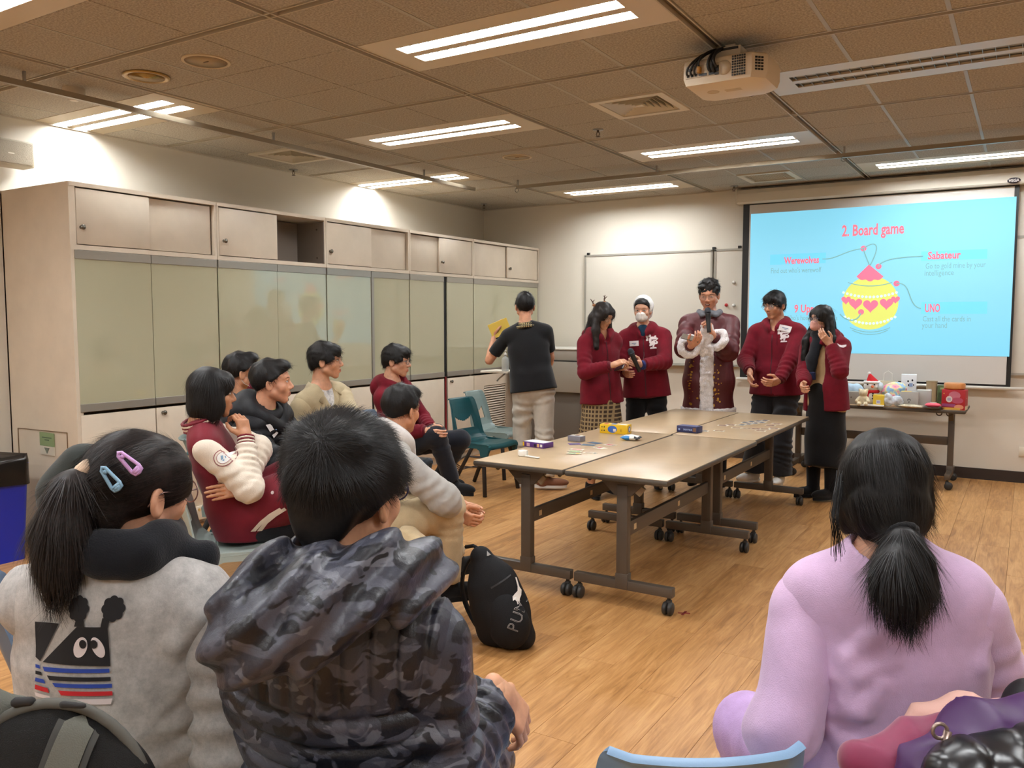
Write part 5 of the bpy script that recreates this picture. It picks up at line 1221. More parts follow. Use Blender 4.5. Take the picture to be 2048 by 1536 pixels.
def person(label, Hc, face, pitch, pelvis, body, S=1.70, fem=False, girth=1.0, shw=1.0, skinc=(206, 158, 126), wr=None, wl=None, er=None, el=None, hr=None, hl=None,
           ankr=None, ankl=None, kner=None, knel=None, roll=0, feet=None, hh=.0046, hand_h=.0039, body_h=.017, toes=None, ear=True, neck=.118, nback=.035):
    J = Person(); s = S/1.72; J.s = s; J.S = S; J.fem = fem; J.g = girth
    Hc = np.asarray(Hc, float); pelvis = np.asarray(pelvis, float); J.Hc = Hc
    fa = math.radians(face); J.fw2 = A(math.cos(fa), math.sin(fa), 0); rt0 = A(math.sin(fa), -math.cos(fa), 0)
    Rh = np.stack([rt0, J.fw2, A(0, 0, 1)], 1); Rh = Rh @ rotm((1, 0, 0), -math.radians(pitch)) @ rotm((0, 1, 0), math.radians(roll)); J.Rh = Rh; J.hs = s*(.97 if fem else 1.0)
    J.H = lambda x, y, z: Hc+Rh@(A(x, y, z)*J.hs)
    ba = math.radians(body); J.fwb = A(math.cos(ba), math.sin(ba), 0)
    NB = Hc+(A(0, 0, -1)*neck+Rh@A(0, -nback, -.03))*s; J.NB = NB; J.P0 = pelvis
    sp = nrm(NB-pelvis); J.sp = sp; rt = A(math.sin(ba), -math.cos(ba), 0); rt = nrm(rt-sp*(rt@sp)); fw = np.cross(sp, rt); J.rt, J.fw = rt, fw
    J.L = np.linalg.norm(NB-pelvis)
    J.SC = NB-sp*.055*s; sw = .163*s*shw
    J.sh = {1: J.SC+rt*sw-sp*.042, -1: J.SC-rt*sw-sp*.042}
    J.hip = {1: pelvis+rt*.088*s, -1: pelvis-rt*.088*s}
    J.el, J.wr, J.kn, J.an = {}, {}, {}, {}
    for k, w, e in ((1, wr, er), (-1, wl, el)):
        if w is None: w = J.sh[k]-sp*.48*s+fw*.10*s+rt*k*.05
        e = e if e is not None else J.sh[k]-sp*.3-fw*.12+rt*k*.12
        J.el[k], J.wr[k] = ik(J.sh[k], w, .285*s, .245*s, e)
    seated = pelvis[2] < .45*S
    for k, a, kn in ((1, ankr, kner), (-1, ankl, knel)):
        if a is None: a = J.hip[k]*A(1, 1, 0)+A(0, 0, .08)+(J.fwb*.42*s if seated else 0)+rt*k*(.05 if seated else .02)
        kn = kn if kn is not None else J.hip[k]+J.fwb*1.0+A(0, 0, .55 if seated else -.2)+rt*k*.12
        J.kn[k], J.an[k] = ik(J.hip[k], a, .425*s, .405*s, kn)
    J.hand = {}
    root = thing('person', label, 'person', (pelvis[0], pelvis[1], 0)); J.root = root
    # --- one skin
    g = girth
    b = [cap(pelvis-rt*.06*s, pelvis+rt*.06*s, .10*s*g, sq=(fw, .9)), cap(pelvis, pelvis+sp*.20*s, .115*s*g, .115*s*g, sq=(fw, .74)), cap(pelvis+sp*.2*s, J.SC-sp*.10*s, .112*s*g, .135*s, sq=(fw, .66)), cap(J.sh[1]-rt*.03, J.sh[-1]+rt*.03, .050*s),
         cap(NB-sp*.02, Hc+Rh@A(0, -.03, -.10)*s, .052*s), cap(NB-sp*.02, J.SC+rt*.09, .048*s, .046*s), cap(NB-sp*.02, J.SC-rt*.09, .048*s, .046*s)]
    for k in (1, -1):
        b += [cap(J.sh[k], J.el[k], .046*s, .038*s, k=.015), cap(J.el[k], J.el[k]+(J.wr[k]-J.el[k])*.4, .039*s, .037*s, k=.012), cap(J.el[k]+(J.wr[k]-J.el[k])*.4, J.wr[k], .036*s, .0255*s, k=.012)]
        b += [cap(J.hip[k], J.kn[k], .080*s*g, .053*s, k=.02), cap(J.kn[k], J.kn[k]+(J.an[k]-J.kn[k])*.35, .052*s, .053*s, k=.02), cap(J.kn[k]+(J.an[k]-J.kn[k])*.35, J.an[k], .052*s, .036*s, k=.02)]
        J.toe = getattr(J, 'toe', {}); td = (toes or {}).get(k, J.fwb+rt*k*.15); td = nrm(A(td[0], td[1], 0)); J.toe[k] = td
        b += [cap(J.an[k]-td*.02+A(0, 0, -.035), J.an[k]+td*.13*s+A(0, 0, -.045), .034, .026)]
    parts = [solid(b, body_h, .03)]
    hv, hq, hb = head_mesh(fem, hh); J.hb = hb
    parts.append((Hc+(hv*J.hs)@Rh.T, hq))
    for k, hd in ((1, hr), (-1, hl)):
        hd = dict(hd or {}); fd = nrm(J.wr[k]-J.el[k]); d = hd.get('d', fd); palm = hd.get('palm', -rt*k if abs(fd@rt) < .8 else fw)
        # thumb side: cross(d, palm) * k'
        sd = hd.get('side'); 
        if sd is None: sd = 1 if k == 1 else -1
        hp = hand_prims(J.wr[k]+nrm(d)*.012, d, palm, sd, hd.get('curl', .35), s*(.93 if fem else 1.0), hd.get('spread', .0), hd.get('thumb', .5))
        hp.append(cap(J.wr[k]-fd*.05*s, J.wr[k]+nrm(d)*.02, .027*s, .025*s, k=.012)); parts.append(solid(hp, hand_h, .006)); J.hand[k] = (J.wr[k], nrm(d), nrm(palm-nrm(d)*(palm@nrm(d))))
    V, Q = joinm(parts); J.body = obj('body', V, Q, skin('%d_%d_%d' % skinc, skinc), root)
    return J
def face_details(J, brow=1.0, gaze=(0, 0), lids=1.0, lips=M_LIP, mouth='closed', eyes=True, lip=True):
    w = .94 if J.fem else 1.0; T = lambda out: [J.H(*v) for v in out]; hb = J.hb
    def put(name, m, poly, cx, cz, rot=0, step=.004, lift=.0008, par=None):
        V, F = decal_l(hb, poly, cx, cz, rot, step, lift)
        if F: return obj(name, T(V), F, m, par or J.root)
    for s in (-1, 1):
        ex = s*.033*w
        put('eyebrow', M_BROW, [(-.019, -.001), (-.008, .0028), (.008, .0036), (.020, -.002), (.008, -.0004), (-.008, -.0016)] if s > 0 else [(.019, -.001), (.008, -.0016), (-.008, -.0004), (-.020, -.002), (-.008, .0036), (.008, .0028)], ex*1.02, .0245, -s*.06, .004, .0012)
        if not eyes: 
            put('eyelid_line', M_BROW, [(-.015, .0012), (0, -.0016), (.015, .0012), (0, -.0004)], ex, .0005, 0, .004, .001); continue
        hgt = .0052*lids
        e = put('eye', M_SCLERA, almond(.0142, hgt), ex, .003, s*.06, .003, .0007)
        put('iris', M_IRIS, circle(.0058, 12, sy=min(1, hgt/.0058*.98)), ex+gaze[0], .003+gaze[1]*.4, 0, .003, .0012, e)
        put('lash_line', M_BROW, [(.0155*math.cos(a), hgt*1.15*math.sin(a)+.0006) for a in np.linspace(0, PI, 10)]+[(.0135*math.cos(a), hgt*.72*math.sin(a)+.0004) for a in np.linspace(PI, 0, 10)], ex, .0032, s*.06, .004, .0014, e)
    if lip:
        if mouth == 'open':
            put('mouth', M_LIPD, almond(.021, .0075), 0, -.063, 0, .004, .001); put('teeth', M_SCLERA, almond(.015, .0028), 0, -.0605, 0, .004, .0018)
        put('upper_lip', lips, [(-.0215, 0), (-.010, .0052), (0, .0036), (.010, .0052), (.0215, 0), (0, -.0012)], 0, -.0605 if mouth != 'open' else -.0565, 0, .004, .0009)
        put('lower_lip', lips, [(-.019, .0006), (0, -.0006), (.019, .0006), (.010, -.0065), (0, -.0082), (-.010, -.0065)], 0, -.0628 if mouth != 'open' else -.0665, 0, .004, .0009)
def glasses(J, m, rnd=True, r=.024, thick=.0012, drop=0, lens=True):
    q = MB(); w = .94 if J.fem else 1.0; y = .098
    root = None
    for s in (-1, 1):
        cx = s*.0335*w
        pts = [J.H(cx+r*math.cos(a)*1.08, y-.25*abs(cx+r*math.cos(a))*.55+.004, -.001-drop+(r*.86 if rnd else r*.68)*np.sign(math.sin(a))*abs(math.sin(a))**(1 if rnd else .55)) for a in np.linspace(0, 2*PI, 26, endpoint=False)]
        q.tube(pts, thick, 5, closed=True)
        q.tube([J.H(s*(.0335*w+r*1.05), y-.006, .006-drop), J.H(s*.079*w, .055, .006-drop), J.H(s*.0825*w, .0, .008), J.H(s*.082*w, -.022, .0), J.H(s*.079*w, -.032, -.018)], thick*.95, 5)
    q.tube([J.H(-.0095, y-.002, .003-drop), J.H(0, y+.003, .006-drop), J.H(.0095, y-.002, .003-drop)], thick, 5)
    o = q.build('glasses', m, J.root, True)
    if lens:
        for s in (-1, 1):
            cx = s*.0335*w
            pts = [J.H(cx+r*math.cos(a)*1.03, y-.25*abs(cx+r*math.cos(a))*.55+.004, -.001-drop+(r*.82 if rnd else r*.64)*np.sign(math.sin(a))*abs(math.sin(a))**(1 if rnd else .55)) for a in np.linspace(0, 2*PI, 20, endpoint=False)]
            q = MB(); q.add(pts, [tuple(range(20))]); q.build('lens', M_LENS, o)
    return o
def hair(J, style, m, n=900, length=.035, width=.0016, lift=.25, h=.006, crown=(0, -.05, .11), flow=None, droop=0, extra=None, seed=1, jitter=.35, zmin=None):
    p, kw = hair_shape(style, h); V, Q = solid(p+(extra or []), h, **kw)
    VQ = V; VS, FS = strands(V, Q, n, flow or from_crown(crown), length, lift, width, seed, droop, jitter=jitter, zmin=zmin)
    a, b = joinm([(V, Q), (VS, FS)])
    return obj('hair', J.Hc+(a*J.hs)@J.Rh.T, b, m, J.root)
DOWN = lambda p, n: np.tile(A(0, 0, -1.0), (len(p), 1))
# ---- clothes from the same joints
def torso_prims(J, off, low=.10, belly=0, fold=None):
    s, g = J.s, J.g; P0, sp, fw, rt = J.P0, J.sp, J.fw, J.rt
    d = np.linalg.norm(J.SC-P0)
    gw = .5+g*.5
    p = [cap(P0-sp*low+rt*.068*s*g, P0+sp*.08*s+rt*.055*s*g, .112*s*g+off, .104*s*g+off, k=.05, fold=fold), cap(P0-sp*low-rt*.068*s*g, P0+sp*.08*s-rt*.055*s*g, .112*s*g+off, .104*s*g+off, k=.05, fold=fold), cap(P0+sp*.08*s, P0+sp*(d-.16*s), .148*s*g+off, .150*s*gw+off, sq=(fw, .66), fold=fold), cap(P0+sp*(d-.16*s), P0+sp*(d-.10*s), .150*s*gw+off, .128*s*gw+off*.9, sq=(fw, .62)),
         cap(J.sh[1]-J.rt*.035, J.sh[-1]+J.rt*.035, .044*s+off*.85, k=.05)]
    for k in (1, -1): p.append(cap(J.NB-sp*.030+J.rt*k*.02, J.sh[k]-J.rt*k*.03, .036*s+off*.7, .042*s+off*.85, k=.04))
    if belly: p.append(ell(P0+sp*.10*s+fw*.05, (.13*g, .10*g, .14)))
    return p
def sleeve_prims(J, k, off, end=1.0, cuff=.0, amp=.004, start=0, k_=.012, taper=1.0):
    s = J.s; a, e, w = J.sh[k], J.el[k], J.wr[k]; p = []
    if end <= 0: return [cap(a, a+(e-a)*(1+end) if end < 0 else e, .052*s+off, .050*s+off, fb=True, k=k_, fold=(amp, .05, k))]
    p.append(cap(a-J.sp*.012+nrm(e-a)*.01, e, .046*s+off*.9, (.043*s+off)*taper, k=max(k_, .03), fold=(amp*.8, .06, 1.0+k)))
    w2 = e+(w-e)*end
    p.append(cap(e, w2, (.043*s+off)*taper, (.034*s+off*.75)*taper, fb=True, k=k_, fold=(amp, .045, 2.0+k)))
    return p
def garment(J, name, prims, m, h=.008, k=.02, cuts=(), sub=(), wr=(.003, 22), seed=1, disp=None, subk=.01):
    f = wrinkles(seed, *wr) if wr else None
    if np.linalg.norm(J.Hc-CAM) > 3: h = h*1.22
    dd = (lambda x, y, z: f(x, y, z)+(disp(x, y, z) if disp else 0)) if f else disp
    V, Q = solid(prims, h, k, cuts=cuts, sub=sub, disp=dd, subk=subk); return obj(name, V, Q, m, J.root)
def trousers(J, m, off=.014, flare=1.0, hem=.06, h=.012, seed=2, amp=.005, name='trousers', low_r=.05, crotch=True):
    s, g = J.s, J.g; p = [cap(J.P0-J.rt*.055*s, J.P0+J.rt*.055*s, .096*s*g+off*.8, sq=(J.fw, .95)), cap(J.P0, J.P0+J.sp*.10*s, .140*s*g+off*.5, .136*s*g+off*.4, sq=(J.fw, .68))]
    for k in (1, -1):
        a = J.an[k]+(J.kn[k]-J.an[k])*hem
        p += [cap(J.hip[k]-J.sp*.02, J.kn[k], .077*s*g+off, .058*s+off, k=.025, fold=(amp, .07, k)), cap(J.kn[k], a, .056*s+off, (low_r*s+off*.6)*flare, fb=True, k=.025, fold=(amp, .06, 3+k))]
    return garment(J, name, p, m, h, .02, wr=(.003, 18), seed=seed)
def shoes(J, m, sole=None, k_only=None, laces=None, size=1.0):
    for k in (1, -1):
        if k_only and k != k_only: continue
        a = J.an[k]; d = J.toe[k]; z0 = max(0.0, a[2]-.08); b = A(a[0], a[1], z0); z = A(0, 0, 1); sd = np.cross(d, z)
        R = np.stack([sd, d, z], 1); L = size*J.s
        V, Q = solid([ell(b+d*.085*L+z*.045, (.044*L, .12*L, .040), R), ell(b+d*.0*L+z*.06, (.040*L, .065*L, .055), R), cap(b+z*.05-d*.01, b+z*.115-d*.01, .044*L, .043*L, fb=True)], .006, .02, cuts=[(b+z*.012, -z)])
        o = obj('shoe', V, Q, m, J.root)
        q = MB(); pts = [(.040*math.cos(t_)*(1 if math.sin(t_) > 0 else .9), .135*math.sin(t_)+.055) for t_ in np.linspace(0, 2*PI, 28, endpoint=False)]
        q.prism([(x*L, y*L) for x, y in pts], np.stack([sd, d, z], 1), b, .024); q.build('sole', sole or m, o, 'auto')
        if laces:
            q = MB()
            for i in range(4): q.tube([b+d*(.06+.022*i)*L+z*(.095-.007*i)-sd*.022, b+d*(.065+.022*i)*L+z*(.101-.007*i), b+d*(.06+.022*i)*L+z*(.095-.007*i)+sd*.022], .0028, 5)
            q.build('lace', laces, o, True)
def ring_tube(c, ax, ay, rx, ry, r, n=20, a0=0, a1=2*PI): return [cap(c+ax*rx*math.cos(a0+(a1-a0)*i/n)+ay*ry*math.sin(a0+(a1-a0)*i/n), c+ax*rx*math.cos(a0+(a1-a0)*(i+1)/n)+ay*ry*math.sin(a0+(a1-a0)*(i+1)/n), r) for i in range(n)]
def hood_prims(J, r=.03, drop=.10):
    s = J.s; c = J.NB-J.sp*.012; n = 18; p = []
    for i in range(n):   # soft roll round the neck, high at the back, running down to the zip in front
        def pt(t): 
            a = PI*(.5+.09)+t*2*PI*.91; f = max(0, math.sin(a)); return c+J.rt*.090*s*math.cos(a)*(1-.45*f*f)+J.fw*(.088*s*math.sin(a)+.012)-J.sp*(.075*f*f)+J.sp*.016*max(0, -math.sin(a))
        p.append(cap(pt(i/n), pt((i+1)/n), r*(.8+.3*math.sin(PI*(i+.5)/n))))
    p += [ell(c-J.fw*.115*s-J.sp*.045, (.105*s, .045, .085), np.stack([J.rt, J.fw, J.sp], 1), k=.03), cap(c-J.fw*.095+J.rt*.07-J.sp*.02, c-J.fw*.095-J.rt*.07-J.sp*.02, r*1.1, k=.03)]
    return p
def on_body(J, objs, name, m, shapes, c, right, up, lift=.003, step=.012, par=None, reach=.3):
    """print several outlines on cloth, one mesh per call"""
    bv = bvh_of(objs); q = MB()
    for poly in shapes: decal_poly(q, bv, poly, c, right, up, step, lift=lift, reach=reach)
    return q.build(name, m, par or J.root, True) if q.F else None
# ------------------------------------------------------------------ colours of clothes
MAROON = cloth('maroon fleece', (104, 18, 32), .95, .2, 500, .08, .05); MAROON_D = cloth('maroon rib', (88, 14, 27), .95, .5, 300)
BLACKC = cloth('black', (16, 16, 18)); PRINT_W = mat('print white', (226, 214, 214), .8); TAGW = mat('name tag', (232, 226, 224), .6); TAGI = mat('tag ink', (110, 130, 160), .6)
DENIM = cloth('dark denim', (26, 30, 40)); WHITE_FUR = None
def seat(u, v, d, z=.55): p = P(u, v, d); return A(p[0], p[1], z)
def floor_at(p, z=.08): return A(p[0], p[1], z)
def emblem(J, objs, c, right, up, s=1.0):
    """the white cluster printed on the chest of the hooded tops"""
    fl = lambda cx, cy, r: [(cx*s+r*s*(1+.22*math.cos(5*t_))*math.cos(t_), cy*s+r*s*(1+.22*math.cos(5*t_))*math.sin(t_)) for t_ in np.linspace(0, 2*PI, 40, endpoint=False)]
    sh = [fl(-.018, .028, .022), fl(.018, .022, .020), fl(.002, -.010, .021), circle(.012*s, 9, .028*s, -.004*s), [(-.016*s, -.046*s), (.03*s, -.044*s), (.026*s, -.036*s), (-.012*s, -.034*s)]]
    on_body(J, objs, 'chest_print', PRINT_W, sh, c, right, up, .003, .007)
    on_body(J, objs, 'chest_print_detail', MAROON_D, [circle(.005*s, 6, -.018*s, .032*s), circle(.004*s, 6, .004*s, .012*s), rect(.026*s, .004*s, .014*s, .016*s), circle(.005*s, 6, .024*s, .0), circle(.004*s, 6, .0, -.024*s)], c, right, up, .0045, .006)
def name_tag(J, objs, c, right, up, w=.085, h=.045, lift=.007):
    o = on_body(J, objs, 'name_tag', TAGW, [rect(w, h)], c, right, up, lift, .04)
    on_body(J, objs, 'tag_writing', TAGI, [rect(w*.5, .006, 0, .002), rect(w*.2, .004, w*.05, -.01)], c, right, up, lift+.002, .02, par=o)
def zip_hoodie(J, off=.022, hem=.06, m=MAROON, hood=True, belly=0, open_v=True, pocket=True, sleeve_end=.94, seed=3, h=.008, k_sleeve=.015):
    p = torso_prims(J, off, .10, belly)
    for k in (1, -1): p += sleeve_prims(J, k, off*.8, sleeve_end, amp=.0045, k_=k_sleeve)
    if hood: p += hood_prims(J, .028)
    bot = J.P0-J.sp*hem
    sub = [cap(J.NB+J.sp*.06, J.NB+J.fw*.03-J.sp*.02, .056*J.s, .050*J.s), cap(J.NB+J.fw*.04-J.sp*.02, J.NB+J.fw*.125-J.sp*.095, .046*J.s, .016)] if open_v else [cap(J.NB+J.sp*.05, J.NB-J.sp*.01, .060*J.s)]
    o = garment(J, 'hooded_top', p, m, h, .025, cuts=[(bot, -J.sp)], sub=sub, seed=seed, wr=(.004, 20))
    # ribbed hem and cuffs
    q = [cap(bot-J.sp*.005+J.rt*k*.065*J.s*J.g, bot+J.sp*.045+J.rt*k*.062*J.s*J.g, .110*J.s*J.g+off*.85, fa=True, fb=True, k=.04) for k in (1, -1)]
    garment(J, 'hem_band', q, MAROON_D if m is MAROON else m, h, .01, cuts=[(bot-J.sp*.012, -J.sp)], wr=None)
    for k in (1, -1):
        d = nrm(J.wr[k]-J.el[k]); e = J.el[k]+(J.wr[k]-J.el[k])*sleeve_end
        garment(J, 'cuff', [cap(e-d*.035, e+d*.018, .034*J.s+off*.45, .031*J.s+off*.35, fb=True)], MAROON_D if m is MAROON else m, .006, .005, wr=None)
    bv = bvh_of([o])
    q = MB(); top = J.NB+J.fw*.07-J.sp*.10
    L = np.linalg.norm(top-bot)-.02; decal_poly(q, bv, rect(.008, L, 0, -L/2), top, -J.rt, J.sp, .03, lift=.0025, reach=.3); z_ = q.build('zip', mat('zip', (58, 14, 22), .35, metal=.3), J.root, True)
    q = MB()
    for s_ in (-1, 1): decal_poly(q, bv, rect(.005, .16, s_*.045, -.10), J.NB+J.fw*.06-J.sp*.03, -J.rt, J.sp, .02, lift=.005)
    if q.F: q.build('drawstring', MAROON_D if m is MAROON else m, J.root, True)
    if pocket:
        q = MB(); c = J.P0+J.sp*.10
        for s_ in (-1, 1): decal_poly(q, bv, [(s_*.015, .06), (s_*.10, .06), (s_*.135, .0), (s_*.135, -.06), (s_*.015, -.06)][::(-1 if s_ < 0 else 1)], c, -J.rt, J.sp, .03, lift=.004)
        if q.F: q.build('pocket', m, J.root, True)
    return o
def ridges(bv, paths):
    out = []
    for r, pts in paths:
        c = []
        for (u, v_) in pts:
            d = sight(u, v_); dn = nrm(d); h_ = bv.ray_cast(Vector(CAM), Vector(dn), 6)
            if h_[0] is not None: c.append(np.array(h_[0])+dn*r*.55)
        for i in range(len(c)-1): out.append(cap(c[i], c[i+1], r*(.5 if i == 0 else 1), r*(.5 if i == len(c)-2 else 1), k=r*1.8))
    return out
def folded(J, name, prims, m, h, k, paths, **kw):
    o = garment(J, name, prims, m, .012, k, **kw); bv = bvh_of([o]); me = o.data; bpy.data.objects.remove(o); bpy.data.meshes.remove(me)
    return garment(J, name, prims+ridges(bv, paths), m, h, k, **kw)
# ================================================================== 1 boy in the camouflage jacket
def camo():
    t = NT('camouflage'); v = t.coord('Object', (1, 1, 1.5)); n1 = t.noise(v, 13, 2, .55, .6); n2 = t.noise(v, 17, 2, .5, .8)
    add = t.n('ShaderNodeVectorMath', operation='ADD'); add.inputs[1].default_value = (7.3, 2.1, 4.4); t.l(v, add.inputs[0]); n3 = t.noise(add.outputs[0], 17, 2, .5, .7)
    m1 = t.n('ShaderNodeMix', data_type='RGBA'); m2 = t.n('ShaderNodeMix', data_type='RGBA'); m3 = t.n('ShaderNodeMix', data_type='RGBA')
    def th(n, a): g = t.ramp(n, [(a-.012, (0, 0, 0)), (a+.012, (1, 1, 1))]); return g
    m1.inputs[6].default_value = lin((52, 53, 64)); m1.inputs[7].default_value = lin((76, 77, 88)); t.l(th(n1, .52), m1.inputs[0])
    m2.inputs[7].default_value = lin((100, 101, 110)); t.l(m1.outputs[2], m2.inputs[6]); t.l(th(n2, .60), m2.inputs[0])
    m3.inputs[7].default_value = lin((22, 22, 29)); t.l(m2.outputs[2], m3.inputs[6]); t.l(th(n3, .545), m3.inputs[0])
    t.l(m3.outputs[2], t.b.inputs['Base Color']); t.b.inputs['Roughness'].default_value = .42; t.b.inputs['Specular IOR Level'].default_value = .5
    t.bump(t.noise(t.coord('Object'), 55, 4, .6), .35, .006); return t.m
CAMO = camo()
Hc = P(697, 985, 1.38); pv = seat(712, 985, 1.50)
J = person('person in grey camouflage puffer jacket, seen from behind, short thick black hair', Hc, 98, 4, pv, 112, S=1.70, girth=1.08, shw=.92, skinc=(214, 158, 122), neck=.105, nback=.05,
    wr=P(992, 1378, 1.62), er=P(860, 1560, 1.38), hr=dict(d=P(1050, 1450, 1.66)-P(992, 1378, 1.62), palm=(-.5, .3, -.8), curl=.45, thumb=.25), wl=pv+A(-.12, .34, .10), hh=.004, hand_h=.003)
BOY = J
hair(J, 'fluffy', H_BLK, 13000, .026, .0007, .22, .005, crown=(.012, -.085, .085), seed=2, jitter=.25, zmin=.0)
glasses(J, mat('spectacle navy', (40, 40, 84), .3), True, .024, .0016)
s_ = J.s
def quilt(J, split=.30, A_=.013, lam=.078, lamx=.062, horiz_only=False):
    P0, sp, rt = J.P0, J.sp, J.rt
    def f(x, y, z):
        hgt = (x-P0[0])*sp[0]+(y-P0[1])*sp[1]+(z-P0[2])*sp[2]; w = (x-P0[0])*rt[0]+(y-P0[1])*rt[1]+(z-P0[2])*rt[2]
        if horiz_only: return -A_*np.abs(np.sin(PI*hgt/lam))**.8
        g1 = 1-np.exp(-(np.abs((hgt/lam+.5) % 1-.5)*lam/.0075)**2); g2 = 1-np.exp(-(np.abs((w/lamx+.5) % 1-.5)*lamx/.0065)**2); up = np.clip((hgt-split)/.008, 0, 1)
        return -A_*(g1*(1-up)+.75*g2*up+.0)
    return f
off = .034
tp = torso_prims(J, off, .12)
jk = garment(J, 'puffer_jacket', tp+[cap(J.NB+J.sp*.0, J.NB-J.sp*.08, .075, .10, k=.04)], CAMO, .0052, .04, cuts=[(J.P0-J.sp*.10, -J.sp)], sub=[cap(J.NB+J.sp*.1, J.NB-J.sp*.0, .062)], disp=quilt(J, .385, .014, .055, .042), seed=4, wr=(.004, 26))
for k in (1, -1):
    sp_ = sleeve_prims(J, k, .034, .80 if k == 1 else .9, amp=.009, k_=.02)
    garment(J, 'sleeve', sp_, CAMO, .0065, .02, seed=5+k, wr=(.005, 30))
# hood hanging to one side
hp = [cap(P(832, 1128, 1.34), P(760, 1150, 1.27), .042, .055), cap(P(760, 1150, 1.27), P(640, 1205, 1.22), .055, .060), cap(P(640, 1205, 1.22), P(520, 1265, 1.20), .062, .060), cap(P(520, 1265, 1.2), P(462, 1285, 1.21), .055, .040),
      cap(P(560, 1160, 1.30), P(690, 1150, 1.30), .055, .05), cap(P(560, 1160, 1.3), P(490, 1240, 1.22), .05, .045), cap(P(600, 1280, 1.19), P(480, 1310, 1.20), .030, .035), cap(P(720, 1220, 1.2), P(600, 1280, 1.19), .028, .03), cap(P(860, 1140, 1.36), P(800, 1200, 1.25), .036, .03)]
fdir = nrm(P(520, 1290, 1.2)-P(800, 1130, 1.2)); fperp = nrm(np.cross(fdir, _f))
def hoodfold(x, y, z):
    w = x*fperp[0]+y*fperp[1]+z*fperp[2]; l = x*fdir[0]+y*fdir[1]+z*fdir[2]; return .008*np.sin(w*105+4*np.sin(l*9)+1.0)*1.0-.004*np.abs(np.sin(l*42))**.6
garment(J, 'hood', hp, CAMO, .006, .03, disp=hoodfold, seed=8, wr=(.003, 40))
trousers(J, CAMO, .02, seed=9); shoes(J, BLACKC)
q = MB(); q.tube([J.NB+J.sp*.01+J.rt*.06*math.cos(a)+J.fw*.06*math.sin(a) for a in np.linspace(0, 2*PI, 20, endpoint=False)], .008, 6, closed=True); q.build('shirt_collar', mat('lining', (30, 28, 32), .8), J.root, True)
# ================================================================== 2 girl in the grey sweatshirt
Hc = P(276, 985, 1.50); pv = seat(215, 985, 1.52)
J = person('person in light grey sweatshirt with a cartoon back print, ponytail and two hair clips', Hc, 92, 6, pv, 122, S=1.62, fem=True, girth=1.08, shw=.95, skinc=(216, 160, 128),
    neck=.078, nback=.025, wr=P(455, 1470, 1.72), er=P(470, 1430, 1.42), hr=dict(curl=.6), wl=pv+A(-.18, .30, .10), hh=.004)
GIRL = J
GREYM = NT('grey melange'); v = GREYM.coord('Object'); f = GREYM.noise(v, 40, 5, .75); GREYM.l(GREYM.ramp(f, [(.3, (158, 154, 150)), (.7, (196, 192, 188))]), GREYM.b.inputs['Base Color']); GREYM.b.inputs['Roughness'].default_value = .95; GREYM.bump(GREYM.noise(v, 420, 2), .2, .002); GREYM.b.inputs['Specular IOR Level'].default_value = .15
off = .034
dr = [cap(J.P0+J.sp*.05, J.P0+J.sp*.10, .15, sq=(J.fw, .8))]
p = torso_prims(J, off, .14)+dr
sw = folded(J, 'sweatshirt', p+[cap(J.NB-J.sp*.03, J.NB-J.sp*.08, .085, .1, k=.04)], GREYM.m, .0055, .05, [(.013, [(395, 1240), (350, 1290), (345, 1350)]), (.012, [(400, 1300), (360, 1370), (300, 1440)]), (.012, [(420, 1390), (360, 1440), (270, 1475)]), (.012, [(430, 1440), (380, 1490), (300, 1530)])], cuts=[(J.P0-J.sp*.10, -J.sp)], seed=21, wr=(.007, 13), sub=[cap(J.NB+J.sp*.1, J.NB, .06)])
for k in (1, -1): garment(J, 'sleeve', sleeve_prims(J, k, .036, .86, amp=.008, k_=.03), GREYM.m, .0065, .03, seed=22+k, wr=(.006, 22))
# dark hood of the garment underneath
c = J.NB-J.sp*.015
hp = ring_tube(c+J.sp*.046, J.rt, J.fw, .070, .070, .020, 18)+ring_tube(c+J.sp*.022, J.rt, J.fw, .080, .074, .021, 18)+[cap(c+J.rt*.07+J.sp*.02, c+J.rt*.125+J.fw*.03+J.sp*.004, .024, .028)]
garment(J, 'inner_hood', hp, cloth('navy black', (20, 21, 26)), .006, .03, seed=25, wr=(.007, 45))
trousers(J, cloth('khaki', (150, 132, 96)), .02, seed=26); shoes(J, BLACKC)
hair(J, 'pony_high', H_BRN, 5200, .05, .0009, .10, .005, flow=lambda p, n: (np.array([0, -.15, .0])-p)/(np.linalg.norm(np.array([0, -.15, .0])-p, axis=1, keepdims=True)+1e-9), seed=3, jitter=.12)
pb = P(178, 950, 1.43)
tail = [cap(P(178, 950, 1.43), P(140, 985, 1.40), .016, .030), cap(P(140, 985, 1.40), P(122, 1060, 1.395), .036, .046, sq=(_f, .8)), cap(P(122, 1060, 1.395), P(116, 1130, 1.39), .046, .036, sq=(_f, .8)), cap(P(108, 1120, 1.39), P(102, 1160, 1.39), .026, .012), cap(P(132, 1120, 1.39), P(134, 1160, 1.39), .022, .010)]
V, Q = solid(tail, .006, .02, disp=wrinkles(31, .003, 60)); VS, FS = strands(V, Q, 2600, DOWN, .07, .10, .0012, 4, 0, jitter=.18); a, b = joinm([(V, Q), (VS, FS)]); obj('ponytail', a, b, H_BRN, J.root)
garment(J, 'scrunchie', ring_tube(P(182, 950, 1.435), nrm(_u*1.0+_r*.3), nrm(_f+_r*.2), .020, .024, .013, 12), cloth('cream velvet', (226, 196, 168)), .004, .006, wr=(.002, 150))
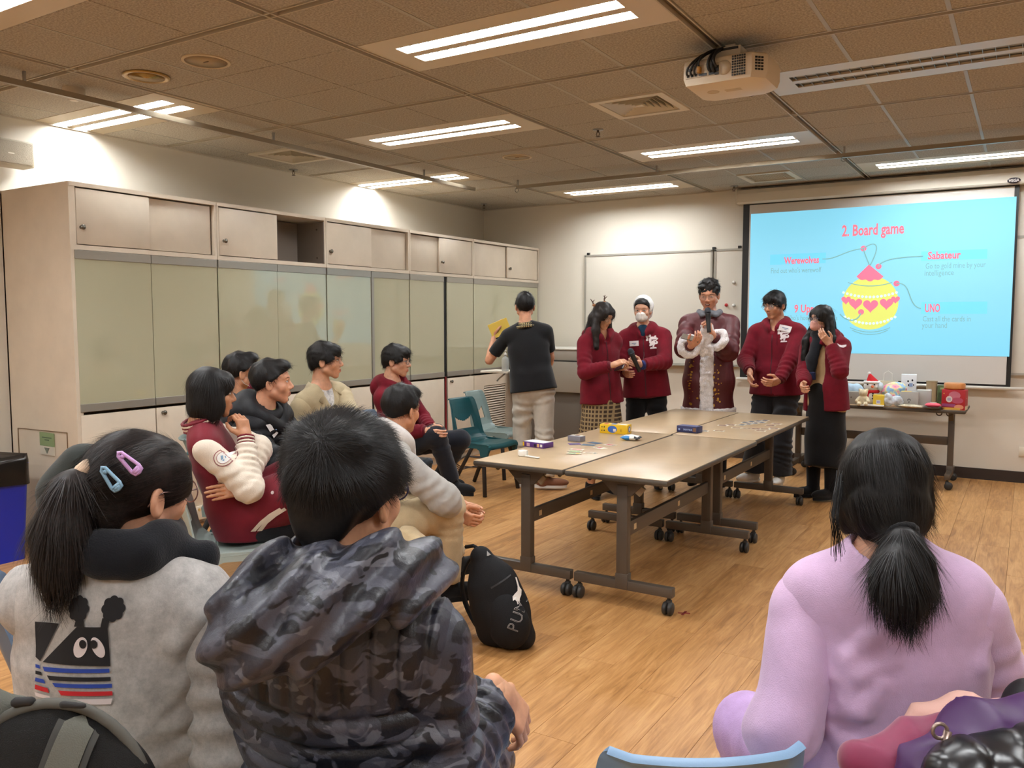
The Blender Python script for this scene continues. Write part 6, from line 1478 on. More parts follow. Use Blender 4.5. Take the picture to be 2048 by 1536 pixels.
def clip(c0, c1, d, m, name):
    a, b = P(c0[0], c0[1], d[0]), P(c1[0], c1[1], d[1]); ax = nrm(b-a); L = np.linalg.norm(b-a); rightw = nrm(np.cross(ax, -_f)); n_ = np.cross(rightw, ax)
    bv = bvh_of([x for x in J.root.children if x.name.startswith('hair')]); out = [(-.004, 0), (-.0085, L*.8), (-.007, L*.96), (0, L), (.007, L*.96), (.0085, L*.8), (.004, 0), (0, -.004)]
    q = MB(); w = .0032
    q.tube([a+rightw*x+ax*y-_f*.004 for x, y in out], w, 6, closed=True); q.tube([a+rightw*x+ax*y-_f*.004 for x, y in ((-.0075, L*.84), (.0075, L*.84))], .004, 6); q.tube([a+rightw*x+ax*y-_f*.004 for x, y in ((-.006, L*.92), (.006, L*.92))], .004, 6); q.tube([a+rightw*x+ax*y-_f*.004 for x, y in ((-.003, .006), (.003, .006))], .004, 6)
    o = q.build('hair_clip', m, J.root, True); tag(o, name)
clip((242, 908), (281, 944), (1.385, 1.382), mat('clip lilac', (206, 160, 216), .3), 'lilac snap hair clip'); clip((209, 938), (240, 978), (1.39, 1.385), mat('clip blue', (130, 166, 190), .3), 'light blue snap hair clip')
glasses(J, mat('spectacle rose', (150, 120, 116), .25, metal=.6), True, .026, .0014)
# back print
bvq = [sw]; c = P(146, 1330, 1.40); rgt = nrm(J.rt*1.0); upv = J.sp
PX = 1.40/FPX; INKB = mat('print black', (24, 23, 26), .85); PBL = mat('print blue', (36, 66, 158), .85); PRD = mat('print red', (196, 34, 44), .85)
def pp(pts): return [((x-146)*PX, -(y-1330)*PX) for x, y in pts]
R2 = nrm(_r); U2 = nrm(_u)
on_body(J, bvq, 'back_print_black', INKB, [pp([(64, 1246), (120, 1246), (76, 1325), (64, 1318)]), pp([(160, 1250), (222, 1250), (224, 1330), (82, 1326)]), pp([(x+4*math.cos(1), y) for x, y in [(152, 1250), (157, 1232), (172, 1232), (174, 1250)]]), pp([(208, 1252), (212, 1232), (226, 1234), (222, 1254)]),
    pp([(162+21*(.93+.14*abs(math.cos(4*a)))*math.cos(a), 1215+24*(.93+.14*abs(math.cos(4*a)))*math.sin(a)) for a in np.linspace(0, 2*PI, 64, endpoint=False)]), pp([(231+21*(.93+.14*abs(math.cos(4*a)))*math.cos(a), 1215+24*(.93+.14*abs(math.cos(4*a)))*math.sin(a)) for a in np.linspace(0, 2*PI, 64, endpoint=False)]), pp([(92, 1352), (224, 1352), (224, 1360), (98, 1361)]), pp([(64, 1345), (78, 1346), (80, 1353), (64, 1352)])], c, R2, U2, .003, .010)
on_body(J, bvq, 'back_print_blue', PBL, [pp([(82, 1335), (222, 1335), (222, 1343), (86, 1344)]), pp([(64, 1332), (74, 1333), (76, 1340), (64, 1339)]), pp([(104, 1366), (226, 1366), (226, 1374), (110, 1374)]), pp([(64, 1359), (84, 1361), (88, 1369), (62, 1367)])], c, R2, U2, .003, .010)
on_body(J, bvq, 'back_print_red', PRD, [pp([(116, 1381), (226, 1381), (226, 1390), (122, 1391)]), pp([(62, 1374), (92, 1378), (95, 1388), (60, 1384)])], c, R2, U2, .003, .010)
for sh_ in [pp([(128, 1397), (226, 1396), (222, 1408), (140, 1408)]), pp([(60, 1390), (96, 1394), (100, 1402), (62, 1398)]), pp([(167+14*math.cos(a)-.25*20*math.sin(a), 1291+21*math.sin(a)) for a in np.linspace(0, 2*PI, 24, endpoint=False)]), pp([(202+12*math.cos(a)+.3*20*math.sin(a), 1291+21*math.sin(a)) for a in np.linspace(0, 2*PI, 24, endpoint=False)])]: on_body(J, bvq, 'back_print_white', PRINT_W, [sh_], c, R2, U2, .0042, .008)
on_body(J, bvq, 'back_print_pupil', INKB, [pp([(173+7.5*math.cos(a), 1284+9*math.sin(a)) for a in np.linspace(0, 2*PI, 16, endpoint=False)]), pp([(195+7.5*math.cos(a), 1284+9*math.sin(a)) for a in np.linspace(0, 2*PI, 16, endpoint=False)])], c, R2, U2, .0056, .008)
# ================================================================== 3 girl in lilac
Hc = P(1768, 972, 1.65); pv = seat(1800, 972, 1.66)
J = person('person in lilac sweatshirt with a low black ponytail, seen from behind', Hc, 108, 8, pv, 106, S=1.62, fem=True, girth=1.06, shw=.92, skinc=(214, 160, 130),
    neck=.10, nback=.055, wl=P(1632, 1442, 1.80), el=P(1545, 1460, 1.58), knel=P(1560, 1545, 1.98), ankl=P(1560, 1800, 2.0), wr=pv+A(.12, .30, .12), hl=dict(curl=.4))
LILAC = cloth('lilac fleece', (204, 172, 204), .97, .18, 420, .04, .3)
off = .036
sw = folded(J, 'sweatshirt', torso_prims(J, off, .14)+[cap(J.NB-J.sp*.025, J.NB-J.sp*.08, .078, .1, k=.04)], LILAC, .0055, .05, [(.014, [(1680, 1350), (1700, 1310), (1735, 1275), (1775, 1255)]), (.010, [(1690, 1395), (1720, 1345), (1790, 1320)]), (.012, [(1660, 1420), (1720, 1415), (1765, 1370)]), (.014, [(1660, 1450), (1700, 1500), (1780, 1530)]), (.012, [(1980, 1260), (1960, 1330), (1970, 1400)])], cuts=[(J.P0-J.sp*.11, -J.sp)], sub=[cap(J.NB+J.sp*.1, J.NB, .058)], seed=41, wr=(.010, 15))
for k in (1, -1): garment(J, 'sleeve', sleeve_prims(J, k, .026, .9, amp=.004, k_=.04), LILAC, .0065, .03, seed=42+k, wr=(.006, 17))
trousers(J, cloth('lilac jersey', (190, 158, 206), .95), .03, seed=45); shoes(J, BLACKC)
hair(J, 'pony_low', H_BLK, 6000, .06, .0009, .06, .005, flow=lambda p, n: (np.array([.015, -.11, -.13])-p)/(np.linalg.norm(np.array([.015, -.11, -.13])-p, axis=1, keepdims=True)+1e-9), seed=5, jitter=.10)
t1 = P(1805, 1066, 1.54)
tail = [cap(t1, P(1806, 1100, 1.51), .020, .034), cap(P(1806, 1100, 1.51), P(1802, 1150, 1.485), .038, .054, sq=(_f, .6)), cap(P(1796, 1150, 1.485), P(1812, 1190, 1.48), .048, .034, sq=(_f, .6)), cap(P(1822, 1185, 1.48), P(1834, 1218, 1.48), .026, .012), cap(P(1780, 1180, 1.48), P(1790, 1205, 1.48), .024, .014), cap(P(1850, 1120, 1.49), P(1862, 1190, 1.48), .014, .010)]
V, Q = solid(tail, .0055, .02, disp=wrinkles(47, .003, 70)); VS, FS = strands(V, Q, 2600, DOWN, .07, .12, .0012, 6, 0, jitter=.15); a, b = joinm([(V, Q), (VS, FS)]); obj('ponytail', a, b, H_BLK, J.root)
garment(J, 'hair_tie', ring_tube(t1, _r, nrm(_u*.7-_f*.7), .022, .022, .008, 12), BLACKC, .004, .004, wr=None)
q = MB(); rr_ = random.Random(5)
for i in range(34):   # loose locks by the cheek
    u0 = 1672+rr_.uniform(-4, 10); q.tube([P(u0+4, 960+rr_.uniform(-20, 20), 1.62), P(u0-6+rr_.uniform(-6, 4), 1030, 1.60), P(u0+rr_.uniform(-8, 10), 1080+rr_.uniform(0, 45), 1.58)], [.0007, .0006, .0003], 4)
q.build('loose_lock', H_BLK, J.root, True)
# ================================================================== 4 varsity jacket
Hc = P(424, 786, 3.95); pv = seat(470, 786, 4.03)
J = person('person in maroon varsity jacket with white sleeves, hand at the chin', Hc, 57, 4, pv, 45, S=1.68, fem=False, girth=1.0, skinc=(190, 134, 98), neck=.10, nback=.06,
    wr=P(492, 880, 3.93), er=P(515, 985, 3.86), hr=dict(d=P(482, 832, 3.95)-P(492, 880, 3.93), palm=P(460, 845, 4.0)-P(492, 850, 3.93), curl=.75, thumb=.5), wl=P(492, 976, 3.88), el=pv+A(.22, .30, .40), hl=dict(d=P(450, 982, 3.80)-P(495, 975, 3.88), palm=P(470, 990, 4.1)-P(470, 975, 3.8), curl=.18, spread=.05))
hair(J, 'bob', H_BLK, 2600, .07, .0012, .06, .0055, flow=lambda p, n: np.stack([p[:, 0]*.3, p[:, 1]*.2, -np.ones(len(p))], 1), seed=7, jitter=.12)
face_details(J)
off = .024
CREAM = cloth('cream leather', (226, 212, 194), .6, .12, 200, .03); VM = cloth('varsity maroon', (108, 20, 34), .6, .1, 300, .05, .1)
p = torso_prims(J, off, .12)+[cap(J.P0-J.rt*.06+J.fw*.04, J.P0-J.rt*.09+J.fw*.24+A(0,0,.03), .135, .125), cap(J.P0+J.rt*.06+J.fw*.04, J.P0+J.rt*.11+J.fw*.24+A(0,0,.03), .140, .135)]
o = garment(J, 'jacket_body', p, VM, .0075, .03, cuts=[(A(0, 0, .442), A(0, 0, -1))], sub=[cap(J.NB+J.sp*.06, J.NB+J.fw*.05-J.sp*.06, .058, .02)], seed=51, wr=(.005, 17))
for k in (1, -1):
    ps = sleeve_prims(J, k, .022, .93, amp=.005, k_=.03)
    sl = garment(J, 'sleeve', ps, CREAM, .007, .03, seed=52+k, wr=(.005, 22))
    d = nrm(J.wr[k]-J.el[k]); e = J.el[k]+(J.wr[k]-J.el[k])*.93
    for i, (m_, a, b) in enumerate(((VM, -.012, .0), (CREAM, 0, .010), (VM, .010, .018), (CREAM, .018, .027), (VM, .027, .036))): garment(J, 'cuff_stripe', [cap(e+d*a, e+d*b, .041, .040, fa=True, fb=True)], m_, .0035, .002, wr=None)
    if k == 1: SLV = sl
c = J.NB-J.sp*.028
for i, (m_, z) in enumerate(((VM, -.014), (CREAM, .0), (VM, .010), (CREAM, .020), (VM, .032))): garment(J, 'collar_stripe', ring_tube(c+J.sp*(z*.8+.006)+J.fw*.0, J.rt, J.fw, .082-.16*z*.3, .080-.16*z*.3, .0075, 18, PI*.62, PI*2.38), m_, .004, .004, wr=None)
# striped hem over the lap, snaps, sleeve badge
bv = bvh_of([o]); h0, h1, h2 = P(503, 1062, 3.8), P(545, 1035, 3.8), P(578, 1018, 3.8)
for dv in (0, 9):
    q = MB(); a = [(h0, 500-370), (h1, 0)]
    pts = [(500+dv*1.3, 1064), (520+dv, 1043), (540+dv, 1027), (562+dv, 1014), (566+dv, 1019), (545+dv, 1032), (526+dv, 1047), (509+dv*1.3, 1064)]
    cc = P(530, 1035, 3.9); kx_ = 3.9/FPX
    decal_poly(q, bv, [((x-530)*kx_, -(y-1035)*kx_) for x, y in pts], cc, _r, _u, .02, lift=.004); 
    if q.F: q.build('hem_stripe', CREAM, J.root, True)
for (u, v_) in ((577, 1017), (534, 990), (440, 855), (464, 890)):
    q = MB(); decal_poly(q, bv, circle(.008, 10), P(u, v_, 3.8), _r, _u, .01, lift=.005)
    if q.F: q.build('snap', mat('snap', (206, 190, 186), .3), J.root)
bs = bvh_of([SLV]); cb = P(443, 916, 3.75)
for r0, m_, l in ((.040, mat('badge maroon', (140, 70, 74), .8), .003), (.036, CREAM, .004), (.028, mat('badge ring', (172, 120, 118), .8), .005), (.025, mat('badge white', (226, 222, 216), .8), .006)):
    q = MB(); decal_poly(q, bs, circle(r0, 24), cb, _r, _u, .012, lift=l); 
    if q.F: q.build('sleeve_badge', m_, J.root, True)
q = MB()
for pl in ([(-.012, .008), (-.004, .010), (.0, -.004), (-.006, -.012)], [(.002, .006), (.014, .010), (.008, -.004)], [(-.004, -.012), (.004, -.006), (.006, -.016)]): decal_poly(q, bs, pl, cb, _r, _u, .01, lift=.008)
if q.F: q.build('badge_motif', mat('badge blue', (120, 150, 176), .8), J.root, True)
garment(J, 'shirt_collar', ring_tube(J.NB-J.sp*.02+J.fw*.01, J.rt, J.fw, .058, .06, .012, 14), cloth('navy', (24, 24, 34)), .005, .006, wr=None)
trousers(J, cloth('black jean', (22, 22, 26)), .016, seed=54); shoes(J, BLACKC, mat('sole white', (220, 216, 210), .6), laces=mat('lace pale', (200, 196, 190), .7))
c = P(470, 1060, 4.0); chair(c[0]+.02, c[1]-.02, 50, 'pale', 'pale grey green chair under the person in the varsity jacket')
# ================================================================== 5 black puffer
Hc = P(543, 764, 4.38); pv = seat(500, 764, 4.55)
J = person('seated person in black quilted puffer jacket with a white name tag', Hc, 47, 0, pv, 25, S=1.70, girth=1.12, skinc=(212, 152, 120), neck=.11,
    wr=P(600, 880, 4.42), er=P(530, 930, 4.25), wl=P(618, 878, 4.5), hr=dict(curl=.5), hl=dict(curl=.5))
hair(J, 'short', H_BLK, 1500, .03, .0014, .12, .0055, seed=8); face_details(J)
PUF = cloth('black puffer', (22, 22, 25), .55, .1, 150, .05, .0)
p = torso_prims(J, .04, .12)
o = garment(J, 'puffer_jacket', p, PUF, .0075, .035, cuts=[(J.P0-J.sp*.08, -J.sp)], sub=[cap(J.NB+J.sp*.06, J.NB+J.fw*.06-J.sp*.08, .058, .02)], seed=61, disp=quilt(J, horiz_only=True, A_=.014, lam=.062), wr=(.003, 25))
for k in (1, -1):
    ps = sleeve_prims(J, k, .038, .92, amp=0, k_=.03)
    def rings(x, y, z, J=J, k=k):
        a, e, w = J.sh[k], J.el[k], J.wr[k]; d1 = nrm(e-a); d2 = nrm(w-e); t1 = (x-a[0])*d1[0]+(y-a[1])*d1[1]+(z-a[2])*d1[2]; L1 = np.linalg.norm(e-a); t2 = (x-e[0])*d2[0]+(y-e[1])*d2[1]+(z-e[2])*d2[2]
        return -.010*np.abs(np.sin(PI*np.where(t1 < L1, t1, L1+t2)/.058))**.6
    garment(J, 'sleeve', ps, PUF, .007, .03, disp=rings, seed=62+k, wr=(.003, 30))
garment(J, 'hood', hood_prims(J, .036)+[ell(J.NB-J.fw*.12-J.sp*.03, (.13, .07, .08), np.stack([J.rt, J.fw, J.sp], 1))], PUF, .007, .03, seed=64, wr=(.006, 30))
name_tag(J, [o], P(558, 858, 4.3), nrm(_r*.85+_u*.25), nrm(_u*.9-_r*.2), .09, .075, .026)
q = MB(); q.tube([J.NB+J.fw*.065-J.sp*.02+J.rt*.03, J.NB+J.fw*.11-J.sp*.13, J.NB+J.fw*.15-J.sp*.24], .007, 6); q.build('lanyard', mat('lime lanyard', (176, 200, 70), .5), J.root, True)
garment(J, 'shirt', [cap(J.NB+J.fw*.02-J.sp*.03, J.NB+J.fw*.08-J.sp*.14, .055, .04)], cloth('lime shirt', (160, 176, 60)), .007, .01, wr=None)
trousers(J, DENIM, .016, seed=65); shoes(J, BLACKC, mat('sole white', (220, 216, 210)))
c = seat(495, 764, 4.5); chair(c[0], c[1], 40, 'teal', 'dark teal chair mostly hidden beneath the person in black puffer', z=0)
# ================================================================== 6 masked person behind
Hc = P(484, 744, 5.0); pv = seat(470, 744, 5.1)
J = person('person in dark jacket and magenta face mask sitting behind the puffer jacket, faded haircut', Hc, 58, 0, pv, 45, S=1.70, skinc=(198, 142, 108), neck=.11)
hair(J, 'short', H_BLK, 1000, .03, .0015, .15, .0055, seed=9); face_details(J, lip=False)
o = garment(J, 'jacket', torso_prims(J, .03, .12)+sleeve_prims(J, 1, .026)+sleeve_prims(J, -1, .026)+hood_prims(J, .03), cloth('charcoal', (30, 30, 34)), .009, .03, cuts=[(J.P0-J.sp*.08, -J.sp)], seed=71)
garment(J, 'shirt_collar', ring_tube(J.NB+J.fw*.01, J.rt, J.fw, .062, .062, .016, 14), cloth('mustard', (180, 160, 50)), .006, .006, wr=None)
def face_mask(J, m, strap, h=.0045):
    w = .94 if J.fem else 1
    V, Q = solid([ell((0, .045, -.062), (.060*w, .062, .050)), cap((0, .10, -.03), (0, .104, -.072), .014, .018, k=.03), ell((0, .075, -.03), (.042*w, .032, .016))], h, .02, cuts=[((0, .03, -.02), (0, -1, .12)), ((0, .06, -.014), (0, -.25, 1))], disp=wrinkles(3, .0008, 160))
    o = obj('face_mask', J.Hc+(V*J.hs)@J.Rh.T, Q, m, J.root)
    q = MB()
    for s in (-1, 1):
        for z in (-.03, -.085): q.tube([J.H(s*.057*w, .035, z), J.H(s*.070*w, .0, z*.7-.006), J.H(s*.081*w, -.022, -.012 if z > -.05 else -.03)], .0016, 5)
    q.build('ear_loop', strap, o, True); return o
face_mask(J, cloth('magenta mask', (150, 50, 90)), mat('loop white', (230, 222, 214), .6))
trousers(J, DENIM, .016, seed=72); shoes(J, BLACKC)
c = seat(465, 744, 5.05); chair(c[0], c[1], 45, 'greygreen', 'grey green chair hidden under the masked person in the second row')
# ================================================================== 7 beige jacket
Hc = P(651, 721, 5.42); pv = seat(645, 721, 5.5)
J = person('person in beige jacket over a mottled white tee, thin spectacles, sitting by the glass cabinets', Hc, 36, 0, pv, 2, S=1.74, girth=1.05, shw=1.1, skinc=(206, 150, 118), neck=.115,
    wr=P(645, 870, 5.25), er=P(590, 840, 5.35), wl=P(735, 850, 5.2), el=P(705, 830, 5.4))
hair(J, 'fringe', H_BLK, 1800, .035, .0014, .14, .0055, seed=10); face_details(J); glasses(J, M_GOLD, False, .024, .0011)
BEIGE = cloth('beige cotton', (176, 160, 128), .85, .15, 250, .04)
p = torso_prims(J, .03, .12)
o = garment(J, 'jacket', p, BEIGE, .0075, .03, cuts=[(J.P0-J.sp*.08, -J.sp)], sub=[cap(J.NB+J.sp*.08+J.fw*.02, J.NB+J.fw*.14-J.sp*.12, .06, .05), cap(J.NB+J.fw*.16-J.sp*.12, J.P0+J.fw*.17, .06, .075)], seed=81, wr=(.005, 18))
for k in (1, -1): garment(J, 'sleeve', sleeve_prims(J, k, .028, .95, amp=.006, k_=.03), BEIGE, .0075, .03, seed=82+k, wr=(.005, 24))
tm = NT('mottled tee'); f = tm.noise(tm.coord('Object'), 28, 4, .7); tm.l(tm.ramp(f, [(.4, (150, 148, 150)), (.6, (210, 206, 202))]), tm.b.inputs['Base Color']); tm.b.inputs['Roughness'].default_value = .95
garment(J, 'tee', torso_prims(J, .010, .10), tm.m, .009, .03, seed=85)
for s in (-1, 1):   # collar leaves
    q = MB(); a = J.NB-J.fw*.06*1+J.rt*s*.045+J.sp*.012; b = J.NB+J.fw*.075+J.rt*s*.05-J.sp*.045
    G = [[a, a+J.rt*s*.035-J.sp*.055-J.fw*.015], [J.NB+J.rt*s*.075+J.sp*.008, J.NB+J.rt*s*.125-J.sp*.05+J.fw*.01], [b, b+J.rt*s*.05-J.sp*.06+J.fw*.035]]
    q.sheet(G, .006); q.build('collar_leaf', BEIGE, J.root, True)
q = MB(); bv = bvh_of([o]); decal_poly(q, bv, circle(.011, 12), P(655, 814, 5.2), _r, _u, .01, lift=.004)
if q.F: q.build('button', mat('button brown', (84, 70, 40), .4), J.root)
name_tag(J, [o], P(685, 787, 5.2), nrm(_r*.95+_u*.28), nrm(_u), .075, .06)
trousers(J, DENIM, .016, seed=86); shoes(J, BLACKC)
c = seat(640, 721, 5.5); chair(c[0]-.02, c[1], 12, 'teal', 'dark teal chair behind the back of the person in beige')
# ================================================================== 8 maroon hoodie, seated
Hc = P(793, 721, 6.12); pv = seat(797, 721, 6.2)
J = person('seated person in maroon hoodie with black framed glasses, hands clasped on the lap', Hc, 22, 5, pv, 8, S=1.70, girth=.98, skinc=(212, 158, 128), neck=.115,
    wr=P(852, 862, 5.95), er=P(768, 850, 6.05), wl=P(862, 858, 6.15), el=P(835, 820, 6.35), hr=dict(curl=.6, d=(1, -.1, -.15), palm=(0, 1, 0)), hl=dict(curl=.6, d=(.9, -.4, -.2), palm=(0, -1, .2)),
    kner=P(905, 868, 5.9), ankr=P(905, 965, 6.1), ankl=P(880, 955, 6.5))
hair(J, 'fringe', H_BLK, 1600, .035, .0014, .12, .0055, seed=11); face_details(J); glasses(J, M_SPECB, False, .025, .0017)
zip_hoodie(J, .024, .07, open_v=True, seed=91)
trousers(J, cloth('navy jogger', (26, 28, 36)), .018, seed=92); shoes(J, BLACKC)
c = seat(792, 721, 6.2); chair(c[0]-.03, c[1], 12, 'slate', 'slate grey chair under the person in the maroon hoodie')
# ================================================================== 9 grey hoodie, leaning forward
Hc = P(803, 818, 3.98); c9 = P(862, 1100, 3.86); pv = A(-2.62, 2.86, .53)
J = person('person in light grey hoodie and khaki trousers leaning forward on a pale chair', Hc, 88, 8, pv, 62, S=1.66, girth=1.0, skinc=(208, 148, 112), neck=.105, nback=.05,
    wr=P(908, 1022, 4.05), er=P(880, 990, 3.72), wl=P(912, 1012, 4.25), el=P(860, 985, 4.4), hr=dict(curl=.7, d=(.75, .2, -.35), palm=(-.2, .9, .1)), hl=dict(curl=.15, d=(.8, .1, -.1), palm=(0, -.9, -.2), spread=.06),
    kner=P(905, 1060, 4.02), ankr=P(890, 1170, 4.05), ankl=P(910, 1120, 4.4))
hair(J, 'short', H_BLK, 2600, .028, .0011, .18, .005, crown=(0, -.08, .09), seed=12)
GH = cloth('grey hood marl', (168, 164, 158), .95, .2, 400, .06); GHW = cloth('pale hood', (206, 200, 194), .95)
o = garment(J, 'hooded_top', torso_prims(J, .030, .10)+[cap(J.NB-J.sp*.02, J.NB-J.sp*.08, .07, .1, k=.04)], GH, .007, .04, cuts=[(J.P0-J.sp*.10, -J.sp)], seed=101, wr=(.006, 17), sub=[cap(J.NB+J.sp*.1, J.NB, .06)])
for k in (1, -1): garment(J, 'sleeve', sleeve_prims(J, k, .030, .95, amp=.005, k_=.03), GH, .007, .03, seed=102+k, wr=(.005, 22))
garment(J, 'hood', hood_prims(J, .036)+[ell(J.NB-J.fw*.10-J.sp*.04, (.12, .06, .09), np.stack([J.rt, J.fw, J.sp], 1))], GHW, .007, .03, seed=105, wr=(.006, 30))
KH = cloth('khaki cotton', (190, 168, 132), .9, .15, 250, .05)
trousers(J, KH, .030, flare=1.15, seed=106, amp=.007); shoes(J, BLACKC)
garment(J, 'rolled_shirt', [cap(P(838, 1098, 3.72), P(868, 1112, 3.66), .05, .035), cap(P(815, 1080, 3.75), P(845, 1100, 3.7), .06, .05)], KH, .006, .02, seed=107, wr=(.008, 60))
chair(-2.60, 2.88, 42, 'pale', 'pale grey green chair under the person in the light grey hoodie')
# ================================================================== 10 man in black shirt, back turned
Hc = P(1050, 612, 7.38); fp = P(1066, 960, 7.42); pv = A(fp[0]+.0, fp[1], .92)
J = person('standing person in black polo and beige trousers, back turned, holding a yellow folder', Hc, 124, 0, pv, 118, S=1.74, girth=1.06, shw=1.08, skinc=(208, 150, 118),
    wl=P(988, 676, 7.62), el=P(988, 716, 7.42), hl=dict(d=P(992, 660, 7.6)-P(988, 690, 7.56), palm=_r, curl=.3), wr=P(1098, 735, 7.75), er=P(1106, 722, 7.40), hr=dict(curl=.4), toes={1: (.9, .5), -1: (-.2, 1)}, ankr=A(fp[0]+.12, fp[1]-.02, .08), ankl=A(fp[0]-.14, fp[1]+.04, .08))
hair(J, 'short', H_BLK, 1400, .03, .0015, .15, .006, crown=(0, -.07, .09), seed=13)
BP = cloth('black pique', (20, 20, 22), .9, .2, 350)
o = garment(J, 'polo_shirt', torso_prims(J, .024, .12)+[cap(J.sh[k], J.sh[k]+(J.el[k]-J.sh[k])*.72, .056*J.s, .058*J.s, fb=True, k=.02) for k in (1, -1)], BP, .0075, .025, cuts=[(J.P0-J.sp*.05, -J.sp)], sub=[cap(J.NB+J.sp*.1, J.NB+J.sp*.0, .056)], seed=111, wr=(.005, 17))
pm = NT('check collar'); ck = pm.n('ShaderNodeTexWave', wave_type='BANDS', bands_direction='X'); ck.inputs['Scale'].default_value = 22; pm.l(pm.coord('Object'), ck.inputs[0]); ck2 = pm.n('ShaderNodeTexWave', wave_type='BANDS', bands_direction='Z'); ck2.inputs['Scale'].default_value = 22; pm.l(pm.coord('Object'), ck2.inputs[0])
mx = pm.n('ShaderNodeMath', operation='MULTIPLY'); pm.l(ck.outputs['Fac'], mx.inputs[0]); pm.l(ck2.outputs['Fac'], mx.inputs[1]); pm.l(pm.ramp(mx.outputs[0], [(.1, (40, 36, 30)), (.3, (170, 150, 104)), (.6, (190, 172, 120))]), pm.b.inputs['Base Color']); pm.b.inputs['Roughness'].default_value = .9
garment(J, 'collar', ring_tube(J.NB-J.sp*.012, J.rt, J.fw, .066, .064, .012, 16)+ring_tube(J.NB-J.sp*.035-J.fw*.01, J.rt, J.fw, .084, .080, .011, 16, PI*.9, PI*2.1), pm.m, .005, .012, wr=None)
trousers(J, cloth('stone chino', (196, 188, 174), .9, .15, 260, .04), .022, flare=1.3, hem=.04, seed=112, amp=.010, low_r=.06)
shoes(J, cloth('shoe brown', (120, 78, 56)), mat('sole white', (224, 220, 212), .6), size=1.08)
q = MB(); h_ = J.hand[-1]; c = P(1000, 658, 7.60); R = np.stack([nrm(_r*.85+_u*.35), nrm(_u*.85-_r*.35), -_f], 1)
q.rbox(c, (.185, .15, .012), .003, R); q.add([c+R@A(x*.092, -.074+y*.012, .0066) for x, y in ((-1, 0), (-.3, 0), (-.3, 1), (-1, 1))], [(0, 1, 2, 3)], 1)
solo('yellow_folder', 'yellow folder held up by the person in the black polo', 'folder', q, [C_('folder yellow', (206, 172, 62)), BLACKC])
# ================================================================== 11 girl with antler clips
Hc = P(1206, 631, 6.95); fp = P(1200, 960, 7.0); pv = A(Hc[0]-.02, Hc[1]+.03, .87)
J = person('standing person in maroon hoodie and brown checked skirt with small antler hair clips', Hc, -18, 24, pv, -32, S=1.62, fem=True, girth=1.02, shw=1.0, skinc=(206, 152, 118), neck=.115,
    wr=P(1222, 732, 6.75), er=P(1163, 752, 6.85), wl=P(1232, 735, 6.98), el=P(1218, 745, 7.15), hr=dict(d=P(1246, 722, 6.75)-P(1222, 732, 6.75), palm=(0, .6, -.6), curl=.42), hl=dict(d=P(1250, 738, 6.9)-P(1230, 736, 6.98), palm=(0, -.4, .9), curl=.5))
hair(J, 'long', H_BRN, 2400, .09, .0013, .05, .0055, flow=DOWN, seed=14, jitter=.08); face_details(J, lids=.7, gaze=(0, -.002)); glasses(J, M_GOLD, True, .025, .0011)
o = zip_hoodie(J, .028, .075, open_v=True, hood=True, seed=121)
emblem(J, [o], P(1232, 694, 6.8), nrm(J.rt*-.0+nrm(_r*.6-_f*.5)), A(0, 0, 1), 1.2)
sk = NT('check skirt'); v = sk.coord('Object')
def band(ax, sc): 
    w_ = sk.n('ShaderNodeTexWave', wave_type='BANDS', bands_direction=ax); w_.inputs['Scale'].default_value = sc; sk.l(v, w_.inputs[0]); return sk.ramp(w_.outputs['Fac'], [(.62, (0, 0, 0)), (.8, (1, 1, 1))])
b1, b2 = band('X', 10.5), band('Z', 9.0); mm = sk.n('ShaderNodeMath', operation='MAXIMUM'); sk.l(b1, mm.inputs[0]); sk.l(b2, mm.inputs[1]); sk.l(sk.ramp(mm.outputs[0], [(.0, (62, 44, 30)), (1, (150, 128, 92))]), sk.b.inputs['Base Color']); sk.b.inputs['Roughness'].default_value = .95
cz = J.P0
def pleats(x, y, z): a = np.arctan2(y-cz[1], x-cz[0]); return .012*np.sin(a*13)*np.clip((.85-z)/.4, 0, 1)
garment(J, 'skirt', [cap(A(cz[0], cz[1], .87), A(cz[0], cz[1], .24), .155, .225, fb=True, fa=True, sq=(J.fw, .85))], sk.m, .009, .01, disp=pleats, wr=None)
shoes(J, BLACKC)
ANT = mat('antler brown', (150, 100, 60), .6); ANTD = mat('antler dark', (70, 44, 30), .6)
for s, u in ((1, 1188), (-1, 1209)):
    b = P(u, 611 if s > 0 else 605, 6.93); q = MB(); tip = P(u-7 if s > 0 else u+1, 598 if s > 0 else 590, 6.93)
    q.tube([b, (b+tip)/2+_r*.004*s, tip], [.008, .006, .003], 6); q.tube([(b+tip)/2, (b+tip)/2+_u*.02+_r*.02], [.005, .002], 5); q.tube([(b+tip)/2+(tip-b)*.2, (b+tip)/2+_u*.026-_r*.014], [.004, .002], 5); q.build('antler_clip', ANTD, J.root, True)
    q = MB(); q.lathe([(.0, -.012), (.014, -.004), (.016, .006), (.006, .014), (0, .016)], b, frame(_u)); q.build('antler_base', ANT, J.root, True)
ph = (J.hand[1][0]+J.hand[-1][0])/2+_r*.08; q = MB(); q.rbox(P(1240, 733, 6.84), (.075, .15, .009), .004, frame((-.2, -.3, .8), (.9, .2, 0))); solo('phone', 'dark phone in the hands of the person with antler clips', 'phone', q, [mat('phone dark', (30, 26, 30), .3)])
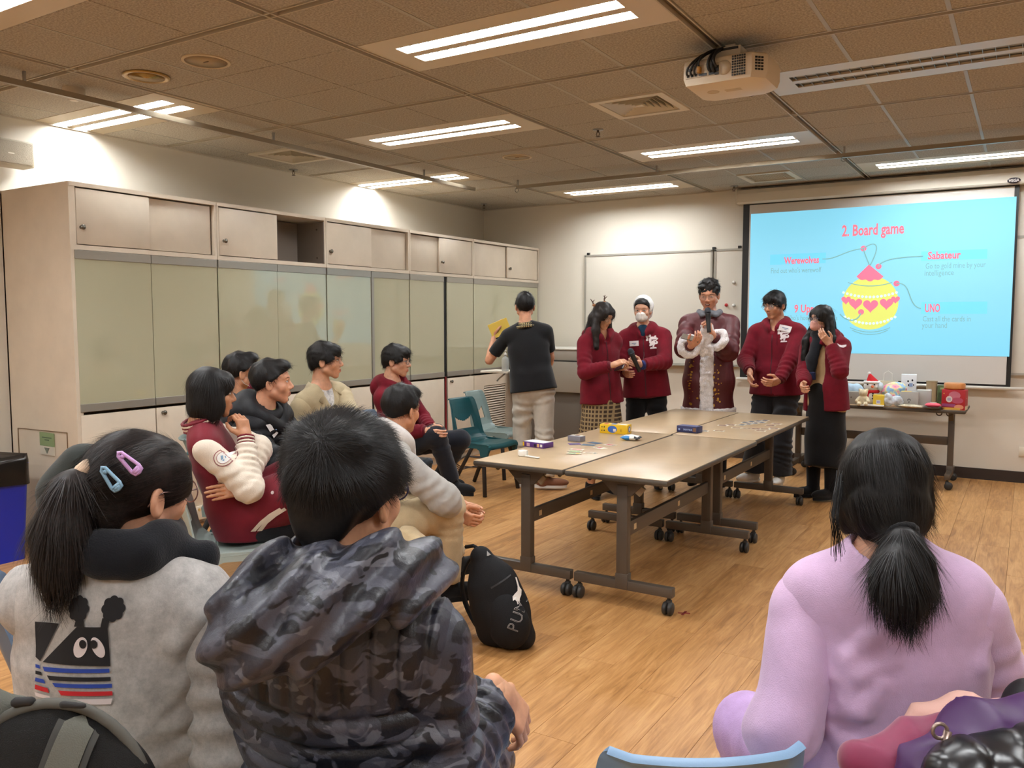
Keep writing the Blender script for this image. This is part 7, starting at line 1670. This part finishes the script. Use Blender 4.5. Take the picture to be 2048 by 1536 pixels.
# ================================================================== 12 masked girl
Hc = P(1285, 620, 7.28); pv = A(Hc[0]+.03, Hc[1]+.04, .90)
J = person('standing person in maroon hoodie with white face mask and white hair net', Hc, -78, 6, pv, -70, S=1.68, fem=True, girth=1.05, shw=1.12, skinc=(206, 154, 126), neck=.115,
    wl=P(1286, 730, 7.02), el=P(1338, 735, 7.12), wr=P(1250, 745, 7.08), er=P(1243, 748, 7.25), hl=dict(d=P(1268, 726, 7.0)-P(1286, 730, 7.02), palm=(-.2, .9, .2), curl=.85, thumb=.4), hr=dict(curl=.5))
hair(J, 'pulled', H_BLK, 900, .04, .0012, .04, .0055, flow=lambda p, n: np.tile(A(0, -1, -.3), (len(p), 1)), seed=15, jitter=.1); face_details(J, lids=.7, lip=False)
face_mask(J, cloth('white mask', (224, 220, 214), .9, .1), mat('loop white', (230, 222, 214)))
V, Q = solid([ell((0, -.035, .035), (.094, .10, .104)), ell((0, -.07, -.03), (.08, .06, .08))], .006, .03, sub=[ell((0, .085, -.0), (.088, .10, .115))], disp=wrinkles(18, .0035, 70)); obj('hair_net', J.Hc+(V*J.hs)@J.Rh.T, Q, mat('net white', (222, 220, 218), .7), J.root)
o = zip_hoodie(J, .030, .08, seed=131)
garment(J, 'shirt', [cap(J.NB-J.sp*.03+J.fw*.01, J.NB-J.sp*.16+J.fw*.06, .06, .05)], cloth('teal shirt', (22, 54, 78)), .007, .01, wr=None)
for s in (-1, 1):
    q = MB(); q.sheet([[J.NB+J.rt*s*.060+J.sp*.012, J.NB+J.rt*s*.085-J.sp*.03], [J.NB+J.rt*s*.062+J.fw*.04+J.sp*.0, J.NB+J.rt*s*.09+J.fw*.05-J.sp*.05], [J.NB+J.rt*s*.035+J.fw*.075-J.sp*.02, J.NB+J.rt*s*.055+J.fw*.095-J.sp*.065]], .005); q.build('collar_leaf', mat('pale denim', (130, 152, 176), .8), J.root, True)
garment(J, 'inner_cuff', [cap(J.wr[-1]-nrm(J.wr[-1]-J.el[-1])*.03, J.wr[-1]+nrm(J.wr[-1]-J.el[-1])*.02, .042, .040, fa=True, fb=True)], cloth('blue cuff', (34, 44, 96)), .005, .005, wr=None)
emblem(J, [o], P(1303, 685, 7.1), -J.rt, A(0, 0, 1), 1.25); name_tag(J, [o], P(1266, 688, 7.1), -J.rt, A(0, 0, 1), .08, .045)
trousers(J, BLACKC, .016, seed=132); shoes(J, BLACKC)
def mic(a, b, label):
    a = np.asarray(a, float); b = np.asarray(b, float); d = nrm(b-a); L = np.linalg.norm(b-a); R = frame(d); o = thing('microphone', label, 'microphone', a, 0, 'hand microphones')
    q = MB(); q.lathe([(.0, 0), (.016, 0), (.017, .01), (.018, L*.4), (.022, L*.72), (.023, L*.74), (0, L*.75)], a, R, 18); q.build('handle', mat('mic black', (22, 22, 24), .35), o, True)
    q = MB(); q.lathe([(.020, L*.74), (.026, L*.79), (.026, L*.84), (.024, L*.93), (.014, L*.99), (0, L)], a, R, 18); q.build('grille', mat('mic mesh', (46, 50, 58), .5, metal=.4, grain=.6, gscale=900), o, True)
    q = MB(); q.lathe([(.0265, L*.80), (.0275, L*.815), (.0265, L*.83)], a, R, 18); q.build('band', mat('mic band', (70, 74, 80), .3, metal=.6), o, True); return o
mic(P(1279, 743, 6.98), P(1259, 697, 6.92), 'black microphone held low by the masked person')
# ================================================================== 13 red robe
Hc = P(1418, 590, 7.32); pv = A(Hc[0]-.0, Hc[1]+.03, .98)
J = person('tall standing person in red velvet robe with white fur trim', Hc, -80, 14, pv, -72, S=1.80, girth=1.05, shw=1.12, skinc=(206, 146, 116), neck=.122,
    wl=P(1426, 672, 7.02), el=P(1462, 722, 7.2), wr=P(1382, 692, 6.98), er=P(1362, 730, 7.2), hl=dict(d=P(1418, 640, 7.0)-P(1426, 668, 7.04), palm=(-.9, -.1, .1), curl=.9, thumb=.6), hr=dict(d=P(1396, 682, 6.9)-P(1384, 692, 7.0), palm=(.1, .1, 1), curl=.55))
hair(J, 'curly', H_BLK, 1500, .022, .0013, .6, .006, seed=16, jitter=.8); face_details(J, lids=.45, gaze=(0, -.002), mouth='open'); glasses(J, M_GOLD, True, .026, .0011)
RV = NT('red velvet'); RV.b.inputs['Base Color'].default_value = lin((72, 3, 11)); RV.b.inputs['Roughness'].default_value = .55; RV.b.inputs['Sheen Weight'].default_value = .3; RV.b.inputs['Sheen Tint'].default_value = lin((150, 26, 34)); RV.b.inputs['Sheen Roughness'].default_value = .35; RV.bump(RV.noise(RV.coord('Object', (1, 1, .35)), 40, 3), .4, .008)
FUR = mat('white fur', (226, 220, 220), .95, sheen=.5, grain=.8, gscale=120, vary=.05, vscale=60)
hemz = .655; cz = J.P0
p = torso_prims(J, .035, .02)+[cap(cz+J.sp*.12, A(cz[0], cz[1], hemz), .165, .235, sq=(J.fw, .78), fb=True, k=.06)]
for k in (1, -1):
    a, e, w_ = J.sh[k], J.el[k], J.wr[k]; p += [cap(a, e, .075, .088, k=.03, fold=(.006, .09, k)), cap(e, e+(w_-e)*.72, .086, .078, fb=True, k=.03, fold=(.005, .08, 2+k))]
o = garment(J, 'robe', p, RV.m, .0075, .03, cuts=[(A(0, 0, hemz), A(0, 0, -1))], sub=[cap(J.NB+J.sp*.08, J.NB+J.fw*.03-J.sp*.03, .062, .05)], seed=141, wr=(.006, 16))
garment(J, 'hem_fur', [cap(A(cz[0], cz[1], hemz-.01), A(cz[0], cz[1], hemz+.065), .247, .238, sq=(J.fw, .78), fa=True, fb=True)], FUR, .008, .01, wr=(.005, 90))
bv = bvh_of([o]); q = MB(); top = P(1414, 652, 7.0); L = top[2]-hemz; decal_poly(q, bv, [(-.035, 0), (.035, 0), (.042, -L), (-.042, -L)], top, -J.rt, A(0, 0, 1), .03, lift=.014)
V = np.array(q.V); vv = len(V); q2 = MB(); V2 = V+A(*(-J.fw*.02)); q2.V = [tuple(x) for x in V]; q2.F = list(q.F); q2.M = list(q.M); q2.build('front_fur', FUR, J.root, True)
V_, Q_ = solid([cap(A(*(V[i]))-J.fw*.008, A(*(V[i]))-J.fw*.008+A(0, 0, .001), .020) for i in range(0, vv, 1)], .008, .012, disp=wrinkles(19, .005, 90)); obj('front_fur', V_, Q_, FUR, J.root)
for k in (1, -1):
    e, w_ = J.el[k], J.wr[k]; d = nrm(w_-e); m_ = e+(w_-e)*.72; fr = frame(d)
    garment(J, 'cuff_fur', ring_tube(m_, fr[:, 0], fr[:, 1], .070, .070, .030, 18), FUR, .007, .02, wr=(.005, 80))
    garment(J, 'inner_sleeve', [cap(e+(w_-e)*.6, w_-d*.01, .046, .038, fb=True)], RV.m, .007, .01, wr=(.003, 40))
garment(J, 'grey_hood', ring_tube(J.NB-J.sp*.015, J.rt, J.fw, .088, .082, .026, 16)+[cap(J.NB+J.rt*s_*.09-J.sp*.0, J.NB+J.fw*.095+J.rt*s_*.055-J.sp*.03, .026, .020) for s_ in (-1, 1)], cloth('grey jersey', (104, 106, 112)), .006, .01, wr=(.003, 50))
gold = mat('gold print', (196, 150, 60), .35, metal=.6); rg = random.Random(11)
for nm, cols in (('gold_ornament', ((1388, 725, 815, 5), (1440, 730, 815, 6)) ),):
    for (uc, va, vb, spread) in cols:
        sh = []
        for i in range(34):
            u = uc+rg.gauss(0, spread); v_ = rg.uniform(va, vb); r_ = rg.uniform(.004, .011); sh.append(((u, v_), r_))
        q = MB()
        for (uv, r_) in sh: decal_poly(q, bv, circle(r_, 7, sy=rg.uniform(.4, 1.4), a0=rg.uniform(0, 3)), P(uv[0], uv[1], 7.1), _r, A(0, 0, 1), .02, lift=.003)
        if q.F: q.build(nm, gold, J.root, True)
name_tag(J, [o], P(1388, 722, 7.0), _r, A(0, 0, 1), .075, .045)
garment(J, 'trousers', [c_ for k in (1, -1) for c_ in (cap(J.hip[k], J.kn[k], .09, .07), cap(J.kn[k], J.an[k], .07, .06))], BLACKC, .011, .02); shoes(J, BLACKC)
mic(P(1418, 665, 6.95), P(1415, 615, 6.98), 'black microphone held to the mouth by the person in the red robe')
q = MB(); q.rbox(P(1381, 676, 6.93), (.155, .075, .009), .004, frame((.25, -.45, .8), (.9, .15, -.25))); solo('phone', 'phone lying in the open hand of the person in the red robe', 'phone', q, [mat('phone bronze', (92, 78, 62), .35)])
# ================================================================== 14 hoodie man with the tag
Hc = P(1549, 610, 7.42); fp = (onz(1515, 965, 0)+onz(1560, 972, 0))/2; pv = A(Hc[0]+.03, Hc[1]+.06, .93)
J = person('standing person in maroon hoodie with round glasses, the bare faced one beside the screen', Hc, -112, 10, pv, -96, S=1.76, girth=1.2, shw=1.2, skinc=(204, 148, 116), neck=.112,
    wr=P(1500, 742, 7.3), er=P(1492, 715, 7.55), wl=P(1552, 775, 7.12), el=P(1602, 735, 7.3), hr=dict(curl=.6, d=(.1, -.3, -.8)), hl=dict(d=P(1530, 780, 7.05)-P(1558, 772, 7.15), palm=(.2, .9, .2), curl=.6),
    ankr=A(onz(1500, 968, 0)[0], onz(1500, 968, 0)[1]+.1, .08), ankl=A(onz(1552, 975, 0)[0], onz(1552, 975, 0)[1]+.1, .08), toes={1: (-.5, -.9), -1: (.05, -1)})
hair(J, 'fringe', H_BLK, 1900, .04, .0014, .08, .0055, seed=17); face_details(J, lids=.8); glasses(J, M_GOLD, True, .027, .0012)
o = zip_hoodie(J, .032, .10, belly=1, seed=151)
emblem(J, [o], P(1553, 672, 7.2), nrm(-J.rt), A(0, 0, 1), 1.25); name_tag(J, [o], P(1558, 657, 7.2), nrm(-J.rt+A(0, 0, -.25)), A(0, 0, 1), .10, .05)
garment(J, 'white_tee', [cap(J.P0-J.sp*.08+J.rt*.08, J.P0-J.sp*.13+J.rt*.05, .10, .105, sq=(J.fw, .95))], mat('tee white', (226, 222, 218), .9), .008, .01, cuts=[(J.P0-J.sp*.15-J.rt*.0, -J.sp-J.rt*.5)])
garment(J, 'shirt_hem', [cap(J.P0-J.sp*.08-J.rt*.05, J.P0-J.sp*.135-J.rt*.05, .115, .112, sq=(J.fw, .9), fb=True)], cloth('tan shirt', (120, 92, 62)), .008, .01)
trousers(J, cloth('washed black jean', (40, 40, 44)), .028, flare=1.35, hem=.05, seed=152, amp=.009, low_r=.066)
shoes(J, mat('shoe white', (226, 222, 216), .6), mat('sole white', (220, 216, 210)), laces=mat('lace pale', (200, 196, 190)))
# ================================================================== 15 girl with the pink mask
Hc = P(1643, 637, 6.86); fq = onz(1635, 1000, 0); pv = A(Hc[0]+.05, Hc[1]+.03, .87)
J = person('standing person in open maroon hoodie with long black hair and pink mask', Hc, -128, 4, pv, -112, S=1.62, fem=True, girth=1.0, shw=1.05, skinc=(206, 154, 124), neck=.115,
    wl=P(1662, 690, 6.70), el=P(1676, 740, 6.60), wr=P(1606, 770, 6.72), er=P(1612, 740, 6.95), hl=dict(d=P(1642, 668, 6.70)-P(1662, 690, 6.70), palm=(.0, 1, .3), curl=.4, thumb=.1), hr=dict(curl=.6),
    ankr=A(fq[0]-.06, fq[1]+.1, .08), ankl=A(fq[0]+.10, fq[1]+.02, .08), toes={1: (-.7, -.7), -1: (-.6, -.75)})
hair(J, 'verylong', H_BLK, 2800, .12, .0013, .04, .0055, flow=DOWN, seed=18, jitter=.07); face_details(J, lids=.75, lip=False); glasses(J, mat('spectacle navy', (40, 40, 84)), False, .026, .0014)
face_mask(J, cloth('pink mask', (214, 158, 146), .9, .1), mat('loop pink', (214, 150, 148), .6))
p = torso_prims(J, .030, .20)
for k in (1, -1): p += sleeve_prims(J, k, .028, .95, amp=.005, k_=.02)
o = garment(J, 'hooded_top', p+hood_prims(J, .03), MAROON, .0075, .03, cuts=[(J.P0-J.sp*.12, -J.sp)], sub=[cap(J.NB+J.sp*.05+J.fw*.03, J.P0+J.fw*.17+J.rt*.04-J.sp*.25, .060, .095)], seed=161, wr=(.006, 17))
garment(J, 'jumper', torso_prims(J, .012, .06), cloth('tan jumper', (176, 148, 110)), .009, .03, seed=162)
garment(J, 'scarf', ring_tube(J.NB+J.sp*.01, J.rt, J.fw, .070, .072, .032, 16)+[cap(J.NB+J.fw*.085-J.sp*.02, J.NB+J.fw*.125+J.rt*.045-J.sp*.20, .05, .055, sq=(J.fw, .55)), cap(J.NB+J.fw*.125+J.rt*.045-J.sp*.20, J.NB+J.fw*.135+J.rt*.05-J.sp*.36, .05, .046, sq=(J.fw, .45), fb=True)], cloth('dark scarf', (22, 24, 30), .95), .007, .02, seed=163, wr=(.006, 40))
garment(J, 'scarf_band', [cap(J.NB+J.fw*.138+J.rt*.05-J.sp*.30, J.NB+J.fw*.140+J.rt*.05-J.sp*.365, .049, .048, sq=(J.fw, .48), fa=True, fb=True)], cloth('navy scarf', (28, 34, 66)), .006, .005, wr=None)
on_body(J, [o], 'sleeve_print', PRINT_W, [[(-.045, .012), (-.02, -.012), (.02, -.016), (.045, .0), (.048, .014), (.01, .004), (-.02, .008)]], P(1688, 690, 6.6), nrm(_r-_u*.15), _u, .004, .012)
garment(J, 'skirt', [cap(J.P0+J.sp*.02, A(J.P0[0], J.P0[1], .5), .165, .165, sq=(J.fw, .80)), cap(A(J.P0[0], J.P0[1], .5), A(fq[0]+.03, fq[1]+.03, .27), .165, .155, fb=True, sq=(J.fw, .85))], cloth('black knit', (15, 15, 17)), .010, .04, seed=164)
garment(J, 'boots', [cap(J.an[k]+A(0, 0, .28), J.an[k], .062, .052) for k in (1, -1)], BLACKC, .010, .01, wr=None); shoes(J, BLACKC)
# ================================================================== free chairs, bags and coats
chair(-4.03, 6.02, -5, 'teal', 'empty dark teal chair with its lumbar slot showing, behind the table corner')
chair(-4.33, 6.70, 5, 'greygreen', 'empty pale grey green chair behind the teal one by the louvred doors')
def chair_by_back(u0, u1, v, d, z, face, col, label):
    """stand a chair so that its back edge is seen between two sight lines"""
    c = P((u0+u1)/2, v, d); f = math.radians(face); chair(c[0]+.27*math.cos(f), c[1]+.27*math.sin(f), face, col, label)
chair_by_back(475, 935, 1485, 1.22, .8, 116, 'slate', 'slate blue chair of the person in camouflage')
chair_by_back(1190, 1640, 1500, 1.36, .8, 125, 'sky', 'empty sky blue chair, its back cut by the lower frame edge')
chair_by_back(1745, 2145, 1534, 1.31, .8, 98, 'sky', 'sky blue chair of the person in lilac, under the coats')
chair_by_back(-40, 300, 1536, 1.20, .8, 120, 'pale', 'pale chair of the person in the cartoon sweatshirt, under the mesh backpack')
c = P(-20, 1215, 2.15); chair(c[0]+.1, c[1]+.25, 60, 'slate', 'slate blue chair at the frame edge behind the grey sweatshirt')
# chair with a coat in front of the girl
c = P(262, 1030, 2.98); cf = math.radians(35); chair(c[0]+.05, c[1]+.1, 60, 'greygreen', 'grey green chair under the dark coat in front of the ponytailed person')
COATG = cloth('dark green grey coat', (44, 48, 45), .8, .1, 200, .05)
soft('hanging_coat', 'dark grey green coat hanging over the chair in front of the ponytailed person', 'coat', [cap(P(172, 928, 2.9), P(250, 925, 2.95), .055, .06), cap(P(165, 932, 2.9), P(128, 985, 2.9), .06, .07), cap(P(128, 985, 2.9), P(122, 1100, 2.92), .074, .07), cap(P(240, 940, 2.95), P(240, 1090, 2.95), .07, .10), cap(P(175, 960, 2.95), P(175, 1090, 2.95), .10, .12)], COATG, A(*P(170, 1000, 2.92)[:2], .6), wrinkles(33, .008, 18), .010, .04)
# ---- sports backpack on the floor
pb_ = onz(1003, 1300, 0); base = A(pb_[0]-.0, pb_[1]+.06, 0); o = thing('backpack', 'black sports backpack with white lettering leaning on the floor by the tables', 'backpack', base)
ax = nrm(_r*.80+A(0, 0, 0)-_f*A(1, 1, 0)*.25); axx = nrm(A(ax[0], ax[1], 0)); dep = nrm(np.cross(A(0, 0, 1), axx))   # width axis and depth axis
BKP = cloth('black nylon', (20, 20, 22), .7, .2, 500, .04, .0)
lean = A(-.05, -.0, 0)
def bp(x, y, z): return base+axx*(x-.10*z/.45)+dep*y+A(0, 0, z)
R = np.stack([axx, dep, A(0, 0, 1)], 1)
V, Q = solid([ell(bp(0, 0, .14), (.135, .10, .14), R), ell(bp(-.01, 0, .24), (.125, .09, .16), R), cap(bp(-.03, 0, .30), bp(-.04, 0, .40), .09, .055, sq=(dep, .8)), cap(bp(-.07, .01, .05), bp(.08, 0, .05), .06)], .006, .05, cuts=[(A(0, 0, .004), A(0, 0, -1))], disp=wrinkles(44, .004, 26))
bag = obj('bag_body', V, Q, BKP, o)
V, Q = solid([ell(bp(.045, -.055, .12), (.10, .07, .11), R), ell(bp(.03, -.05, .19), (.085, .055, .09), R)], .006, .03, cuts=[(A(0, 0, .008), A(0, 0, -1))], disp=wrinkles(45, .003, 30)); pk = obj('front_pocket', V, Q, BKP, o)
bvb = bvh_of([bag, pk]); q = MB()
q.tube([bp(-.05, .02, .435), bp(-.09, .05, .44), bp(-.14, .07, .425)], .009, 6); q.build('grab_handle', BKP, o, True)
q = MB(); pts = bez([(0, 0)]*4)
for s in (0,):
    G = []
    for t_ in np.linspace(0, 1, 14):
        a = bp(-.07, .05, .42)*(1-t_)**2+2*t_*(1-t_)*bp(-.30, .10, .24)+t_*t_*bp(-.15, .06, .03); G.append([a-dep*.02, a+dep*.02])
    q.sheet(G, .008)
q.build('shoulder_strap', BKP, o, True)
NW = mat('bag white', (222, 218, 212), .6); NG = mat('bag grey', (150, 146, 142), .6)
cR, cU = nrm(_r*.36+_u*.93), nrm(-_r*.93+_u*.36)
for i_, ch_ in enumerate('PUMA'):
    for bold_, lift_, m_, nm_ in ((0, .004, NG, 'lettering'), (-.0016, .0055, BKP, 'lettering_core')):
        V2, F2 = text_mesh(ch_, .05, bold_, res=2); q = MB(); decal(q, bvb, [(v[0]*1.3+(i_-1.5)*.046, v[1]*1.5) for v in V2], F2, P(1040, 1252, 3.5), cR, cU, lift=lift_, reach=.4)
        if q.F: q.build(nm_, m_, o)
k_ = 3.45/FPX
cat_ = [(1031, 1185), (1034, 1186), (1040, 1205), (1045, 1213), (1044, 1222), (1041, 1228), (1040, 1236), (1036, 1238), (1034, 1232), (1030, 1228), (1026, 1230), (1025, 1222), (1030, 1217), (1036, 1212), (1036, 1203)]
q = MB(); decal_poly(q, bvb, [((x-1035)*k_, -(y-1212)*k_) for x, y in cat_], P(1035, 1212, 3.5), _r, _u, .012, lift=.005, reach=.5); q.build('leaping_mark', NW, o)
q = MB()
for i in range(6): decal_poly(q, bvb, [((x)*k_, (y)*k_) for x, y in ((-2.5, -5), (2.5, -5), (2.5, 5), (-2.5, 5))], P(972+4*i, 1136-1.0*i, 3.5), _r, _u, .01, lift=.004, reach=.5)
q.build('stripe_mark', NG, o)['kind'] = 'stuff'
q = MB(); decal_poly(q, bvb, [((x-1005)*k_, -(y-1190)*k_) for x, y in ((978, 1203), (1030, 1172), (1031, 1175), (979, 1207))], P(1005, 1190, 3.5), _r, _u, .02, lift=.003, reach=.5); q.build('zip_seam', mat('zip black', (44, 44, 46), .4), o)
# ---- mesh backpack on the chair at the lower edge
bc = P(120, 1500, 1.16); o = thing('mesh_backpack', 'black mesh backpack with a grey strap hung on the chair at the lower frame edge', 'backpack', A(bc[0], bc[1], .45))
R = np.stack([_r, _f, _u], 1); c = P(112, 1612, 1.10)
V, Q = solid([ell(c, (.125, .05, .135), R), cap(P(60, 1620, 1.1), P(180, 1620, 1.1), .09, sq=(_f, .5))], .005, .04, disp=wrinkles(50, .002, 40)); b1 = obj('mesh_panel', V, Q, mat('black mesh', (12, 11, 11), .95, grain=.5, gscale=900), o)
GRS = mat('grey webbing', (96, 96, 88), .85, grain=.3, gscale=500); GRD = mat('dark piping', (58, 58, 55), .8)
bvb = bvh_of([b1]); q = MB()
k_ = 1.06/FPX; cc = P(120, 1480, 1.06)
def pz(pts): return [((x-120)*k_, -(y-1480)*k_) for x, y in pts]
decal_poly(q, bvb, pz([(128, 1404), (186, 1410), (156, 1550), (90, 1550)]), cc, _r, _u, .01, lift=.006); q.build('strap', GRS, o, True)
q = MB(); decal_poly(q, bvb, pz([(112, 1402), (128, 1404), (90, 1550), (78, 1550)]), cc, _r, _u, .01, lift=.004); decal_poly(q, bvb, pz([(186, 1410), (198, 1414), (170, 1550), (156, 1550)]), cc, _r, _u, .01, lift=.004); q.build('strap_edge', GRD, o, True)
rim = [c+_r*.128*math.cos(a)+_u*.138*math.sin(a)-_f*.006 for a in np.linspace(-.5, PI+.5, 30)]
q = MB(); q.tube(rim, .0075, 8); q.build('rim_piping', mat('rim grey', (84, 82, 76), .8), o, True)
V, Q = solid([cap(P(-40, 1425, 1.10), P(40, 1412, 1.12), .022, .014), cap(P(-40, 1420, 1.1), P(-30, 1500, 1.1), .03, .03)], .006, .02); obj('side_panel', V, Q, GRS, o)
V, Q = solid([cap(P(34, 1404, 1.09), P(60, 1403, 1.09), .007, .006), cap(P(128, 1408, 1.07), P(168, 1411, 1.07), .006, .005)], .003, .005, disp=wrinkles(52, .002, 120)); obj('loop_tab', V, Q, mat('tab black', (34, 32, 32), .8), o)
# ---- coats and straps on the lilac person's chair
def crease(seed, amp, freq):
    f = wrinkles(seed, 1.0, freq); g = wrinkles(seed+7, amp*.4, freq*1.9); return lambda x, y, z: -amp*(1-2*np.abs(f(x, y, z)))-g(x, y, z)
def pile(name, label, cat, prims, m, disp=None, h=.006, k=.03):
    los = np.min([pbounds(p)[0] for p in prims], 0); his = np.max([pbounds(p)[1] for p in prims], 0); return soft(name, label, cat, prims, m, A((los[0]+his[0])/2, (los[1]+his[1])/2, los[2]), disp, h, k)
pile('pink_coat', 'pale pink padded edge of a coat on the chair of the person in lilac', 'coat', [cap(P(1800, 1500, 1.42), P(1850, 1442, 1.42), .022, .022), cap(P(1850, 1442, 1.42), P(1930, 1420, 1.42), .022, .022), cap(P(1930, 1420, 1.42), P(2010, 1432, 1.42), .022, .024)], mat('pale pink cloth', (222, 176, 162), .85, grain=.1), crease(60, .004, 40))
pile('magenta_coat', 'magenta coat lining spread on the chair at the frame corner', 'coat', [cap(P(1740, 1545, 1.34), P(1830, 1490, 1.36), .045, .03), cap(P(1830, 1490, 1.36), P(1900, 1470, 1.37), .03, .03), cap(P(1790, 1560, 1.34), P(1900, 1510, 1.36), .05, .04)], mat('magenta cloth', (122, 12, 62), .6, sheen=.3, vary=.06), crease(61, .009, 24))
o = pile('purple_jacket', 'dark purple rain jacket with clips draped on the same chair', 'coat', [cap(P(1860, 1540, 1.28), P(1920, 1470, 1.30), .035, .03), cap(P(1920, 1470, 1.3), P(2060, 1445, 1.32), .03, .045), cap(P(1980, 1480, 1.28), P(2080, 1480, 1.28), .05, .05), cap(P(1830, 1560, 1.28), P(1880, 1530, 1.28), .03), cap(P(1900, 1560, 1.27), P(1910, 1750, 1.24), .06, .07), cap(P(2040, 1560, 1.27), P(2050, 1750, 1.24), .07, .07)], mat('purple nylon', (62, 26, 78), .5, spec=.5), crease(62, .011, 26))
q = MB(); a = P(1880, 1462, 1.24); q.tube(arc(a, .011, 0, 2*PI, 14, _r, _u)[:-1], .003, 6, closed=True); q.tube([a+_r*.012, a+_r*.004-_u*.03, a-_r*.02-_u*.045], .006, 6); solo('cord_toggle', 'metal ring clip and pale strap end on the purple jacket', 'clip', q, mat('clip metal', (160, 140, 130), .3, metal=.7), smooth=True)
pile('black_puffer', 'glossy black padded sleeve lying lowest in the frame corner', 'coat', [cap(P(1900, 1545, 1.22), P(2070, 1510, 1.24), .032, .04), cap(P(1950, 1570, 1.2), P(2080, 1560, 1.2), .05)], mat('glossy black nylon', (20, 19, 22), .3, spec=.6), lambda x, y, z: -.008*np.abs(np.sin((x*_r[0]+y*_r[1]-z*.6)*62))**.6+wrinkles(63, .004, 50)(x, y, z))
pile('black_bag', 'black rounded bag edge at the frame border above the purple jacket', 'bag', [ell(P(2062, 1420, 1.45), (.035, .05, .045)), cap(P(2062, 1420, 1.45), P(2090, 1520, 1.45), .04, .05)], mat('bag black', (14, 13, 14), .6), wrinkles(64, .003, 40))
# ---- cables on the floor by the cabinets, a tape mark
q = MB()
for k in range(3): q.tube([onz(u, v, .006+.004*k) for u, v in ((1000, 925-6*k), (960, 935-3*k), (920, 932+4*k), (905, 922+5*k), (930, 912), (985, 914+3*k))], .005, 6)
solo('power_cables', 'dark power cables lying loosely on the floor behind the teal chair', 'cable', q, mat('cable dark', (40, 26, 24), .5), smooth=True)
p_ = onz(1368, 1226, .0015); q = MB(); R = rotm((0, 0, 1), .4)
for a in (0, 1.2): q.box((p_[0], p_[1], .001), (.06, .012, .002), rotm((0, 0, 1), .4+a))
solo('tape_mark', 'small red tape cross on the floor by the nearest caster', 'tape', q, mat('red tape', (130, 40, 36), .6))
